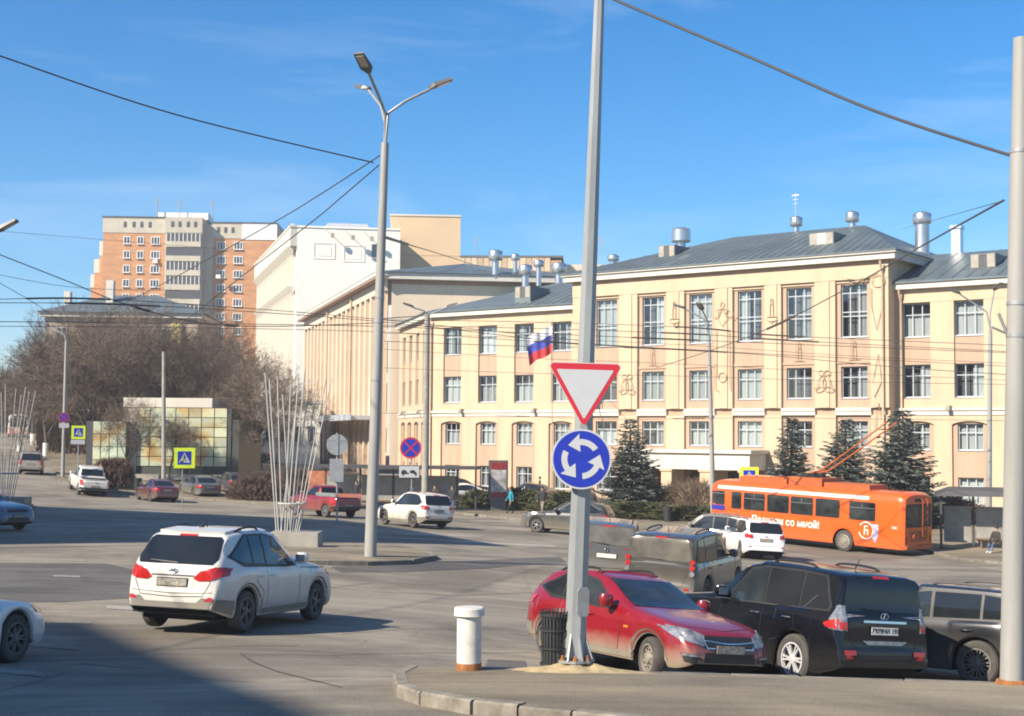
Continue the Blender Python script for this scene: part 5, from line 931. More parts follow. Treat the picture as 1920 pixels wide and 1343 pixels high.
# ---------------------------------------------------------------- trolleybuses
M_ORG = paint('orange_paint', (.70, .105, .008), .25, zt=1.0, rough=.35, dcol=(.35, .2, .1)); M_ORGF = mat('faded_orange', (.42, .105, .028), .5, var=.15, scale=2); M_BWH = mat('bus_white', (.78, .74, .66), .5, var=.1); M_BGL = mat('bus_glass', (.035, .042, .042), .07, var=.6, scale=1.2, spec=.7)
def trolleybus(name, label, pm, stripe, full=True, cat='trolleybus'):
    L, W, H = 11.6, 2.5, 3.02; c = Car.__new__(Car); c.L, c.W, c.H = L, W, H; c.wb, c.r = 5.75, .51; fo = 2.55; c.fx, c.rx = L / 2 - fo, L / 2 - fo - c.wb; c.ra = .60; c.pm = pm
    c.root = thing(name, label, cat); st = sorted({0, .02, .05, .1, .2, .35, L - .35, L - .2, L - .1, L - .05, L - .02, L, *[round(x, 3) for x in np.linspace(.5, L - .5, 40)], *[round(f + c.ra * math.cos(R(a)), 3) for f in (fo, fo + c.wb) for a in range(0, 181, 10)]}); rows = []
    for x in st:
        e = min(x, L - x); k = 1 - .10 * max(0, 1 - e / .35) ** 2.2; w = W / 2 * k; zb = .36; zt = H - .14 * max(0, 1 - e / .4) ** 2
        for f in (fo, fo + c.wb):
            if abs(x - f) < c.ra: zb = max(zb, c.r + math.sqrt(c.ra ** 2 - (x - f) ** 2))
        half = [(w * .975, zb), (w, zb + .12), (w, 1.3), (w * .995, 2.3), (w * .985, 2.55), (w * .955, 2.72), (w * .90, zt - .18), (w * .80, zt - .09), (w * .6, zt - .03), (w * .3, zt - .005), (0, zt)]
        rows.append([(L / 2 - x, y, z) for y, z in half] + [(L / 2 - x, -y, z) for y, z in half[-2::-1]])
    n = len(rows[0]); mb = MB(); mb.add([p for r_ in rows for p in r_], [(i * n + k, i * n + k + 1, (i + 1) * n + k + 1, (i + 1) * n + k) for i in range(len(rows) - 1) for k in range(n - 1)] + [list(range(n))[::-1], [(len(rows) - 1) * n + k for k in range(n)]])
    c.bvh = BVHTree.FromPolygons([Vector(p) for p in mb.v], mb.f); c.body = mb.build('body', pm, c.root, smooth=38); MB().bx(-5.4, 5.4, -.85, .85, .3, 1.0).bx(c.rx + .62, c.fx - .62, -1.15, 1.15, .34, .6).build('underbody', M_UNDER, c.root); X = L / 2
    wins = [(X - .95, X - .12), (X - 2.05, X - 1.45), (X - 3.55, X - 2.25), (X - 5.05, X - 3.75), (X - 6.5, X - 5.2), (X - 8.05, X - 6.7), (X - 10.05, X - 8.65)]
    for i, (a, b) in enumerate(wins):
        z0, z1 = (1.60 if i else 1.75), 2.42
        for v in ('L', 'R'):
            ch = .06; po = lambda d: [(a - d + ch, z0 - d), (b + d - ch, z0 - d), (b + d, z0 - d + ch), (b + d, z1 + d - ch), (b + d - ch, z1 + d), (a - d + ch, z1 + d), (a - d, z1 + d - ch), (a - d, z0 - d + ch)]
            o = c.patch('side_window', v, po(.03), M_BLK, .006, .25); c.patch('pane', v, po(-.012), M_BGL, .012, .25, parent=o)
            if i in (2, 4, 6, 0): c.line(v, [(a, z0 + .56), (b, z0 + .56)], w=.03, m=M_ALLOY, off=.017, name='sash_bar', parent=o); c.line(v, [((a + b) / 2, z0 + .56), ((a + b) / 2, z1)], w=.025, m=M_ALLOY, off=.017, name='sash_bar', parent=o)
    o = c.patch('rear_window', 'B', [(-1.02, 1.38), (1.02, 1.38), (1.08, 1.46), (1.04, 2.38), (.96, 2.46), (-.96, 2.46), (-1.04, 2.38), (-1.08, 1.46)], M_BLK, .006, .2); c.patch('pane', 'B', rect(-1.0, -.02, 1.45, 2.40), M_BGL, .014, .2, parent=o); c.patch('pane', 'B', rect(.02, 1.0, 1.45, 2.40), M_BGL, .014, .2, parent=o)
    c.patch('windscreen', 'F', rect(-1.0, 1.0, 1.3, 2.45), M_BGL, .01, .2)
    for v in ('L', 'R'): c.patch('roof_stripe', v, rect(-X + 1.9, X - .5, 2.56, 2.72), stripe, .012, .4)
    sym(c, 'tail_lamp', 'B', rect(.92, 1.06, .62, .98), M_RED, .02, .1); sym(c, 'headlamp', 'F', rect(.6, .95, .75, .95), M_CLR, .02, .1); c.patch('destination_box', 'B', rect(-.35, .35, 2.56, 2.72), M_BLK, .012, .1); c.patch('destination_box', 'F', rect(-.8, .8, 2.55, 2.75), M_BLK, .012, .1)
    c.wheels('steel', 5, 0, M_STEELW)
    for v in ('L', 'R'):
        for q in (c.fx, c.rx): c.patch('arch_trim', v, [(q + .68 * math.cos(R(a)), .51 + .68 * math.sin(R(a))) for a in range(-5, 186, 10)] + [(q + .604 * math.cos(R(a)), .51 + .604 * math.sin(R(a))) for a in range(185, -6, -10)], pm, .02, .15)
        for a_, b_ in zip(wins, wins[1:]): c.line(v, [((a_[0] + b_[1]) / 2, .7 if abs((a_[0] + b_[1]) / 2 - c.rx) > .7 and abs((a_[0] + b_[1]) / 2 - c.fx) > .7 else 1.25), ((a_[0] + b_[1]) / 2, 2.55)], w=.012, m=M_ORGF, name='panel_seam')
        c.line(v, [(-X + 1.4, 1.5), (X - 1.1, 1.5)], w=.014, m=M_ORGF, name='panel_seam')
        c.line(v, [(-X + .2, .62), (c.rx - .7, .62)], w=.02, m=M_ORGF); c.line(v, [(c.rx + .7, .62), (c.fx - .7, .62)], w=.02, m=M_ORGF)
    if full:
        ra = link('roof_equipment', MB().bx(-3.6, -1.0, -.75, .75, 2.96, 3.22).bx(-.9, 1.1, -.8, .8, 2.96, 3.40).bx(1.3, 4.3, -.7, .7, 2.96, 3.24).mesh('roof_equipment', M_ORGF), c.root)
        for x in (1.5, 2.4, 3.3): link('roof_panel', MB().bx(x, x + .8, -.66, .66, 3.242, 3.29).mesh('roof_panel', pm), ra)
        link('pole_base', MB().bx(-.4, .7, -.55, .55, 3.404, 3.47).bx(-.2, .6, -.5, -.2, 3.47, 3.6).bx(-.2, .6, .2, .5, 3.47, 3.6).mesh('pole_base', M_BLK), ra)
        for y in (-.35, .35): MB().tube([(.5, y, 3.5), (-.5, y, 3.75), (-1.9, y * 1.05, 4.65), (-4.3, y * 1.2, 6.25)], [.06, .05, .042, .035], 7).build('trolley_pole', M_ORGF, c.root, smooth=50)
        for y in (-.35, .35): MB().tube([(-4.3, y * 1.2, 6.25), (-4.45, y * 1.2, 6.38)], [.05, .06], 7).build('current_collector', M_BLK, c.root)
        lad = MB()
        for y in (-.55, -.15): lad.tube([(-X - .12, y, .95), (-X - .12, y, 2.6), (-X + .1, y, 2.85)], .022, 6)
        for z in np.arange(1.1, 2.6, .3): lad.tube([(-X - .12, -.55, z), (-X - .12, -.15, z)], .018, 6)
        lad.build('ladder', M_ORGF, c.root)
        for y in (-.35, .45): MB().lathe([(.12, 0), (.12, .2), (.03, .22)], 10, M=T3(-X - .1, y, .95) @ Matrix.Rotation(R(90), 4, 'Y')).build('rope_catcher', M_ORGF, c.root)
        MB().bx(-X - .1, -X + .3, -1.1, 1.1, .40, .55).build('rear_bumper', M_ORGF, c.root); c.patch('service_hatch', 'B', rect(-.72, .72, .72, 1.22), M_ORGF, .014, .2)
        def deco(me, x, z, v='L'):
            for m_ in list(me.vertices):
                p = m_.co; h = c.hit('L', x - p.x, z + p.y); m_.co = (x - p.x, (h[0].y if h else W / 2) + .014, z + p.y)
            return me
        me = deco(text_mesh('Поехали со мной!', .48, .012), .95, 1.13); me.materials.append(M_BWH); tag(link('lettering', me, c.root), kind='stuff')
        # round emblem with a bird-like mark on a pale arrow head
        em = c.patch('emblem', 'L', [(-4.45, 1.45), (-3.75, 1.40), (-4.0, 1.0), (-4.28, .55), (-4.45, .95)], mat('pale_violet_print', (.50, .45, .62), .5, var=.35, scale=4), .012, .12)
        cx, cz = -3.78, 1.12; c.patch('emblem_ring', 'L', [(cx + .44 * math.cos(a), cz + .44 * math.sin(a)) for a in np.linspace(0, 6.283, 21)[:20]], pm, .015, .12, parent=em); c.line('L', [(cx + .39 * math.cos(a), cz + .39 * math.sin(a)) for a in np.linspace(.6, 6.0, 28)], w=.055, m=M_BWH, off=.02, name='emblem_ring', parent=em)
        for l in ([(cx + .08, cz - .2), (cx + .08, cz + .2), (cx - .12, cz + .2)], [(cx + .08, cz + .03), (cx - .1, cz + .03), (cx - .1, cz - .2)]): c.line('L', l, w=.06, m=M_BWH, off=.02, name='emblem_mark', parent=em)
        me = deco(text_mesh('1661', .17, .004), -5.32, 1.36); me.materials.append(M_BWH); tag(link('fleet_number', me, c.root), kind='stuff')
        c.patch('route_board', 'L', rect(X - 1.0, X - .08, 1.45, 1.70), mat('blue_board', (.03, .03, .30), .4, var=.1), .02, .2)
    return c
tb = trolleybus('trolleybus', 'orange trolleybus with white lettering and raised trolley poles by the spruces', M_ORG, M_BWH); park(tb, 131.5, xy=(18.1, 64.3), at_local=(-tb.L / 2, tb.W / 2))
tb2 = trolleybus('city_bus', 'white and orange bus coming down the left road', paint('bus_orange_white', (.72, .66, .60), .8, zt=1.75, dcol=(.62, .12, .02)), M_ORG, full=False, cat='bus'); park(tb2, -70, 33, 820, (tb2.L / 2, 0))
# ================================================================ poles, signs, street furniture
M_GALV = mat('galvanised_steel', (0.33, 0.345, 0.345), .5, metal=.35, var=.18, scale=1.5, stretch=(3, 3, .5)); M_GREYP = mat('grey_pole_paint', (0.31, 0.305, 0.285), .6, var=.15, scale=1.2, stretch=(3, 3, .4)); M_RUST = mat('rust', (0.35, .14, .045), .9, var=.4, scale=8)
M_LAMP = mat('lamp_housing', (0.13, 0.13, 0.13), .5, metal=.3, var=.15); M_LENS = mat('lamp_lens', (.42, .40, .33), .2, var=.15); M_CONC = mat('old_concrete', (.33, .31, .27), .9, var=.22, scale=2, bump=.3)
SGW = mat('sign_white', (.46, .47, .485), .45, var=.05, scale=5); SGR = mat('sign_red', (.50, .02, .035), .4, var=.08); SGB = mat('sign_blue', (.012, .03, .36), .4, var=.12, scale=4); SGY = mat('sign_fluorescent_yellow', (.66, .80, .03), .45, var=.05); SGK = mat('sign_black', (.02, .02, .02), .5, var=0); SGG = mat('sign_back_grey', (.36, .37, .38), .5, metal=.3, var=.15)
def lean(base, top): return Vector(top) - Vector(base)
def face_cam(p, extra=0):
    """Frame of a plate standing at p whose local z looks back along the street towards the viewer."""
    a = math.atan2(p.x, p.y) + extra; n = Vector((-math.sin(a), -math.cos(a), 0)); x = Vector((math.cos(a), -math.sin(a), 0)); return Matrix(((x.x, 0, n.x, p.x), (x.y, 0, n.y, p.y), (0, 1, 0, p.z), (0, 0, 0, 1)))
def plate2(name, poly, z0, z1, m, parent=None, M=None): return link(name, MB().prism(poly, z0, z1).mesh(name, m), parent, M=M)
def ngon(r, n=32, cx=0, cy=0): return [(cx + r * math.cos(2 * math.pi * k / n), cy + r * math.sin(2 * math.pi * k / n)) for k in range(n)]
def rtri(w, r):
    """Downward triangle with rounded corners."""
    h = w * .866; cs = [(-w / 2 + r * 1.73, h / 2 - r), (w / 2 - r * 1.73, h / 2 - r), (0, -h / 2 + 2 * r)]; o = []
    for (cx, cy), a0 in zip(cs, (210, 90, -30)):
        o += [(cx + r * math.cos(R(a0 - 120 * i / 6)), cy + r * math.sin(R(a0 - 120 * i / 6))) for i in range(7)]
    return o
# sign post in the foreground
pb = ground_at(1077, 1258, .13); ptop = at(1126, -60, pb.y + .05)
post = thing('sign_post', 'tall leaning eight-sided galvanised post with ribbed foot that carries the signs', 'post', pb)
ax = (ptop - pb); hgt = ax.length; axn = ax.normalized()
mb = MB(); mb.tube([Vector((0, 0, .16)), axn * hgt * .3, axn * hgt], [.138, .118, .062], 8, tw=.39); mb.build('shaft', M_GALV, post)
link('base_plate', MB().lathe([(.24, .11), (.24, .14)], 8).mesh('base_plate', M_GALV), post)
for k in range(8):
    a = .39 + math.pi / 4 * k; d = Vector((math.cos(a), math.sin(a), 0)); q = Vector((-d.y, d.x, 0)) * .008
    vs = [d * .125 + q + Vector((0, 0, .14)), d * .235 + q + Vector((0, 0, .14)), d * .13 + q + Vector((0, 0, .44)), d * .125 - q + Vector((0, 0, .14)), d * .235 - q + Vector((0, 0, .14)), d * .13 - q + Vector((0, 0, .44))]
    link('gusset', MB().add(vs, [(0, 1, 2), (3, 5, 4), (1, 4, 5, 2), (0, 2, 5, 3)]).mesh('gusset', M_GALV), post)
    d2 = Vector((math.cos(a + .39), math.sin(a + .39), 0)) * .205; link('anchor_bolt', MB().tube([d2 + Vector((0, 0, -.02)), d2 + Vector((0, 0, .2))], .016, 6).tube([d2 + Vector((0, 0, .14)), d2 + Vector((0, 0, .17))], .028, 6).mesh('anchor_bolt', M_RUST), post)
hd = axn * .82 + Vector((.06, -.128, 0)); link('service_door', MB().prism([(x * .075, y * .17) for x, y in [(-1, -.75), (-.6, -1), (.6, -1), (1, -.75), (1, .75), (.6, 1), (-.6, 1), (-1, .75)]], 0, .022).mesh('service_door', M_GALV), post, M=Matrix(((.92, .03, .38, hd.x), (.38, 0, -.92, hd.y), (0, 1, 0, hd.z), (0, 0, 0, 1))))
# give-way and roundabout signs
sp = at(1096, 742, pb.y - .20); gw = thing('give_way_sign', 'white triangular give-way sign with red border on the tall post', 'road sign', sp); gw.matrix_world = face_cam(sp, R(-3)) @ Matrix.Rotation(R(-1.2), 4, 'Z')
plate2('plate', rtri(.90, .045), -.012, 0, SGW, gw); plate2('red_border', rtri(.875, .04), .001, .003, SGR, gw); plate2('white_field', [(x, y + .012) for x, y in rtri(.68, .012)], .004, .006, SGW, gw); MB().bx(-.12, .12, -.03, .03, -.18, -.013).build('bracket', M_GALV, gw)
sp = at(1090, 861, pb.y - .20); rb = thing('roundabout_sign', 'round blue roundabout sign with three white arrows below the triangle', 'road sign', sp); rb.matrix_world = face_cam(sp, R(-3)) @ Matrix.Rotation(R(-1.2), 4, 'Z')
plate2('plate', ngon(.355, 40), -.012, 0, SGW, rb); plate2('blue_field', ngon(.332, 40), .001, .003, SGB, rb); MB().bx(-.12, .12, -.03, .03, -.18, -.013).build('bracket', M_GALV, rb); MB().bx(-.12, .12, -.03, .03, -.18, -.013).box((0, 0, 0), (.001, .001, .001))
for k in range(3):
    a0 = R(35 + 120 * k); ri, ro = .165, .235; n = 8; sw = R(62); arc = [(ro * math.cos(a0 + sw * i / n), ro * math.sin(a0 + sw * i / n)) for i in range(n + 1)]; arc2 = [(ri * math.cos(a0 + sw * i / n), ri * math.sin(a0 + sw * i / n)) for i in range(n, -1, -1)]
    e = a0 + sw; tip = (.215 * math.cos(e + R(38)), .215 * math.sin(e + R(38)))
    plate2('arrow', arc + [(.30 * math.cos(e - .02), .30 * math.sin(e - .02)), (tip[0] * 1.05, tip[1] * 1.05), (.085 * math.cos(e), .085 * math.sin(e))] + arc2, .004, .0062, SGW, rb)
# thick pole at the right edge
rp = ground_at(1897, 1284, .13); rt = at(1916, 72, rp.y); po = thing('utility_pole', 'thick grey steel pole at the right edge of the picture', 'pole', rp); ax = rt - rp
MB().tube([Vector((0, 0, -.1)), ax * .5, ax * .82], [.135, .122, .113], 20).build('shaft', M_GREYP, po, smooth=60); MB().tube([ax * .8, ax], [.105, .098], 20).build('upper_shaft', M_GREYP, po, smooth=60)
for t in (.818, .53, .58): MB().tube([ax * t, ax * (t + .006)], [.128 if t < .8 else .12] * 2, 20).build('collar', M_GALV, po, smooth=40)
MB().tube([ax * .53 + Vector((-.1, 0, 0)), ax * .53 + Vector((-.22, -.02, .28))], .018, 6).tube([ax * .535 + Vector((-.1, 0, 0)), ax * .53 + Vector((-.3, -.02, .12))], .014, 6).build('hook', M_GALV, po); MB().lathe([(.19, -.01), (.17, .05), (.14, .06)], 20).build('rusty_foot', M_RUST, po)
def lamp_head(parent, p, d, L=.72, w=.38):
    d = Vector(d).normalized(); s = d.cross(Vector((0, 0, 1))).normalized(); u = s.cross(d)
    M = Matrix(((d.x, s.x, u.x, p[0]), (d.y, s.y, u.y, p[1]), (d.z, s.z, u.z, p[2]), (0, 0, 0, 1)))
    o = link('lamp_head', MB().add([(0, -.06, .0), (0, .06, 0), (L * .25, w / 2, 0), (L, w / 2 * .85, 0), (L, -w / 2 * .85, 0), (L * .25, -w / 2, 0), (0, -.05, .09), (0, .05, .09), (L * .25, w * .36, .12), (L, w * .32, .07), (L, -w * .32, .07), (L * .25, -w * .36, .12)], [(5, 4, 3, 2, 1, 0), (6, 7, 8, 9, 10, 11), (0, 1, 7, 6), (1, 2, 8, 7), (2, 3, 9, 8), (3, 4, 10, 9), (4, 5, 11, 10), (5, 0, 6, 11)]).mesh('lamp_head', M_LAMP), parent, M=M)
    link('lamp_glass', MB().bx(L * .35, L * .9, -w * .3, w * .3, -.02, -.004).mesh('lamp_glass', M_LENS), o)
def lamp_post(name, label, base, top, r0, r1, arms, mat_=None, group=None, cat='street lamp', band=True):
    t = thing(name, label, cat, base, group=group); ax = Vector(top) - Vector(base)
    MB().tube([Vector((0, 0, -.15)), ax * .45, ax], [r0, (r0 + r1) / 2, r1], 16).build('shaft', mat_ or M_GREYP, t, smooth=60)
    for pts, dr in arms:
        P_ = [Vector(p) - Vector(base) for p in pts]; MB().tube(P_, .045 if r0 > .12 else .04, 8).build('arm', M_GALV, t, smooth=60)
        if dr is not None: lamp_head(t, P_[-1], dr)
    if band:
        for f in (.42, .56, .62): MB().tube([ax * f, ax * (f + .004)], [r0 * (1 - f) + r1 * f + .012] * 2, 16).build('clamp_band', M_GALV, t)
    return t
b = ground_at(694, 1044, .12); d = b.y
lamp_post('street_lamp', 'tall grey street lamp with three heads on the traffic island', b, at(722, 268, d), .175, .11,
          [([at(721, 272, d), at(723, 215, d), at(710, 180, d - .5), at(692, 138, d - 1.6)], (-.25, -.6, .42)), ([at(722, 272, d), at(728, 212, d), at(760, 190, d), at(805, 168, d + .2)], (.9, .1, .40)), ([at(723, 235, d), at(715, 200, d + .4), at(692, 170, d + 1.5)], (-.5, .7, .30))])
def P3(px, py, d): return at(px, py, d)
d = 88; b = at(797, 925, d); b.z = G(b.x, b.y); lamp_post('utility_pole', 'weathered concrete pole with crossed lamp arms left of the flag', b, at(801, 590, d), .24, .17, [([P3(801, 592, d), P3(795, 583, d), P3(775, 577, d - .5)], (-.8, -.2, .3)), ([P3(802, 592, d), P3(815, 586, d), P3(838, 576, d)], (.9, 0, .3))], M_CONC, cat='pole')
d = 80; b = at(1338, 960, d); b.z = G(b.x, b.y); lamp_post('street_lamp', 'grey street lamp with two heads before the porch of the institute', b, at(1329, 628, d), .17, .10, [([P3(1329, 630, d), P3(1328, 605, d), P3(1317, 582, d - .8)], (-.3, -.5, .35)), ([P3(1329, 630, d), P3(1322, 600, d), P3(1285, 580, d)], (-.9, 0, .3))], band=False)
d = 74; b = at(1853, 970, d); b.z = G(b.x, b.y); lamp_post('street_lamp', 'grey street lamp with two heads behind the bus shelter', b, at(1857, 618, d), .17, .10, [([P3(1857, 620, d), P3(1856, 590, d), P3(1864, 545, d)], (.2, -.6, .3)), ([P3(1857, 620, d), P3(1850, 585, d), P3(1800, 552, d)], (-.9, 0, .35))], band=False)
d = 98; b = at(307, 930, d); b.z = G(b.x, b.y); lamp_post('utility_pole', 'slim pale pole in front of the glass pavilion', b, at(307, 660, d), .17, .12, [], M_CONC, cat='pole')
d = 101; b = at(117, 915, d); b.z = G(b.x, b.y); lamp_post('street_lamp', 'slim street lamp beside the left road with its arm reaching left', b, at(124, 640, d), .14, .09, [([P3(124, 642, d), P3(121, 628, d), P3(92, 612, d)], (-.9, -.1, .3))], band=False)
d = 40; p0 = at(-40, 455, d); b = Vector((p0.x - .5, p0.y, G(p0.x, p0.y))); lamp_post('street_lamp', 'street lamp whose head alone peeks in at the left edge', b, (b.x, b.y, p0.z - .4), .15, .09, [([Vector((b.x, b.y, p0.z - .4)), at(-30, 450, d), at(-8, 438, d)], (.85, 0, .5))], band=False)
# no-stopping, crossing and other small signs
def sign_post(name, label, px, py, d=None, top_py=None, r=.03, cat='sign post', mat_=None):
    b = ground_at(px, py) if d is None else at(px, py, d)
    if d is not None: b.z = G(b.x, b.y)
    tp = at(px, top_py, b.y); t = thing(name, label, cat, b); MB().tube([(0, 0, -.1), (tp - b)], r, 8).build('shaft', mat_ or M_GALV, t); return t, b
def crossing_sign(label, p, w, extra=0, parent_label=None):
    t = thing('crossing_sign', label, 'road sign', p); t.matrix_world = face_cam(p, extra); h = w / 2
    plate2('plate', rect(-h, h, -h, h), -.012, 0, SGY, t); plate2('blue_field', rect(-h * .66, h * .66, -h * .66, h * .66), .001, .003, SGB, t); plate2('white_triangle', [(-h * .56, -h * .46), (h * .56, -h * .46), (0, h * .54)], .004, .006, SGW, t)
    k = h * .5; mb = MB().prism(ngon(k * .13, 10, 0, k * .55), .007, .009); mb.prism([(-k * .12, k * .4), (k * .14, k * .4), (k * .12, -k * .1), (-k * .1, -k * .1)], .007, .009); mb.prism([(-k * .1, -k * .1), (k * .02, -k * .1), (-k * .28, -k * .8), (-k * .42, -k * .75)], .007, .009); mb.prism([(0, -k * .1), (k * .12, -k * .1), (k * .45, -k * .7), (k * .32, -k * .8)], .007, .009); mb.prism([(-k * .1, k * .35), (-k * .02, k * .3), (-k * .3, -k * .08), (-k * .4, 0)], .007, .009); mb.prism([(k * .1, k * .35), (k * .02, k * .3), (k * .28, -k * .05), (k * .38, 0)], .007, .009)
    link('walking_figure', mb.mesh('walking_figure', SGK), t)
    for q in (.72, .5, .28): plate2('stripe', [(-h * .5 * q - h * .1, -h * .44), (-h * .5 * q + h * .0, -h * .44), (-h * .5 * q + h * .06, -h * .3), (-h * .5 * q - h * .02, -h * .3)], .0095, .011, SGK, t)
    return t
t, b = sign_post('sign_post', 'thin post carrying the larger crossing sign on the shaded roadway', 342, 962, top_py=842, r=.03); crossing_sign('larger yellow-edged pedestrian crossing sign in front of the glass pavilion', at(346, 859, b.y - .06), 38 * b.y / FPX)
t, b = sign_post('sign_post', 'thin post carrying the smaller crossing sign near the left road', 147, 905, d=92, top_py=800, r=.035); crossing_sign('smaller yellow-edged pedestrian crossing sign left of the glass pavilion', at(147, 811, b.y - .06), 25 * b.y / FPX); tag(plate2('plate_sign', rect(-.45, .45, -.15, .15), 0, .012, SGW, None, face_cam(at(146, 829, b.y - .06))), 'small white plate under the smaller crossing sign', 'road sign')
crossing_sign('yellow-edged crossing sign peeking over the trolleybus roof', at(1405, 893, 84), 1.1); t, b = sign_post('sign_post', 'thin post behind the trolleybus carrying a crossing sign', 1405, 960, d=84.1, top_py=880, r=.035)
def no_stop(label, p, r):
    t = thing('no_stopping_sign', label, 'road sign', p); t.matrix_world = face_cam(p); plate2('plate', ngon(r, 28), -.012, 0, SGR, t); plate2('blue_field', ngon(r * .84, 28), .001, .003, SGB, t)
    for a in (45, -45): plate2('red_bar', [(x * math.cos(R(a)) - y * math.sin(R(a)), x * math.sin(R(a)) + y * math.cos(R(a))) for x, y in rect(-r * .84, r * .84, -r * .065, r * .065)], .004 if a > 0 else .0065, .006 if a > 0 else .0085, SGR, t)
d = 74; no_stop('round blue no-stopping sign with red cross beside the shelter', at(770, 840, d), 20 * d / FPX); q = at(767, 885, d); t = thing('tow_plate', 'white tow-away plate under the no-stopping sign', 'road sign', q); t.matrix_world = face_cam(q); plate2('plate', rect(-.53, .53, -.3, .3), -.012, 0, SGW, t)
link('tow_symbol', MB().prism([(-.42, -.12), (-.12, -.12), (-.12, .02), (-.2, .1), (-.34, .1), (-.42, .0)], .001, .004).prism([(-.12, -.12), (.0, -.12), (.0, -.06), (-.12, -.04)], .001, .004).prism([(.02, .0), (.1, .08), (.25, .1), (.42, -.06), (.4, -.14), (.06, -.06)], .001, .004).prism(ngon(.055, 10, -.3, -.15), .001, .004).prism(ngon(.055, 10, .36, -.16), .001, .004).mesh('tow_symbol', SGK), t)
sign_post('sign_post', 'thin post carrying the no-stopping sign and tow plate', 772, 960, d=74.1, top_py=820, r=.035)
no_stop('round no-stopping sign on the lamp beside the left road', at(120, 783, 100.6), 9.5 * 100 / FPX); tag(plate2('plate_sign', rect(-.35, .35, -.17, .17), 0, .012, SGW, None, face_cam(at(120, 798, 100.6))), 'small white plate under the no-stopping sign by the left road', 'road sign')
t, b = sign_post('sign_post', 'grey post with the backs of a round sign and a plate, behind the white rods', 632, 978, d=66, top_py=812, r=.045); d = b.y
o = plate2('round_sign', ngon(.50, 28), 0, .015, SGG, None, face_cam(at(632, 834, d - .07))); tag(o, 'grey back of a round sign right of the white rods', 'road sign'); link('stiffener', MB().bx(-.06, .06, -.5, .5, .016, .05).bx(-.5, .5, .18, .22, .016, .03).mesh('stiffener', SGG), o)
o = plate2('plate_sign', rect(-.33, .33, -.55, .55), 0, .015, SGG, None, face_cam(at(631, 882, d - .07))); tag(o, 'grey back of a tall plate under the round sign back', 'road sign')
# white bollard and litter bin on the pavement tip
b = ground_at(879, 1257, .13); t = thing('bollard', 'white painted pipe bollard with cap and rusty foot on the pavement tip', 'bollard', b, R(10))
link('pipe', MB().lathe([(.145, 0), (.145, .66)], 24).mesh('pipe', mat('chipped_white_paint', (.66, .63, .56), .7, var=.22, scale=4, bump=.2), smooth=40), t); link('cap', MB().lathe([(.185, .64), (.18, .65), (.18, .72), (.165, .735), (.01, .74)], 24).mesh('cap', mat('cap_white', (.62, .60, .54), .7, var=.15), smooth=40), t); link('rusty_foot', MB().lathe([(.152, -.02), (.15, .05), (.148, .09)], 24, cap=False).mesh('rusty_foot', M_RUST), t)
b = ground_at(1040, 1257, .13) + Vector((0, .05, 0)); t = thing('litter_bin', 'dark grey slatted litter bin tucked behind the sign post', 'litter bin', b)
M_BIN = mat('bin_steel', (.045, .048, .05), .55, metal=.3, var=.3, scale=6); link('liner', MB().lathe([(.13, .03), (.15, .62)], 20).mesh('liner', mat('bin_liner', (.02, .02, .022), .7), smooth=60), t)
for k in range(26):
    a = 2 * math.pi * k / 26; M = Matrix.Rotation(a, 4, 'Z'); link('slat', cached('binslat', lambda: MB().add([(.158, -.012, .02), (.158, .012, .02), (.172, .012, .66), (.172, -.012, .66), (.19, -.012, .70), (.19, .012, .70)], [(0, 1, 2, 3), (3, 2, 5, 4)]).mesh('slat', M_BIN)), t, M=M)
for z in (.06, .25, .46, .64): link('hoop', MB().lathe([(.165 + .015 * z, z), (.177 + .015 * z, z), (.177 + .015 * z, z + .02), (.165 + .015 * z, z + .02)], 24, cap=False).mesh('hoop', M_BIN), t)
# white rod sculptures
def rods(label, px, base_py, rods_px, d, block, ring_py):
    b = at(px, base_py, d); b.z = G(b.x, b.y) + .12; t = thing('rod_sculpture', label, 'sculpture', b); bw = block
    link('plinth', MB().bx(-bw * .42, bw * .58, -.6, .6, -.2, .44).mesh('plinth', M_CONC), t)
    for i, (x0, x1, y1) in enumerate(rods_px):
        dz_ = .45 * math.sin(i * 2.1); p0 = at(x0, base_py - 18, d + dz_ * .5); p0.z = b.z + .42; p1 = at(x1, y1, d + dz_ * 1.6); link('rod', MB().tube([p0 - b, p1 - b], .021, 6).mesh('rod', mat('rod_white', (.44, .43, .40), .5, var=.15)), t)
    rp_ = at(px, ring_py, d) - b; link('hoop', MB().tube([(rp_.x + .42 * math.cos(a), rp_.y + .42 * math.sin(a), rp_.z) for a in np.linspace(0, 6.283, 17)], .035, 6).mesh('hoop', MT['rod_white']), t)
rods('bundle of splayed white rods on a concrete plinth on the traffic island', 548, 1026, [(518, 497, 700), (522, 505, 712), (528, 520, 705), (534, 545, 720), (538, 560, 700), (544, 572, 692), (548, 580, 710), (553, 596, 712), (556, 612, 708), (560, 622, 710), (526, 556, 760), (545, 530, 740)], 43.5, 1.5, 944)
rods('bundle of splayed white rods at the left edge by the dark blue car', 18, 953, [(6, 2, 735), (9, 10, 720), (12, 30, 728), (15, 40, 740), (18, 48, 726), (22, 55, 735), (25, 67, 733), (4, -12, 720)], 72, 1.6, 888)
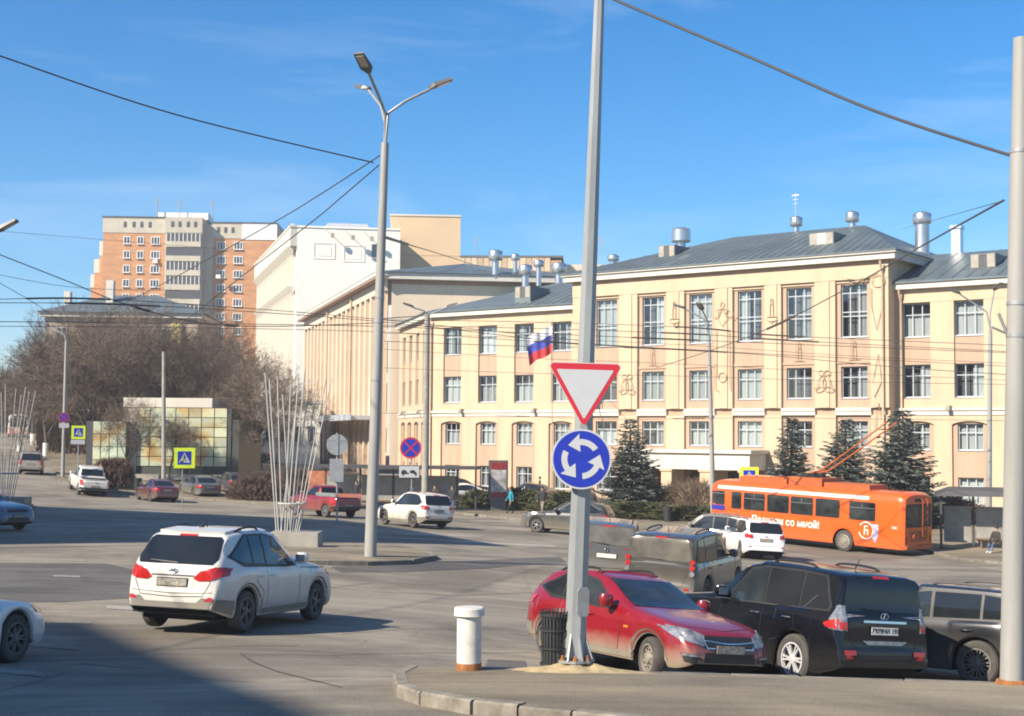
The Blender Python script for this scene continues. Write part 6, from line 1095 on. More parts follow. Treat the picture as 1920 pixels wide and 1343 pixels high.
# flag before the institute
b = at(1034, 950, 101); b.z = G(b.x, b.y); t = thing('flagpole', 'thin flagpole in front of the left wing', 'flagpole', b); MB().tube([(0, 0, -.1), at(1036, 596, 101) - b], [.06, .03], 8).build('shaft', M_PIPE, t)
fl = thing('flag', 'white, blue and red tricolour hanging limp from the flagpole', 'flag', at(1035, 612, 101)); nU, nV = 14, 12
for s_, (nm, cc) in enumerate((('white_stripe', (.72, .72, .74)), ('blue_stripe', (.05, .07, .40)), ('red_stripe', (.55, .035, .04)))):
    vs = []
    for i in range(nU + 1):
        for j in range(5):
            u, v = i / nU, (s_ + j / 4) / 3; x = -1.85 * u * (1 - .12 * v); z = -2.0 * v + -.62 * u - .25 * u * u + .06 * math.sin(u * 9 + v * 2); y = .18 * math.sin(u * 8 + v * 3) * u + .1 * math.sin(u * 17); vs.append((x, y, z))
    MB().add(vs, [(i * 5 + j, i * 5 + j + 1, (i + 1) * 5 + j + 1, (i + 1) * 5 + j) for i in range(nU) for j in range(4)]).build(nm, mat('flag_' + nm, cc, .8, var=.06), fl, smooth=70)
# advertising panel
b = ground_at(936, 972, .12); b.y = 90; b = at(934, 930, 90); b.z = G(b.x, b.y) + .12; t = thing('advertising_panel', 'upright advertising panel with a red-topped poster among the hedges', 'billboard', b, R(8))
s_ = 90 / FPX; link('foot', MB().bx(-.5, .5, -.14, .14, 0, .75).mesh('foot', M_LAMP), t); link('case', MB().bx(-.62, .62, -.16, .16, .75, 3.25).mesh('case', M_LAMP), t)
link('poster', MB().bx(-.5, .5, -.175, -.163, .88, 3.12).mesh('poster', mat('poster_print', (.45, .44, .42), .4, var=.5, scale=2.2)), t); link('poster_band', MB().bx(-.5, .5, -.186, -.178, 2.65, 3.12).mesh('poster_band', mat('poster_red', (.30, .03, .03), .4, var=.4, scale=5)), t); link('poster_band', MB().bx(-.5, .5, -.186, -.178, .88, 1.2).mesh('poster_band', MT['poster_red']), t)
# right bus shelter
M_SHEL = mat('shelter_frame', (.055, .055, .06), .5, var=.2); M_POLY = mat('frosted_pane', (.30, .29, .26), .35, var=.2, scale=2)
b = at(1765, 1020, 68); b.z = G(b.x, b.y) + .12; sh = thing('bus_shelter', 'dark-framed bus shelter with frosted panes at the right', 'bus shelter', b, TH + R(20)); SHW = 5.6
link('roof', MB().add([(-.3, -1.4, 2.55), (SHW, -1.4, 2.55), (SHW, .6, 2.7), (-.3, .6, 2.7), (.35, -1.3, 2.82), (SHW, -1.3, 2.82), (SHW, .5, 2.95), (.35, .5, 2.95)], [(3, 2, 1, 0), (4, 5, 6, 7), (0, 1, 5, 4), (1, 2, 6, 5), (2, 3, 7, 6), (3, 0, 4, 7)]).mesh('roof', M_SHEL), sh)
for x in (0, 1.5, 3.1, 4.7): link('post', MB().bx(x - .05, x + .05, .3, .4, 0, 2.62).mesh('post', M_SHEL), sh)
for x in (0.05, 1.55, 3.15): link('pane', MB().bx(x + .08, x + 1.35, .33, .36, .25, 2.0).mesh('pane', M_POLY), sh)
link('side_frame', MB().bx(-.06, .06, -1.0, .28, .05, .15).bx(-.06, .06, -1.0, .28, 2.2, 2.3).bx(-.06, .06, -1.1, -1.0, 0, 2.5).mesh('side_frame', M_SHEL), sh); link('side_pane', MB().bx(-.02, .02, -.98, .26, .16, 2.18).mesh('side_pane', M_POLY), sh); link('bench', MB().bx(1.6, 4.6, -.15, .25, .42, .48).bx(1.8, 1.88, -.1, .2, 0, .42).bx(4.3, 4.38, -.1, .2, 0, .42).mesh('bench', mat('bench_wood', (.2, .12, .06), .6)), sh)
# left shelter and kiosks behind the crossover
b = at(690, 945, 90); b.z = G(b.x, b.y) + .12; sh2 = thing('bus_shelter', 'long low bus shelter with dark roof left of the institute', 'bus shelter', b, R(-8)); LW2 = 7.0
link('roof', MB().bx(-3.2, LW2 + .3, -1.5, .6, 2.55, 2.75).mesh('roof', M_SHEL), sh2)
for x in (-2.9, -.6, 1.6, 3.8, 5.8, 7.0): link('post', MB().bx(x - .05, x + .05, .2, .3, 0, 2.55).mesh('post', M_SHEL), sh2)
for x in (-2.8, -.5, 1.7, 3.9): link('pane', MB().bx(x, x + 2.0, .24, .27, .3, 2.1).mesh('pane', M_POLY), sh2)
link('bench', MB().bx(-2, 3, -.2, .2, .42, .48).bx(-1.6, -1.5, -.1, .1, 0, .42).bx(2.5, 2.6, -.1, .1, 0, .42).mesh('bench', MT['bench_wood']), sh2)
b = at(716, 945, 93); b.z = G(b.x, b.y) + .12; t = thing('kiosk', 'small grey kiosk with dark window inside the long shelter', 'kiosk', b, R(-8)); link('wall', MB().bx(-.8, 2.2, 0, 1.8, 0, 2.4).mesh('wall', mat('kiosk_grey', (.30, .31, .30), .6, var=.15)), t); link('window', MB().bx(.3, 1.6, -.03, -.004, .7, 2.0).mesh('window', M_CGL), t); link('eaves', MB().bx(-1, 2.4, -.3, 2, 2.404, 2.52).mesh('eaves', M_SHEL), t)
b = at(600, 925, 92); b.z = G(b.x, b.y) + .12; t = thing('poster_stand', 'low board with an orange poster left of the shelter', 'billboard', b, R(-8)); link('board', MB().bx(-.8, .8, -.05, .05, .9, 2.2).mesh('board', mat('orange_poster', (.45, .16, .08), .5, var=.5, scale=2)), t); link('leg', MB().bx(-.7, -.62, -.03, .03, 0, .9).mesh('leg', M_SHEL), t); link('leg', MB().bx(.62, .7, -.03, .03, 0, .9).mesh('leg', M_SHEL), t)
# lanterns up the slope
for px, lab in ((490, 'black lantern left of the ribbed hall'), (518, 'black lantern nearer the ribbed hall')):
    d = 118; b = at(px, 890, d); b.z = G(b.x, b.y); tp = at(px, 838, d).z - b.z; t = thing('lantern', lab, 'street lamp', b, group='black lanterns on the slope'); link('shaft', MB().tube([(0, 0, -.2), (0, 0, tp)], .06, 8).mesh('shaft', M_SHEL), t); link('lamp_case', MB().lathe([(.16, tp), (.34, tp + .7), (.4, tp + .75), (.1, tp + .95), (.03, tp + 1.1)], 6).mesh('lamp_case', M_LAMP), t)
# small grey bins along the far pavement
for px, py, lab in ((1252, 978, 'dark bin under the nearest spruce'), (258, 920, 'dark bin behind the maroon saloon')):
    b = ground_at(px, py, .12); t = thing('litter_bin', lab, 'litter bin', b); link('drum', MB().lathe([(.24, 0), (.28, .8), (.3, .82), (.3, .86)], 14).mesh('drum', M_BIN, smooth=40), t)
# ---------------------------------------------------------------- glass pavilion
b = at(255, 895, 107); gz = G(b.x, b.y); b.z = gz; pav = thing('glass_pavilion', 'low pavilion faced with large iridescent printed glass panels', 'pavilion', b, R(-2)); s_ = 107 / FPX
def irid():
    m = bpy.data.materials.new('iridescent_glass'); m.use_nodes = True; t = m.node_tree; bs = t.nodes['Principled BSDF']; L = t.links.new; bs.inputs['Roughness'].default_value = .12; bs.inputs['Coat Weight'].default_value = .5
    g = N('ShaderNodeNewGeometry', t); mp_ = N('ShaderNodeMapping', t); mp_.inputs['Scale'].default_value = (.22, .2, .34); mp_.inputs['Rotation'].default_value = (0, R(40), 0); L(g.outputs['Position'], mp_.inputs[0]); n = N('ShaderNodeTexNoise', t, _Scale=1.0, _Detail=5.0, _Distortion=1.2); L(mp_.outputs[0], n.inputs[0])
    r = N('ShaderNodeValToRGB', t); e = r.color_ramp.elements; e[0].position = .32; e[0].color = (.34, .15, .05, 1); e[1].position = .7; e[1].color = (.40, .49, .40, 1)
    for p_, c_ in ((.42, (.46, .34, .15)), (.5, (.52, .51, .33)), (.6, (.47, .53, .40))): k = e.new(p_); k.color = (*c_, 1)
    oi = N('ShaderNodeObjectInfo', t); hs_ = N('ShaderNodeHueSaturation', t); mr = N('ShaderNodeMapRange', t); mr.inputs['To Min'].default_value = .75; mr.inputs['To Max'].default_value = 1.2; L(oi.outputs['Random'], mr.inputs[0]); L(mr.outputs[0], hs_.inputs['Value']); L(n.outputs[0], r.inputs[0]); L(r.outputs[0], hs_.inputs['Color']); L(hs_.outputs[0], bs.inputs['Base Color']); return m
M_IRI = irid(); top_z = at(255, 764, 107).z - gz; wM = 170 * s_; nC, nR = 7, 6
link('wall', MB().bx(-.02, wM + .3, .02, 8, 0, top_z - .05).mesh('wall', mat('pavilion_dark', (.06, .07, .06), .5)), pav); link('fascia', MB().bx(-1.1, wM - 1.2, -.05, 6, top_z + .02, top_z + .75).mesh('fascia', M_CRM), pav); link('end_wall', MB().bx(wM + .304, wM + .9, .1, 8, 0, top_z - .9).mesh('end_wall', MT['pavilion_dark']), pav); link('end_wall', MB().bx(-1.1, -.03, .05, 5, 0, top_z + .016).mesh('end_wall', M_CRM), pav)
for i in range(nC):
    for j in range(nR): a, w_, h_ = i * wM / nC, wM / nC, (top_z - 1.0) / nR; link('glass_panel', cached(('pp', 1), lambda: MB().bx(.035, w_ - .035, -.05, .0, .03, h_ - .03).mesh('glass_panel', M_IRI)), pav, (a, 0, 1.0 + j * h_))
lx0, lx1 = -77 * s_, -14 * s_; lz = at(200, 790, 107).z - gz; link('wall', MB().bx(lx0, lx1, -.78, 4, 0, lz - .02).mesh('wall', MT['pavilion_dark']), pav); link('end_wall', MB().bx(lx0 - .5, lx0 - .004, -.8, 4, 0, lz).mesh('end_wall', M_SHEL), pav)
for i in range(4):
    for j in range(4): w_, h_ = (lx1 - lx0) / 4, (lz - .5) / 4; link('glass_panel', cached(('pp', 2), lambda: MB().bx(.035, w_ - .035, -.05, .0, .03, h_ - .03).mesh('glass_panel', M_IRI)), pav, (lx0 + i * w_, -.8, .5 + j * h_))
link('plinth', MB().bx(lx0, wM, -1.3, -.81, 0, .42).mesh('plinth', M_CONC), pav)
# ---------------------------------------------------------------- overhead wires
M_WIRE = mat('wire_black', (.06, .06, .064), .6, var=0); M_INS = mat('insulator', (.07, .06, .055), .5, var=.2)
def wire(label, pts, r=.02, ins=(), group='overhead wires', cat='wire', name='wire'):
    """A wire hung through points given as (bearing x, bearing y, metres away); ins: thick spreader or insulator stretches as fractions."""
    P_ = [at(*p) for p in pts]; q = []
    n = 10
    for i in range(len(P_) - 1):
        p0, p1, p2, p3 = P_[max(i - 1, 0)], P_[i], P_[i + 1], P_[min(i + 2, len(P_) - 1)]
        for k in range(n):
            t = k / n; q.append(.5 * ((2 * p1) + (p2 - p0) * t + (2 * p0 - 5 * p1 + 4 * p2 - p3) * t * t + (3 * p1 - p0 - 3 * p2 + p3) * t ** 3))
    q.append(P_[-1]); o0 = q[0]; q2 = list(q)
    if pts[0][0] < 0: q2 = [q[0] + (q[0] - q[1]).normalized() * 25] + q2
    if pts[0][1] < 0: q2 = [q[0] + (q[0] - q[4]).normalized() * 12] + q2
    if pts[-1][0] > 1900: q2 = q2 + [q[-1] + (q[-1] - q[-2]).normalized() * 25]
    o = link(name, MB().tube([p - o0 for p in q2], r, 5).mesh(name, M_WIRE, smooth=80), None, o0); tag(o, label, cat, group)
    for a, b_ in ins:
        i0, i1 = int(a * (len(q) - 1)), max(int(a * (len(q) - 1)) + 1, int(b_ * (len(q) - 1))); link('insulator', MB().tube([q[k] - o0 for k in range(i0, i1 + 1)], r * 2.4, 6).mesh('insulator', M_INS), o)
    return o
WL = [('thick cable from the upper left edge to the tall lamp post', [(-60, 85, 32), (0, 105, 33), (330, 215, 36), (700, 305, 39.8)], .02), ('thick cable from the top right of the sign post to the right edge', [(1120, -20, 26), (1160, 3, 26), (1400, 105, 25), (1650, 212, 24), (1960, 312, 23)], .028),
      ('cable from the tall lamp post down past the orange brick house', [(712, 292, 39.8), (600, 365, 46), (505, 422, 52), (300, 535, 64), (150, 610, 78)], .02), ('second cable from the tall lamp post down over the white block', [(710, 310, 39.8), (640, 370, 44), (580, 420, 48), (400, 560, 62), (300, 640, 76)], .02),
      ('cable running down from the left edge with a dark joint', [(-20, 470, 50), (120, 525, 52), (240, 572, 54), (380, 606, 56), (520, 612, 58), (700, 606, 60)], .024, ((.42, .47), (.66, .70))), ('trolley wire with long dark spreader at the left', [(-30, 562, 55), (160, 560, 57), (420, 575, 60), (720, 600, 64), (1100, 640, 68)], .02, ((.13, .31),)),
      ('second trolley wire with long dark spreader at the left', [(-30, 568, 54), (200, 570, 56), (460, 584, 59), (740, 606, 63), (1100, 648, 67)], .02, ((.18, .36),)), ('thin wire low across the bare trees', [(-30, 603, 60), (300, 606, 62), (700, 612, 66), (1000, 625, 70), (1400, 642, 72), (1950, 664, 70)], .022, ((.71, .77),)),
      ('thin wire just under the low trolley wire', [(-30, 612, 61), (300, 614, 63), (700, 622, 66), (1000, 640, 68), (1400, 662, 70), (1950, 690, 70)], .018, ((.60, .72),)), ('wire from the right pole down across the tall windows', [(1882, 376, 17.8), (1740, 455, 26), (1600, 535, 36), (1450, 612, 48), (1340, 655, 58), (1230, 690, 70)], .016, ((.55, .63),)),
      ('upper trolley wire across the middle block', [(720, 600, 62), (1000, 604, 62), (1290, 614, 60), (1440, 628, 60), (1700, 640, 58), (1950, 650, 56)], .018, ((.38, .50), (.56, .66))), ('lower trolley wire across the middle block', [(720, 610, 60), (1000, 616, 60), (1290, 626, 58), (1440, 636, 58), (1700, 650, 56), (1950, 662, 54)], .018, ((.36, .45), (.58, .68))),
      ('wire at the sill of the second floor', [(720, 640, 66), (1000, 650, 66), (1190, 652, 64), (1410, 664, 64), (1700, 690, 60), (1950, 706, 58)], .02, ((.38, .58),)), ('slack wire over the spruces', [(720, 690, 80), (1000, 700, 78), (1300, 706, 76), (1600, 716, 72), (1950, 722, 70)], .016), ('slack wire along the string course', [(700, 775, 84), (900, 778, 82), (1150, 786, 80), (1460, 784, 78), (1950, 790, 74)], .016, ((.34, .37), (.62, .66))),
      ('faint wire high over the left roofs', [(-20, 432, 70), (200, 450, 80), (460, 470, 90)], .012), ('faint wire left of the brick house', [(-20, 512, 70), (150, 540, 78), (340, 545, 90)], .018), ('faint lower wire at the left edge', [(-20, 520, 66), (70, 572, 70), (120, 610, 74)], .02),
      ('cable from the tall lamp post across to the concrete pole', [(712, 600, 40), (740, 596, 55), (800, 592, 87)], .02), ('cable above the institute roof to the right pole', [(1690, 430, 60), (1780, 405, 30), (1884, 376, 17.8)], .008), ('cable from the ochre tower to the tall lamp post', [(725, 446, 40), (770, 460, 50), (820, 475, 70), (900, 500, 100)], .02, ((.0, .3),)),
      ('lowest span wire across the institute front', [(720, 655, 74), (1000, 672, 73), (1300, 684, 72), (1600, 700, 70), (1950, 716, 68)], .014), ('span wire under the third-floor windows', [(720, 625, 72), (1000, 634, 72), (1300, 648, 71), (1600, 668, 70), (1950, 684, 68)], .014)]
for w in WL: wire(w[0], w[1], w[2] * (1.05 if w[1][0][2] < 41 else .8), w[3] if len(w) > 3 else ())
# ================================================================ trees, shrubs, hedges
M_BARK = mat('grey_bark', (0.105, 0.088, 0.072), .95, var=.3, scale=3); M_TWIG = mat('bare_twig', (0.175, 0.130, 0.094), .95, var=.3, scale=1.5, rnd=.12); M_LIME = mat('limewash', (.72, .70, .64), .9, var=.12)
M_SPR = mat('spruce_needles', (0.20, 0.235, 0.205), .85, var=.5, scale=1.6, rnd=.12, col2=(0.065, 0.085, 0.072)); M_JUN = mat('juniper_needles', (0.10, 0.105, 0.045), .9, var=.4, scale=1.5, rnd=.1); M_DRY = mat('dry_shrub', (0.24, 0.175, 0.115), .95, var=.35, scale=1.2, rnd=.1); M_HEDGE = mat('bare_hedge', (0.12, 0.078, 0.058), .95, var=.35, scale=1.5)
def bare_tree(seed, H, spread, ntw=2600, trunk_r=.22, split=.22):
    """Trunk and limbs (one mesh) and the haze of twigs (another) of a leafless tree."""
    rn = random.Random(seed); T = MB(); W_ = MB(); cnt = [0]
    def seg(mb, a, b, ra, rb, n): mb.tube([a, a.lerp(b, .5) + Vector((rn.gauss(0, .04), rn.gauss(0, .04), 0)) * (b - a).length, b], [ra, (ra + rb) / 2, rb], n, cap=False)
    def grow(p, d, L, r, lev):
        b = p + d * L; r2 = r * .72
        if lev <= 3: seg(T, p, b, r, r2, 7 if lev < 2 else 5)
        else:
            q = d.orthogonal().normalized() * r; q2 = d.cross(q); k = len(W_.v)
            W_.v += [tuple(p + q), tuple(p - q * .5 + q2 * .87), tuple(p - q * .5 - q2 * .87), tuple(b + q * .4), tuple(b - q * .2 + q2 * .35), tuple(b - q * .2 - q2 * .35)]; W_.f += [[k, k + 1, k + 4, k + 3], [k + 1, k + 2, k + 5, k + 4], [k + 2, k, k + 3, k + 5]]; W_.m += [0] * 3
        if lev >= 7: return
        n = {0: 5, 1: 4, 2: 4, 3: 4, 4: 4, 5: 3, 6: 3}[lev]
        for i in range(n):
            t = rn.uniform(.35, 1.0) if i else 1.0; s = p.lerp(b, t); ang = R(rn.uniform(18, 52)) if lev else R(rn.uniform(20, 48)); o = d.orthogonal().normalized(); o.rotate(Matrix.Rotation(rn.uniform(0, 6.283), 3, d)); nd = (d * math.cos(ang) + o * math.sin(ang) * spread + Vector((0, 0, .10 if lev < 3 else -.02))).normalized()
            grow(s, nd, L * (rn.uniform(.60, .84) if lev < 4 else rn.uniform(.5, .74)) if lev else H * rn.uniform(.24, .34), max(r2 * rn.uniform(.5, .75), .013), lev + 1)
    grow(Vector((0, 0, -.2)), Vector((rn.gauss(0, .04), rn.gauss(0, .04), 1)).normalized(), H * split, trunk_r, 0)
    return T.mesh('trunk', M_BARK, smooth=60), W_.mesh('crown', M_TWIG)
TV = [bare_tree(11, 14, 1.0), bare_tree(23, 14, 1.1, split=.2), bare_tree(37, 13, .95, split=.26)]
TH_ = [float(np.percentile(np.array([v.co.z for v in m[1].vertices]), 99.5)) for m in TV]
def tree(label, px, d, hpx, var, rz, sc=1.0, white=True, group='bare trees'):
    b = at(px, 860, d); b.z = G(b.x, b.y); t = thing('bare_tree', label, 'tree', b, rz, group); top = at(px, hpx - (14 if d > 120 else 0), d).z - b.z; k = top / TH_[var]; t.scale = (k * sc, k * sc, k); link('trunk', TV[var][0], t); link('crown', TV[var][1], t)
    if white: link('limewash_band', cached('lime', lambda: MB().lathe([(.26, 0), (.25, 1.2)], 10, cap=False).mesh('limewash_band', M_LIME)), t)
    return t
for i, a in enumerate(((35, 140, 665, 1, .4, 1.0), (85, 132, 620, 0, 1.1, 1.0), (130, 145, 592, 2, 2.0, 1.0), (170, 126, 618, 1, 2.9, .95), (215, 137, 580, 0, 3.5, .95), (255, 128, 600, 2, 4.4, .95), (300, 140, 600, 1, 5.0, .9), (340, 130, 612, 0, 5.9, .8), (378, 138, 604, 2, .8, .72), (398, 128, 632, 1, 1.7, .6), (60, 158, 640, 0, 2.2, 1.0), (190, 158, 600, 2, .2, 1.0), (330, 156, 605, 1, 3.2, .9))):
    wh = ['leftmost', 'second', 'third', 'fourth', 'fifth', 'sixth', 'seventh', 'eighth', 'ninth', 'tenth']
    tree((wh[i] + ' bare tree from the left in the front of the grove' if i < 10 else ('bare tree at the back of the grove over the bus', 'bare tree at the back of the grove in front of the old house', 'bare tree at the back of the grove below the loggias')[i - 10]), *a)
tree('bare spreading tree with limewashed foot before the white block', 452, 112, 668, 2, .9, .95); tree('small bare tree before the left panels of the pavilion', 238, 104, 742, 2, .3, .75); tree('small bare tree before the middle of the pavilion', 318, 104.5, 775, 0, 2.3, .7, white=False)
# stand-alone mass: distant wood closing the left road
def wood(name, label, x0, x1, d, h0, h1, n, m, seed=5, r=.05, lean_=.35):
    rn = random.Random(seed); mb = MB()
    for _ in range(n):
        px = rn.uniform(x0, x1); dd = d + rn.uniform(-6, 6); b = at(px, 800, dd); b.z = G(b.x, b.y); h = rn.uniform(h0, h1) * (1 - .5 * rn.random() ** 3); p = b + Vector((0, 0, rn.uniform(0, .75) * h)); dv = Vector((rn.gauss(0, lean_), rn.gauss(0, lean_), 1)).normalized() * h * rn.uniform(.15, .3); q = dv.orthogonal().normalized() * r; mb.add([p + q, p - q, p + dv], [(0, 1, 2)])
    return tag(mb.build(name, m), label, 'wood' if 'wood' in name else 'hedge', kind='stuff')
wood('distant_wood', 'far brownish wood closing the left road', -60, 130, 235, 9, 14, 5200, M_TWIG, r=.10)
wood('understorey', 'brown undergrowth beneath the bare grove', 70, 420, 140, 3, 8.5, 6500, M_TWIG, seed=9, r=.05)
for px, hp, var in ((60, 735, 1), (20, 745, 2)): pass
# hedges and shrubs
def shrub_mesh(seed, n, m, r=.02, up=.8, L=.5, name='foliage'):
    rn = random.Random(seed); mb = MB()
    for _ in range(n):
        a = rn.uniform(0, 6.283); rr = math.sqrt(rn.random()); z = rn.random() ** .8; lim = math.sqrt(max(.05, 1 - z * z * .9)); p = Vector((rr * lim * math.cos(a), rr * lim * math.sin(a), z * .9)); dv = (Vector((p.x * .7, p.y * .7, up)) + Vector((rn.gauss(0, .5), rn.gauss(0, .5), rn.gauss(0, .3)))).normalized() * L * rn.uniform(.4, 1); q = dv.orthogonal().normalized(); q.rotate(Matrix.Rotation(rn.uniform(0, 6.28), 3, dv.normalized())); q *= r * rn.uniform(.5, 1.4); mb.add([p + q, p - q, p + dv], [(0, 1, 2)])
    return mb.mesh(name, m)
SB = {'jun': shrub_mesh(1, 2600, M_JUN, .05, .35, .34), 'dry': shrub_mesh(2, 1500, M_DRY, .014, .9, .5), 'hedge': shrub_mesh(3, 3600, M_HEDGE, .022, .9, .34)}
def shrub(name, label, px, py, d, sx, sy, sz, kind, rz=0, group=None):
    b = at(px, py, d); b.z = G(b.x, b.y) + .1; t = thing(name, label, 'shrub', b, rz, group); t.scale = (sx, sy, sz); link('foliage', SB[kind], t)
    mb = MB(); rn = random.Random(px)
    for k in range(5): a = k * 1.3; mb.tube([(0, 0, -.1), (.5 * math.cos(a), .5 * math.sin(a), .6)], [.05, .02], 5)
    link('stems', mb.mesh('stems', M_BARK), t)
for a in (('juniper_shrub', 'low olive juniper right of the advertising panel', 975, 940, 91, 2.0, 1.1, 1.35, 'jun'), ('juniper_shrub', 'olive juniper under the round sign', 1062, 945, 89, 2.4, 1.1, 1.25, 'jun'), ('juniper_shrub', 'olive juniper left of the advertising panel', 897, 945, 93, 1.4, 1.0, 1.15, 'jun'), ('juniper_shrub', 'low juniper at the foot of the nearest spruce', 1195, 965, 83, 3.2, 1.1, .95, 'jun'), ('juniper_shrub', 'low juniper right of the nearest spruce foot', 1292, 968, 82, 2.6, 1.0, .85, 'jun'),
          ('dry_shrub', 'tall dry tan shrub before the porch', 1272, 955, 88, 1.5, 1.2, 1.7, 'dry'), ('dry_shrub', 'dry tan shrub left of the trolleybus front', 1310, 950, 87, 1.5, 1.1, 1.9, 'dry'), ('dry_shrub', 'dry tan shrub right of the nearest spruce', 1240, 960, 89, 1.3, 1.1, 1.4, 'dry'), ('bare_hedge', 'dark red-brown hedge left of the white rods', 505, 925, 98, 3.0, 1.2, 1.7, 'hedge'), ('bare_hedge', 'dark red-brown hedge right of the estate car', 475, 928, 94, 1.8, 1.2, 1.5, 'hedge'), ('bare_hedge', 'rounded red-brown bush behind the pickup', 205, 905, 97, 1.6, 1.2, 1.9, 'hedge'), ('bare_hedge', 'red-brown bush at the pavilion corner', 222, 905, 99, 1.2, 1.0, 1.8, 'hedge'),
          ('bare_hedge', 'dark hedge between the rods and the kiosk', 560, 930, 97, 2.2, 1.1, 1.9, 'hedge'), ('bare_hedge', 'low hedge behind the seated woman shelter', 1760, 960, 80, 3.0, 1.2, 1.5, 'hedge'), ('juniper_shrub', 'low juniper behind the trolleybus rear', 1700, 970, 79, 2.6, 1.0, 1.2, 'jun')): shrub(*a)
for x, y, sx in ((-32, 118, 5), (-26, 117, 5), (-21, 119, 4)): pass
# spruces
def spruce(seed, H=8.5, n_wh=26, Rm=2.5):
    rn = random.Random(seed); T = MB(); F = MB(); T.tube([(0, 0, -.2), (0, 0, H * .5), (0, 0, H)], [.16, .09, .015], 7)
    def tuft(p, d, L, w):
        s = d.orthogonal().normalized()
        for k in range(3):
            s2 = s.copy(); s2.rotate(Matrix.Rotation(rn.uniform(0, 3.14), 3, d)); q = s2 * w; F.add([p - d * L * .2, p + q + d * L * .35, p + d * L, p - q + d * L * .35], [(0, 1, 2, 3)])
    z = .35
    while z < H - .12:
        f = z / H; Lb = (Rm * (1 - f) ** .85 + .10) * (1 if f > .08 else .8); nb = max(5, int(11 * (1 - f) + 4)); a0 = rn.uniform(0, 6.28)
        for k in range(nb):
            a = a0 + 6.283 * k / nb + rn.gauss(0, .14); L = Lb * rn.uniform(.42, 1.2); dr = -.22 * (1 - f) + .45 * f; hd = Vector((math.cos(a), math.sin(a), 0)); p0 = Vector((0, 0, z + rn.uniform(-.1, .1))); pts = [p0 + hd * L * t + Vector((0, 0, (dr * t + .22 * t * t * (1 - f)) * L)) for t in (0, .33, .66, 1)]
            if L > .5: T.tube(pts, [.03, .022, .014, .006], 4, cap=False)
            m = max(3, int(L / .15))
            for i in range(1, m + 1):
                t = i / m; p = p0 + hd * L * t + Vector((0, 0, (dr * t + .22 * t * t * (1 - f)) * L)); sd = Vector((-hd.y, hd.x, 0)); wd = .52 * L * (1 - t) + .16
                for sg in (-1, 1):
                    for j in range(max(1, int(wd / .17))):
                        e = (j + rn.random()) * .17; dv = (hd * .7 + sd * sg * .8 + Vector((0, 0, rn.gauss(-.12, .16)))).normalized(); pp = p + dv * e + Vector((0, 0, -.12 * e)); tuft(pp, dv, .24, .05)
                if i == m: tuft(p, hd, .3, .05)
        z += .40 * (1 - .45 * f) * rn.uniform(.85, 1.15)
    return T.mesh('trunk', M_BARK), F.mesh('needles', M_SPR)
SPV = [spruce(3), spruce(8, Rm=2.2), spruce(15, n_wh=22, Rm=2.6), spruce(29, Rm=2.4)]
for px, d, tp, var, rz, w, lab in ((1186, 88, 785, 0, .5, 1.0, 'blue-grey spruce right of the round blue sign'), (1482, 85, 782, 1, 1.4, 1.0, 'spruce left of the crossing trolley poles'), (1583, 83, 785, 2, 2.7, .95, 'middle spruce behind the trolley poles'), (1688, 78, 768, 3, 4.0, 1.15, 'rightmost broad spruce behind the trolleybus rear')):
    b = at(px, 960, d); b.z = G(b.x, b.y) + .1; t = thing('spruce_tree', lab, 'tree', b, rz, 'spruces before the institute'); k = (at(px, tp, d).z - b.z) / 8.5; t.scale = (k * w * 1.5, k * w * 1.35, k); t.rotation_euler = (R(random.uniform(-2, 2)), R(random.uniform(-2, 2)), rz); link('trunk', SPV[var][0], t); link('needles', SPV[var][1], t)
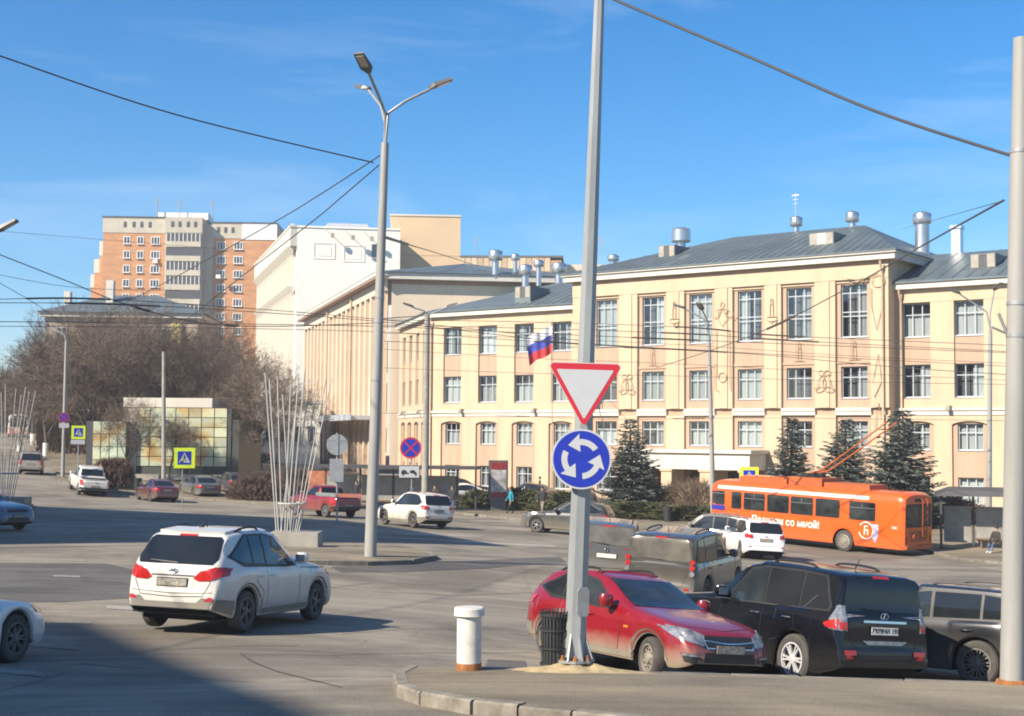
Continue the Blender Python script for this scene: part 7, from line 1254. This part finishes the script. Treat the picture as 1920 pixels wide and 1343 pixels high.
# ================================================================ people
M_SKIN = mat('skin', (.52, .32, .23), .6, var=.06); M_SHOE = mat('shoe_dark', (.03, .028, .026), .6, var=.1)
def person(label, px, py, d, h, face, top, legs, hair=(.05, .035, .025), pose='stand', hood=None, shoe=None, dz=.12, scarf=None):
    """One continuous skinned body; clothing is the colour of its regions, hair a child."""
    J = {'pel': (0, 0, .53), 'wst': (0, 0, .61), 'chs': (.0, 0, .74), 'nck': (.005, 0, .835), 'chn': (.012, 0, .875), 'hed': (.012, 0, .935), 'crn': (.005, 0, .975)}
    st = .05 if pose == 'stand' else .13
    if pose == 'sit':
        J = {k: (x - .02, y, z - .24) for k, (x, y, z) in J.items()}
        for s, y in (('L', .055), ('R', -.055)): J.update({'hip' + s: (.0, y, .275), 'kne' + s: (.24, y * 1.1, .285), 'ank' + s: (.25 + (.06 if s == 'L' else .02), y * 1.1, .04), 'toe' + s: (.35 + (.06 if s == 'L' else .02), y * 1.2, .015)})
    else:
        for s, y, k in (('L', .05, 1), ('R', -.05, -1)): J.update({'hip' + s: (0, y, .50), 'kne' + s: (.02 + k * st * .45, y, .28), 'ank' + s: (k * st - .01, y, .045), 'toe' + s: (k * st + .08, y * 1.15, .015)})
    zc = -.24 if pose == 'sit' else 0
    for s, y, k in (('L', .115, -1), ('R', -.115, 1)):
        sw = .06 * k if pose == 'walk' else .015; fw = .16 if pose == 'sit' else 0
        J.update({'sho' + s: (0, y * .9, .80 + zc), 'elb' + s: (-.02 + sw * .5 + fw * .3, y * 1.25, .645 + zc), 'wri' + s: (.03 + sw * 1.4 + fw, y * (1.2 if not fw else .7), .51 + zc + fw * .3), 'hnd' + s: (.05 + sw * 1.6 + fw * 1.2, y * (1.15 if not fw else .6), .46 + zc + fw * .35)})
    E_ = [('pel', 'wst'), ('wst', 'chs'), ('chs', 'nck'), ('nck', 'chn'), ('chn', 'hed'), ('hed', 'crn')]
    for s in 'LR': E_ += [('pel', 'hip' + s), ('hip' + s, 'kne' + s), ('kne' + s, 'ank' + s), ('ank' + s, 'toe' + s), ('chs', 'sho' + s), ('sho' + s, 'elb' + s), ('elb' + s, 'wri' + s), ('wri' + s, 'hnd' + s)]
    rad = {'pel': .082, 'wst': .078, 'chs': .088, 'nck': .034, 'chn': .038, 'hed': .05, 'crn': .036, 'hip': .052, 'kne': .037, 'ank': .026, 'toe': .024, 'sho': .045, 'elb': .032, 'wri': .022, 'hnd': .024}
    ks = list(J); me = bpy.data.meshes.new('person'); me.from_pydata([J[k] for k in ks], [], [(ks.index(a), ks.index(b)) for a, b in E_]); o = bpy.data.objects.new('person', me); C.objects.link(o); o.modifiers.new('s', 'SKIN'); ss = o.modifiers.new('u', 'SUBSURF'); ss.levels = 2; ss.render_levels = 2
    for i, k in enumerate(ks):
        r_ = rad[k.rstrip('LR') if k[-1] in 'LR' and len(k) == 4 else k]; v = me.skin_vertices[0].data[i]; v.radius = (r_ * (.8 if k in ('pel', 'wst', 'chs') else 1), r_ * (1.25 if k in ('pel', 'wst', 'chs') else 1)); v.use_root = (k == 'pel')
    dg = bpy.context.evaluated_depsgraph_get(); dg.update(); nm = bpy.data.meshes.new_from_object(o.evaluated_get(dg)); bpy.data.objects.remove(o)
    mats = [M_SKIN, mat('cloth_%.2f_%.2f_%.2f' % top, top, .85, var=.2, scale=8), mat('cloth_%.2f_%.2f_%.2f' % legs, legs, .9, var=.2, scale=8), shoe or M_SHOE]
    nm.materials.clear()
    for m in mats: nm.materials.append(m)
    hz_ = .47 + zc
    for p in nm.polygons:
        c_ = p.center; z = c_.z; p.use_smooth = True
        if z > .845 + zc: p.material_index = 0
        elif z < .055: p.material_index = 3
        elif abs(c_.y) > .085 and z < .495 + zc + (.06 if pose == 'sit' else 0) and (pose != 'sit' or z > .26): p.material_index = 0
        elif z > hz_ + (0.03 if pose == 'sit' else 0): p.material_index = 1
        else: p.material_index = 2
    b = at(px, py, d); b.z = G(b.x, b.y) + dz; t = tag(link('person', nm, None, b, R(face)), label, 'person'); t.scale = (h, h, h)
    hm = MB().lathe([(.02, .0), (.052, .01), (.058, .04), (.05, .07), (.03, .09), (.002, .096)], 12, M=T3(-.002 + (0 if pose != 'sit' else -.02), 0, .905 + zc)); link('hair' if hood is None else 'hood', hm.mesh('hair', mat('hair_%.2f' % hair[0], hood or hair, .8, var=.2), smooth=60), t)
    link('nose', MB().lathe([(.010, -.012), (.008, .0), (.002, .012)], 6, M=T3(.068 + (0 if pose != 'sit' else -.02), 0, .92 + zc)).mesh('nose', M_SKIN), t)
    return t
person('person in a dark jacket and blue jeans behind the white crossover', 848, 955, 84, 1.76, 250, (.03, .03, .033), (.07, .10, .17), pose='walk')
person('person in a turquoise jacket walking beside the advertising panel', 957, 968, 87, 1.66, 200, (.02, .28, .36), (.03, .03, .035), pose='walk', hood=(.02, .26, .33))
person('person in a dark coat and pale trousers walking right of the turquoise jacket', 1017, 958, 86, 1.75, 240, (.028, .028, .03), (.26, .23, .19), pose='walk')
person('person in dark clothes standing by the parked saloon', 1012, 935, 100, 1.74, 180, (.04, .032, .03), (.03, .03, .035))
person('person in a dark coat right of the sign post', 1112, 960, 84, 1.72, 200, (.035, .033, .035), (.03, .03, .03), pose='walk')
person('person in a light top behind the pickup by the brown bush', 189, 912, 96, 1.7, 220, (.58, .45, .38), (.10, .09, .09), hair=(.2, .05, .03))
person('person in black standing at the long shelter', 668, 945, 89, 1.74, 260, (.03, .03, .035), (.03, .03, .03)); person('person in dark clothes at the kiosk', 772, 945, 88, 1.68, 240, (.035, .04, .05), (.03, .03, .035)); person('person in a brown coat waiting at the shelter end', 815, 948, 87, 1.7, 270, (.09, .06, .045), (.03, .03, .03))
person('seated person in a dark jacket, jeans and white shoes at the right shelter', 1868, 1020, 65.2, 1.66, 215, (.045, .04, .04), (.12, .17, .28), pose='sit', hair=(.035, .025, .02), shoe=mat('white_shoe', (.7, .7, .7), .6, var=.05))
# ================================================================ spring haze over the square
hz = bpy.data.materials.new('haze_air'); hz.use_nodes = True; t = hz.node_tree; t.nodes.clear(); o_ = t.nodes.new('ShaderNodeOutputMaterial'); pv = t.nodes.new('ShaderNodeVolumePrincipled')
pv.inputs['Color'].default_value = (.90, .90, .91, 1); pv.inputs['Density'].default_value = .0006; pv.inputs['Anisotropy'].default_value = .2; t.links.new(pv.outputs[0], o_.inputs['Volume'])
tag(MB().bx(-760, 760, -360, 960, -6, 56).build('haze', hz), kind='stuff')
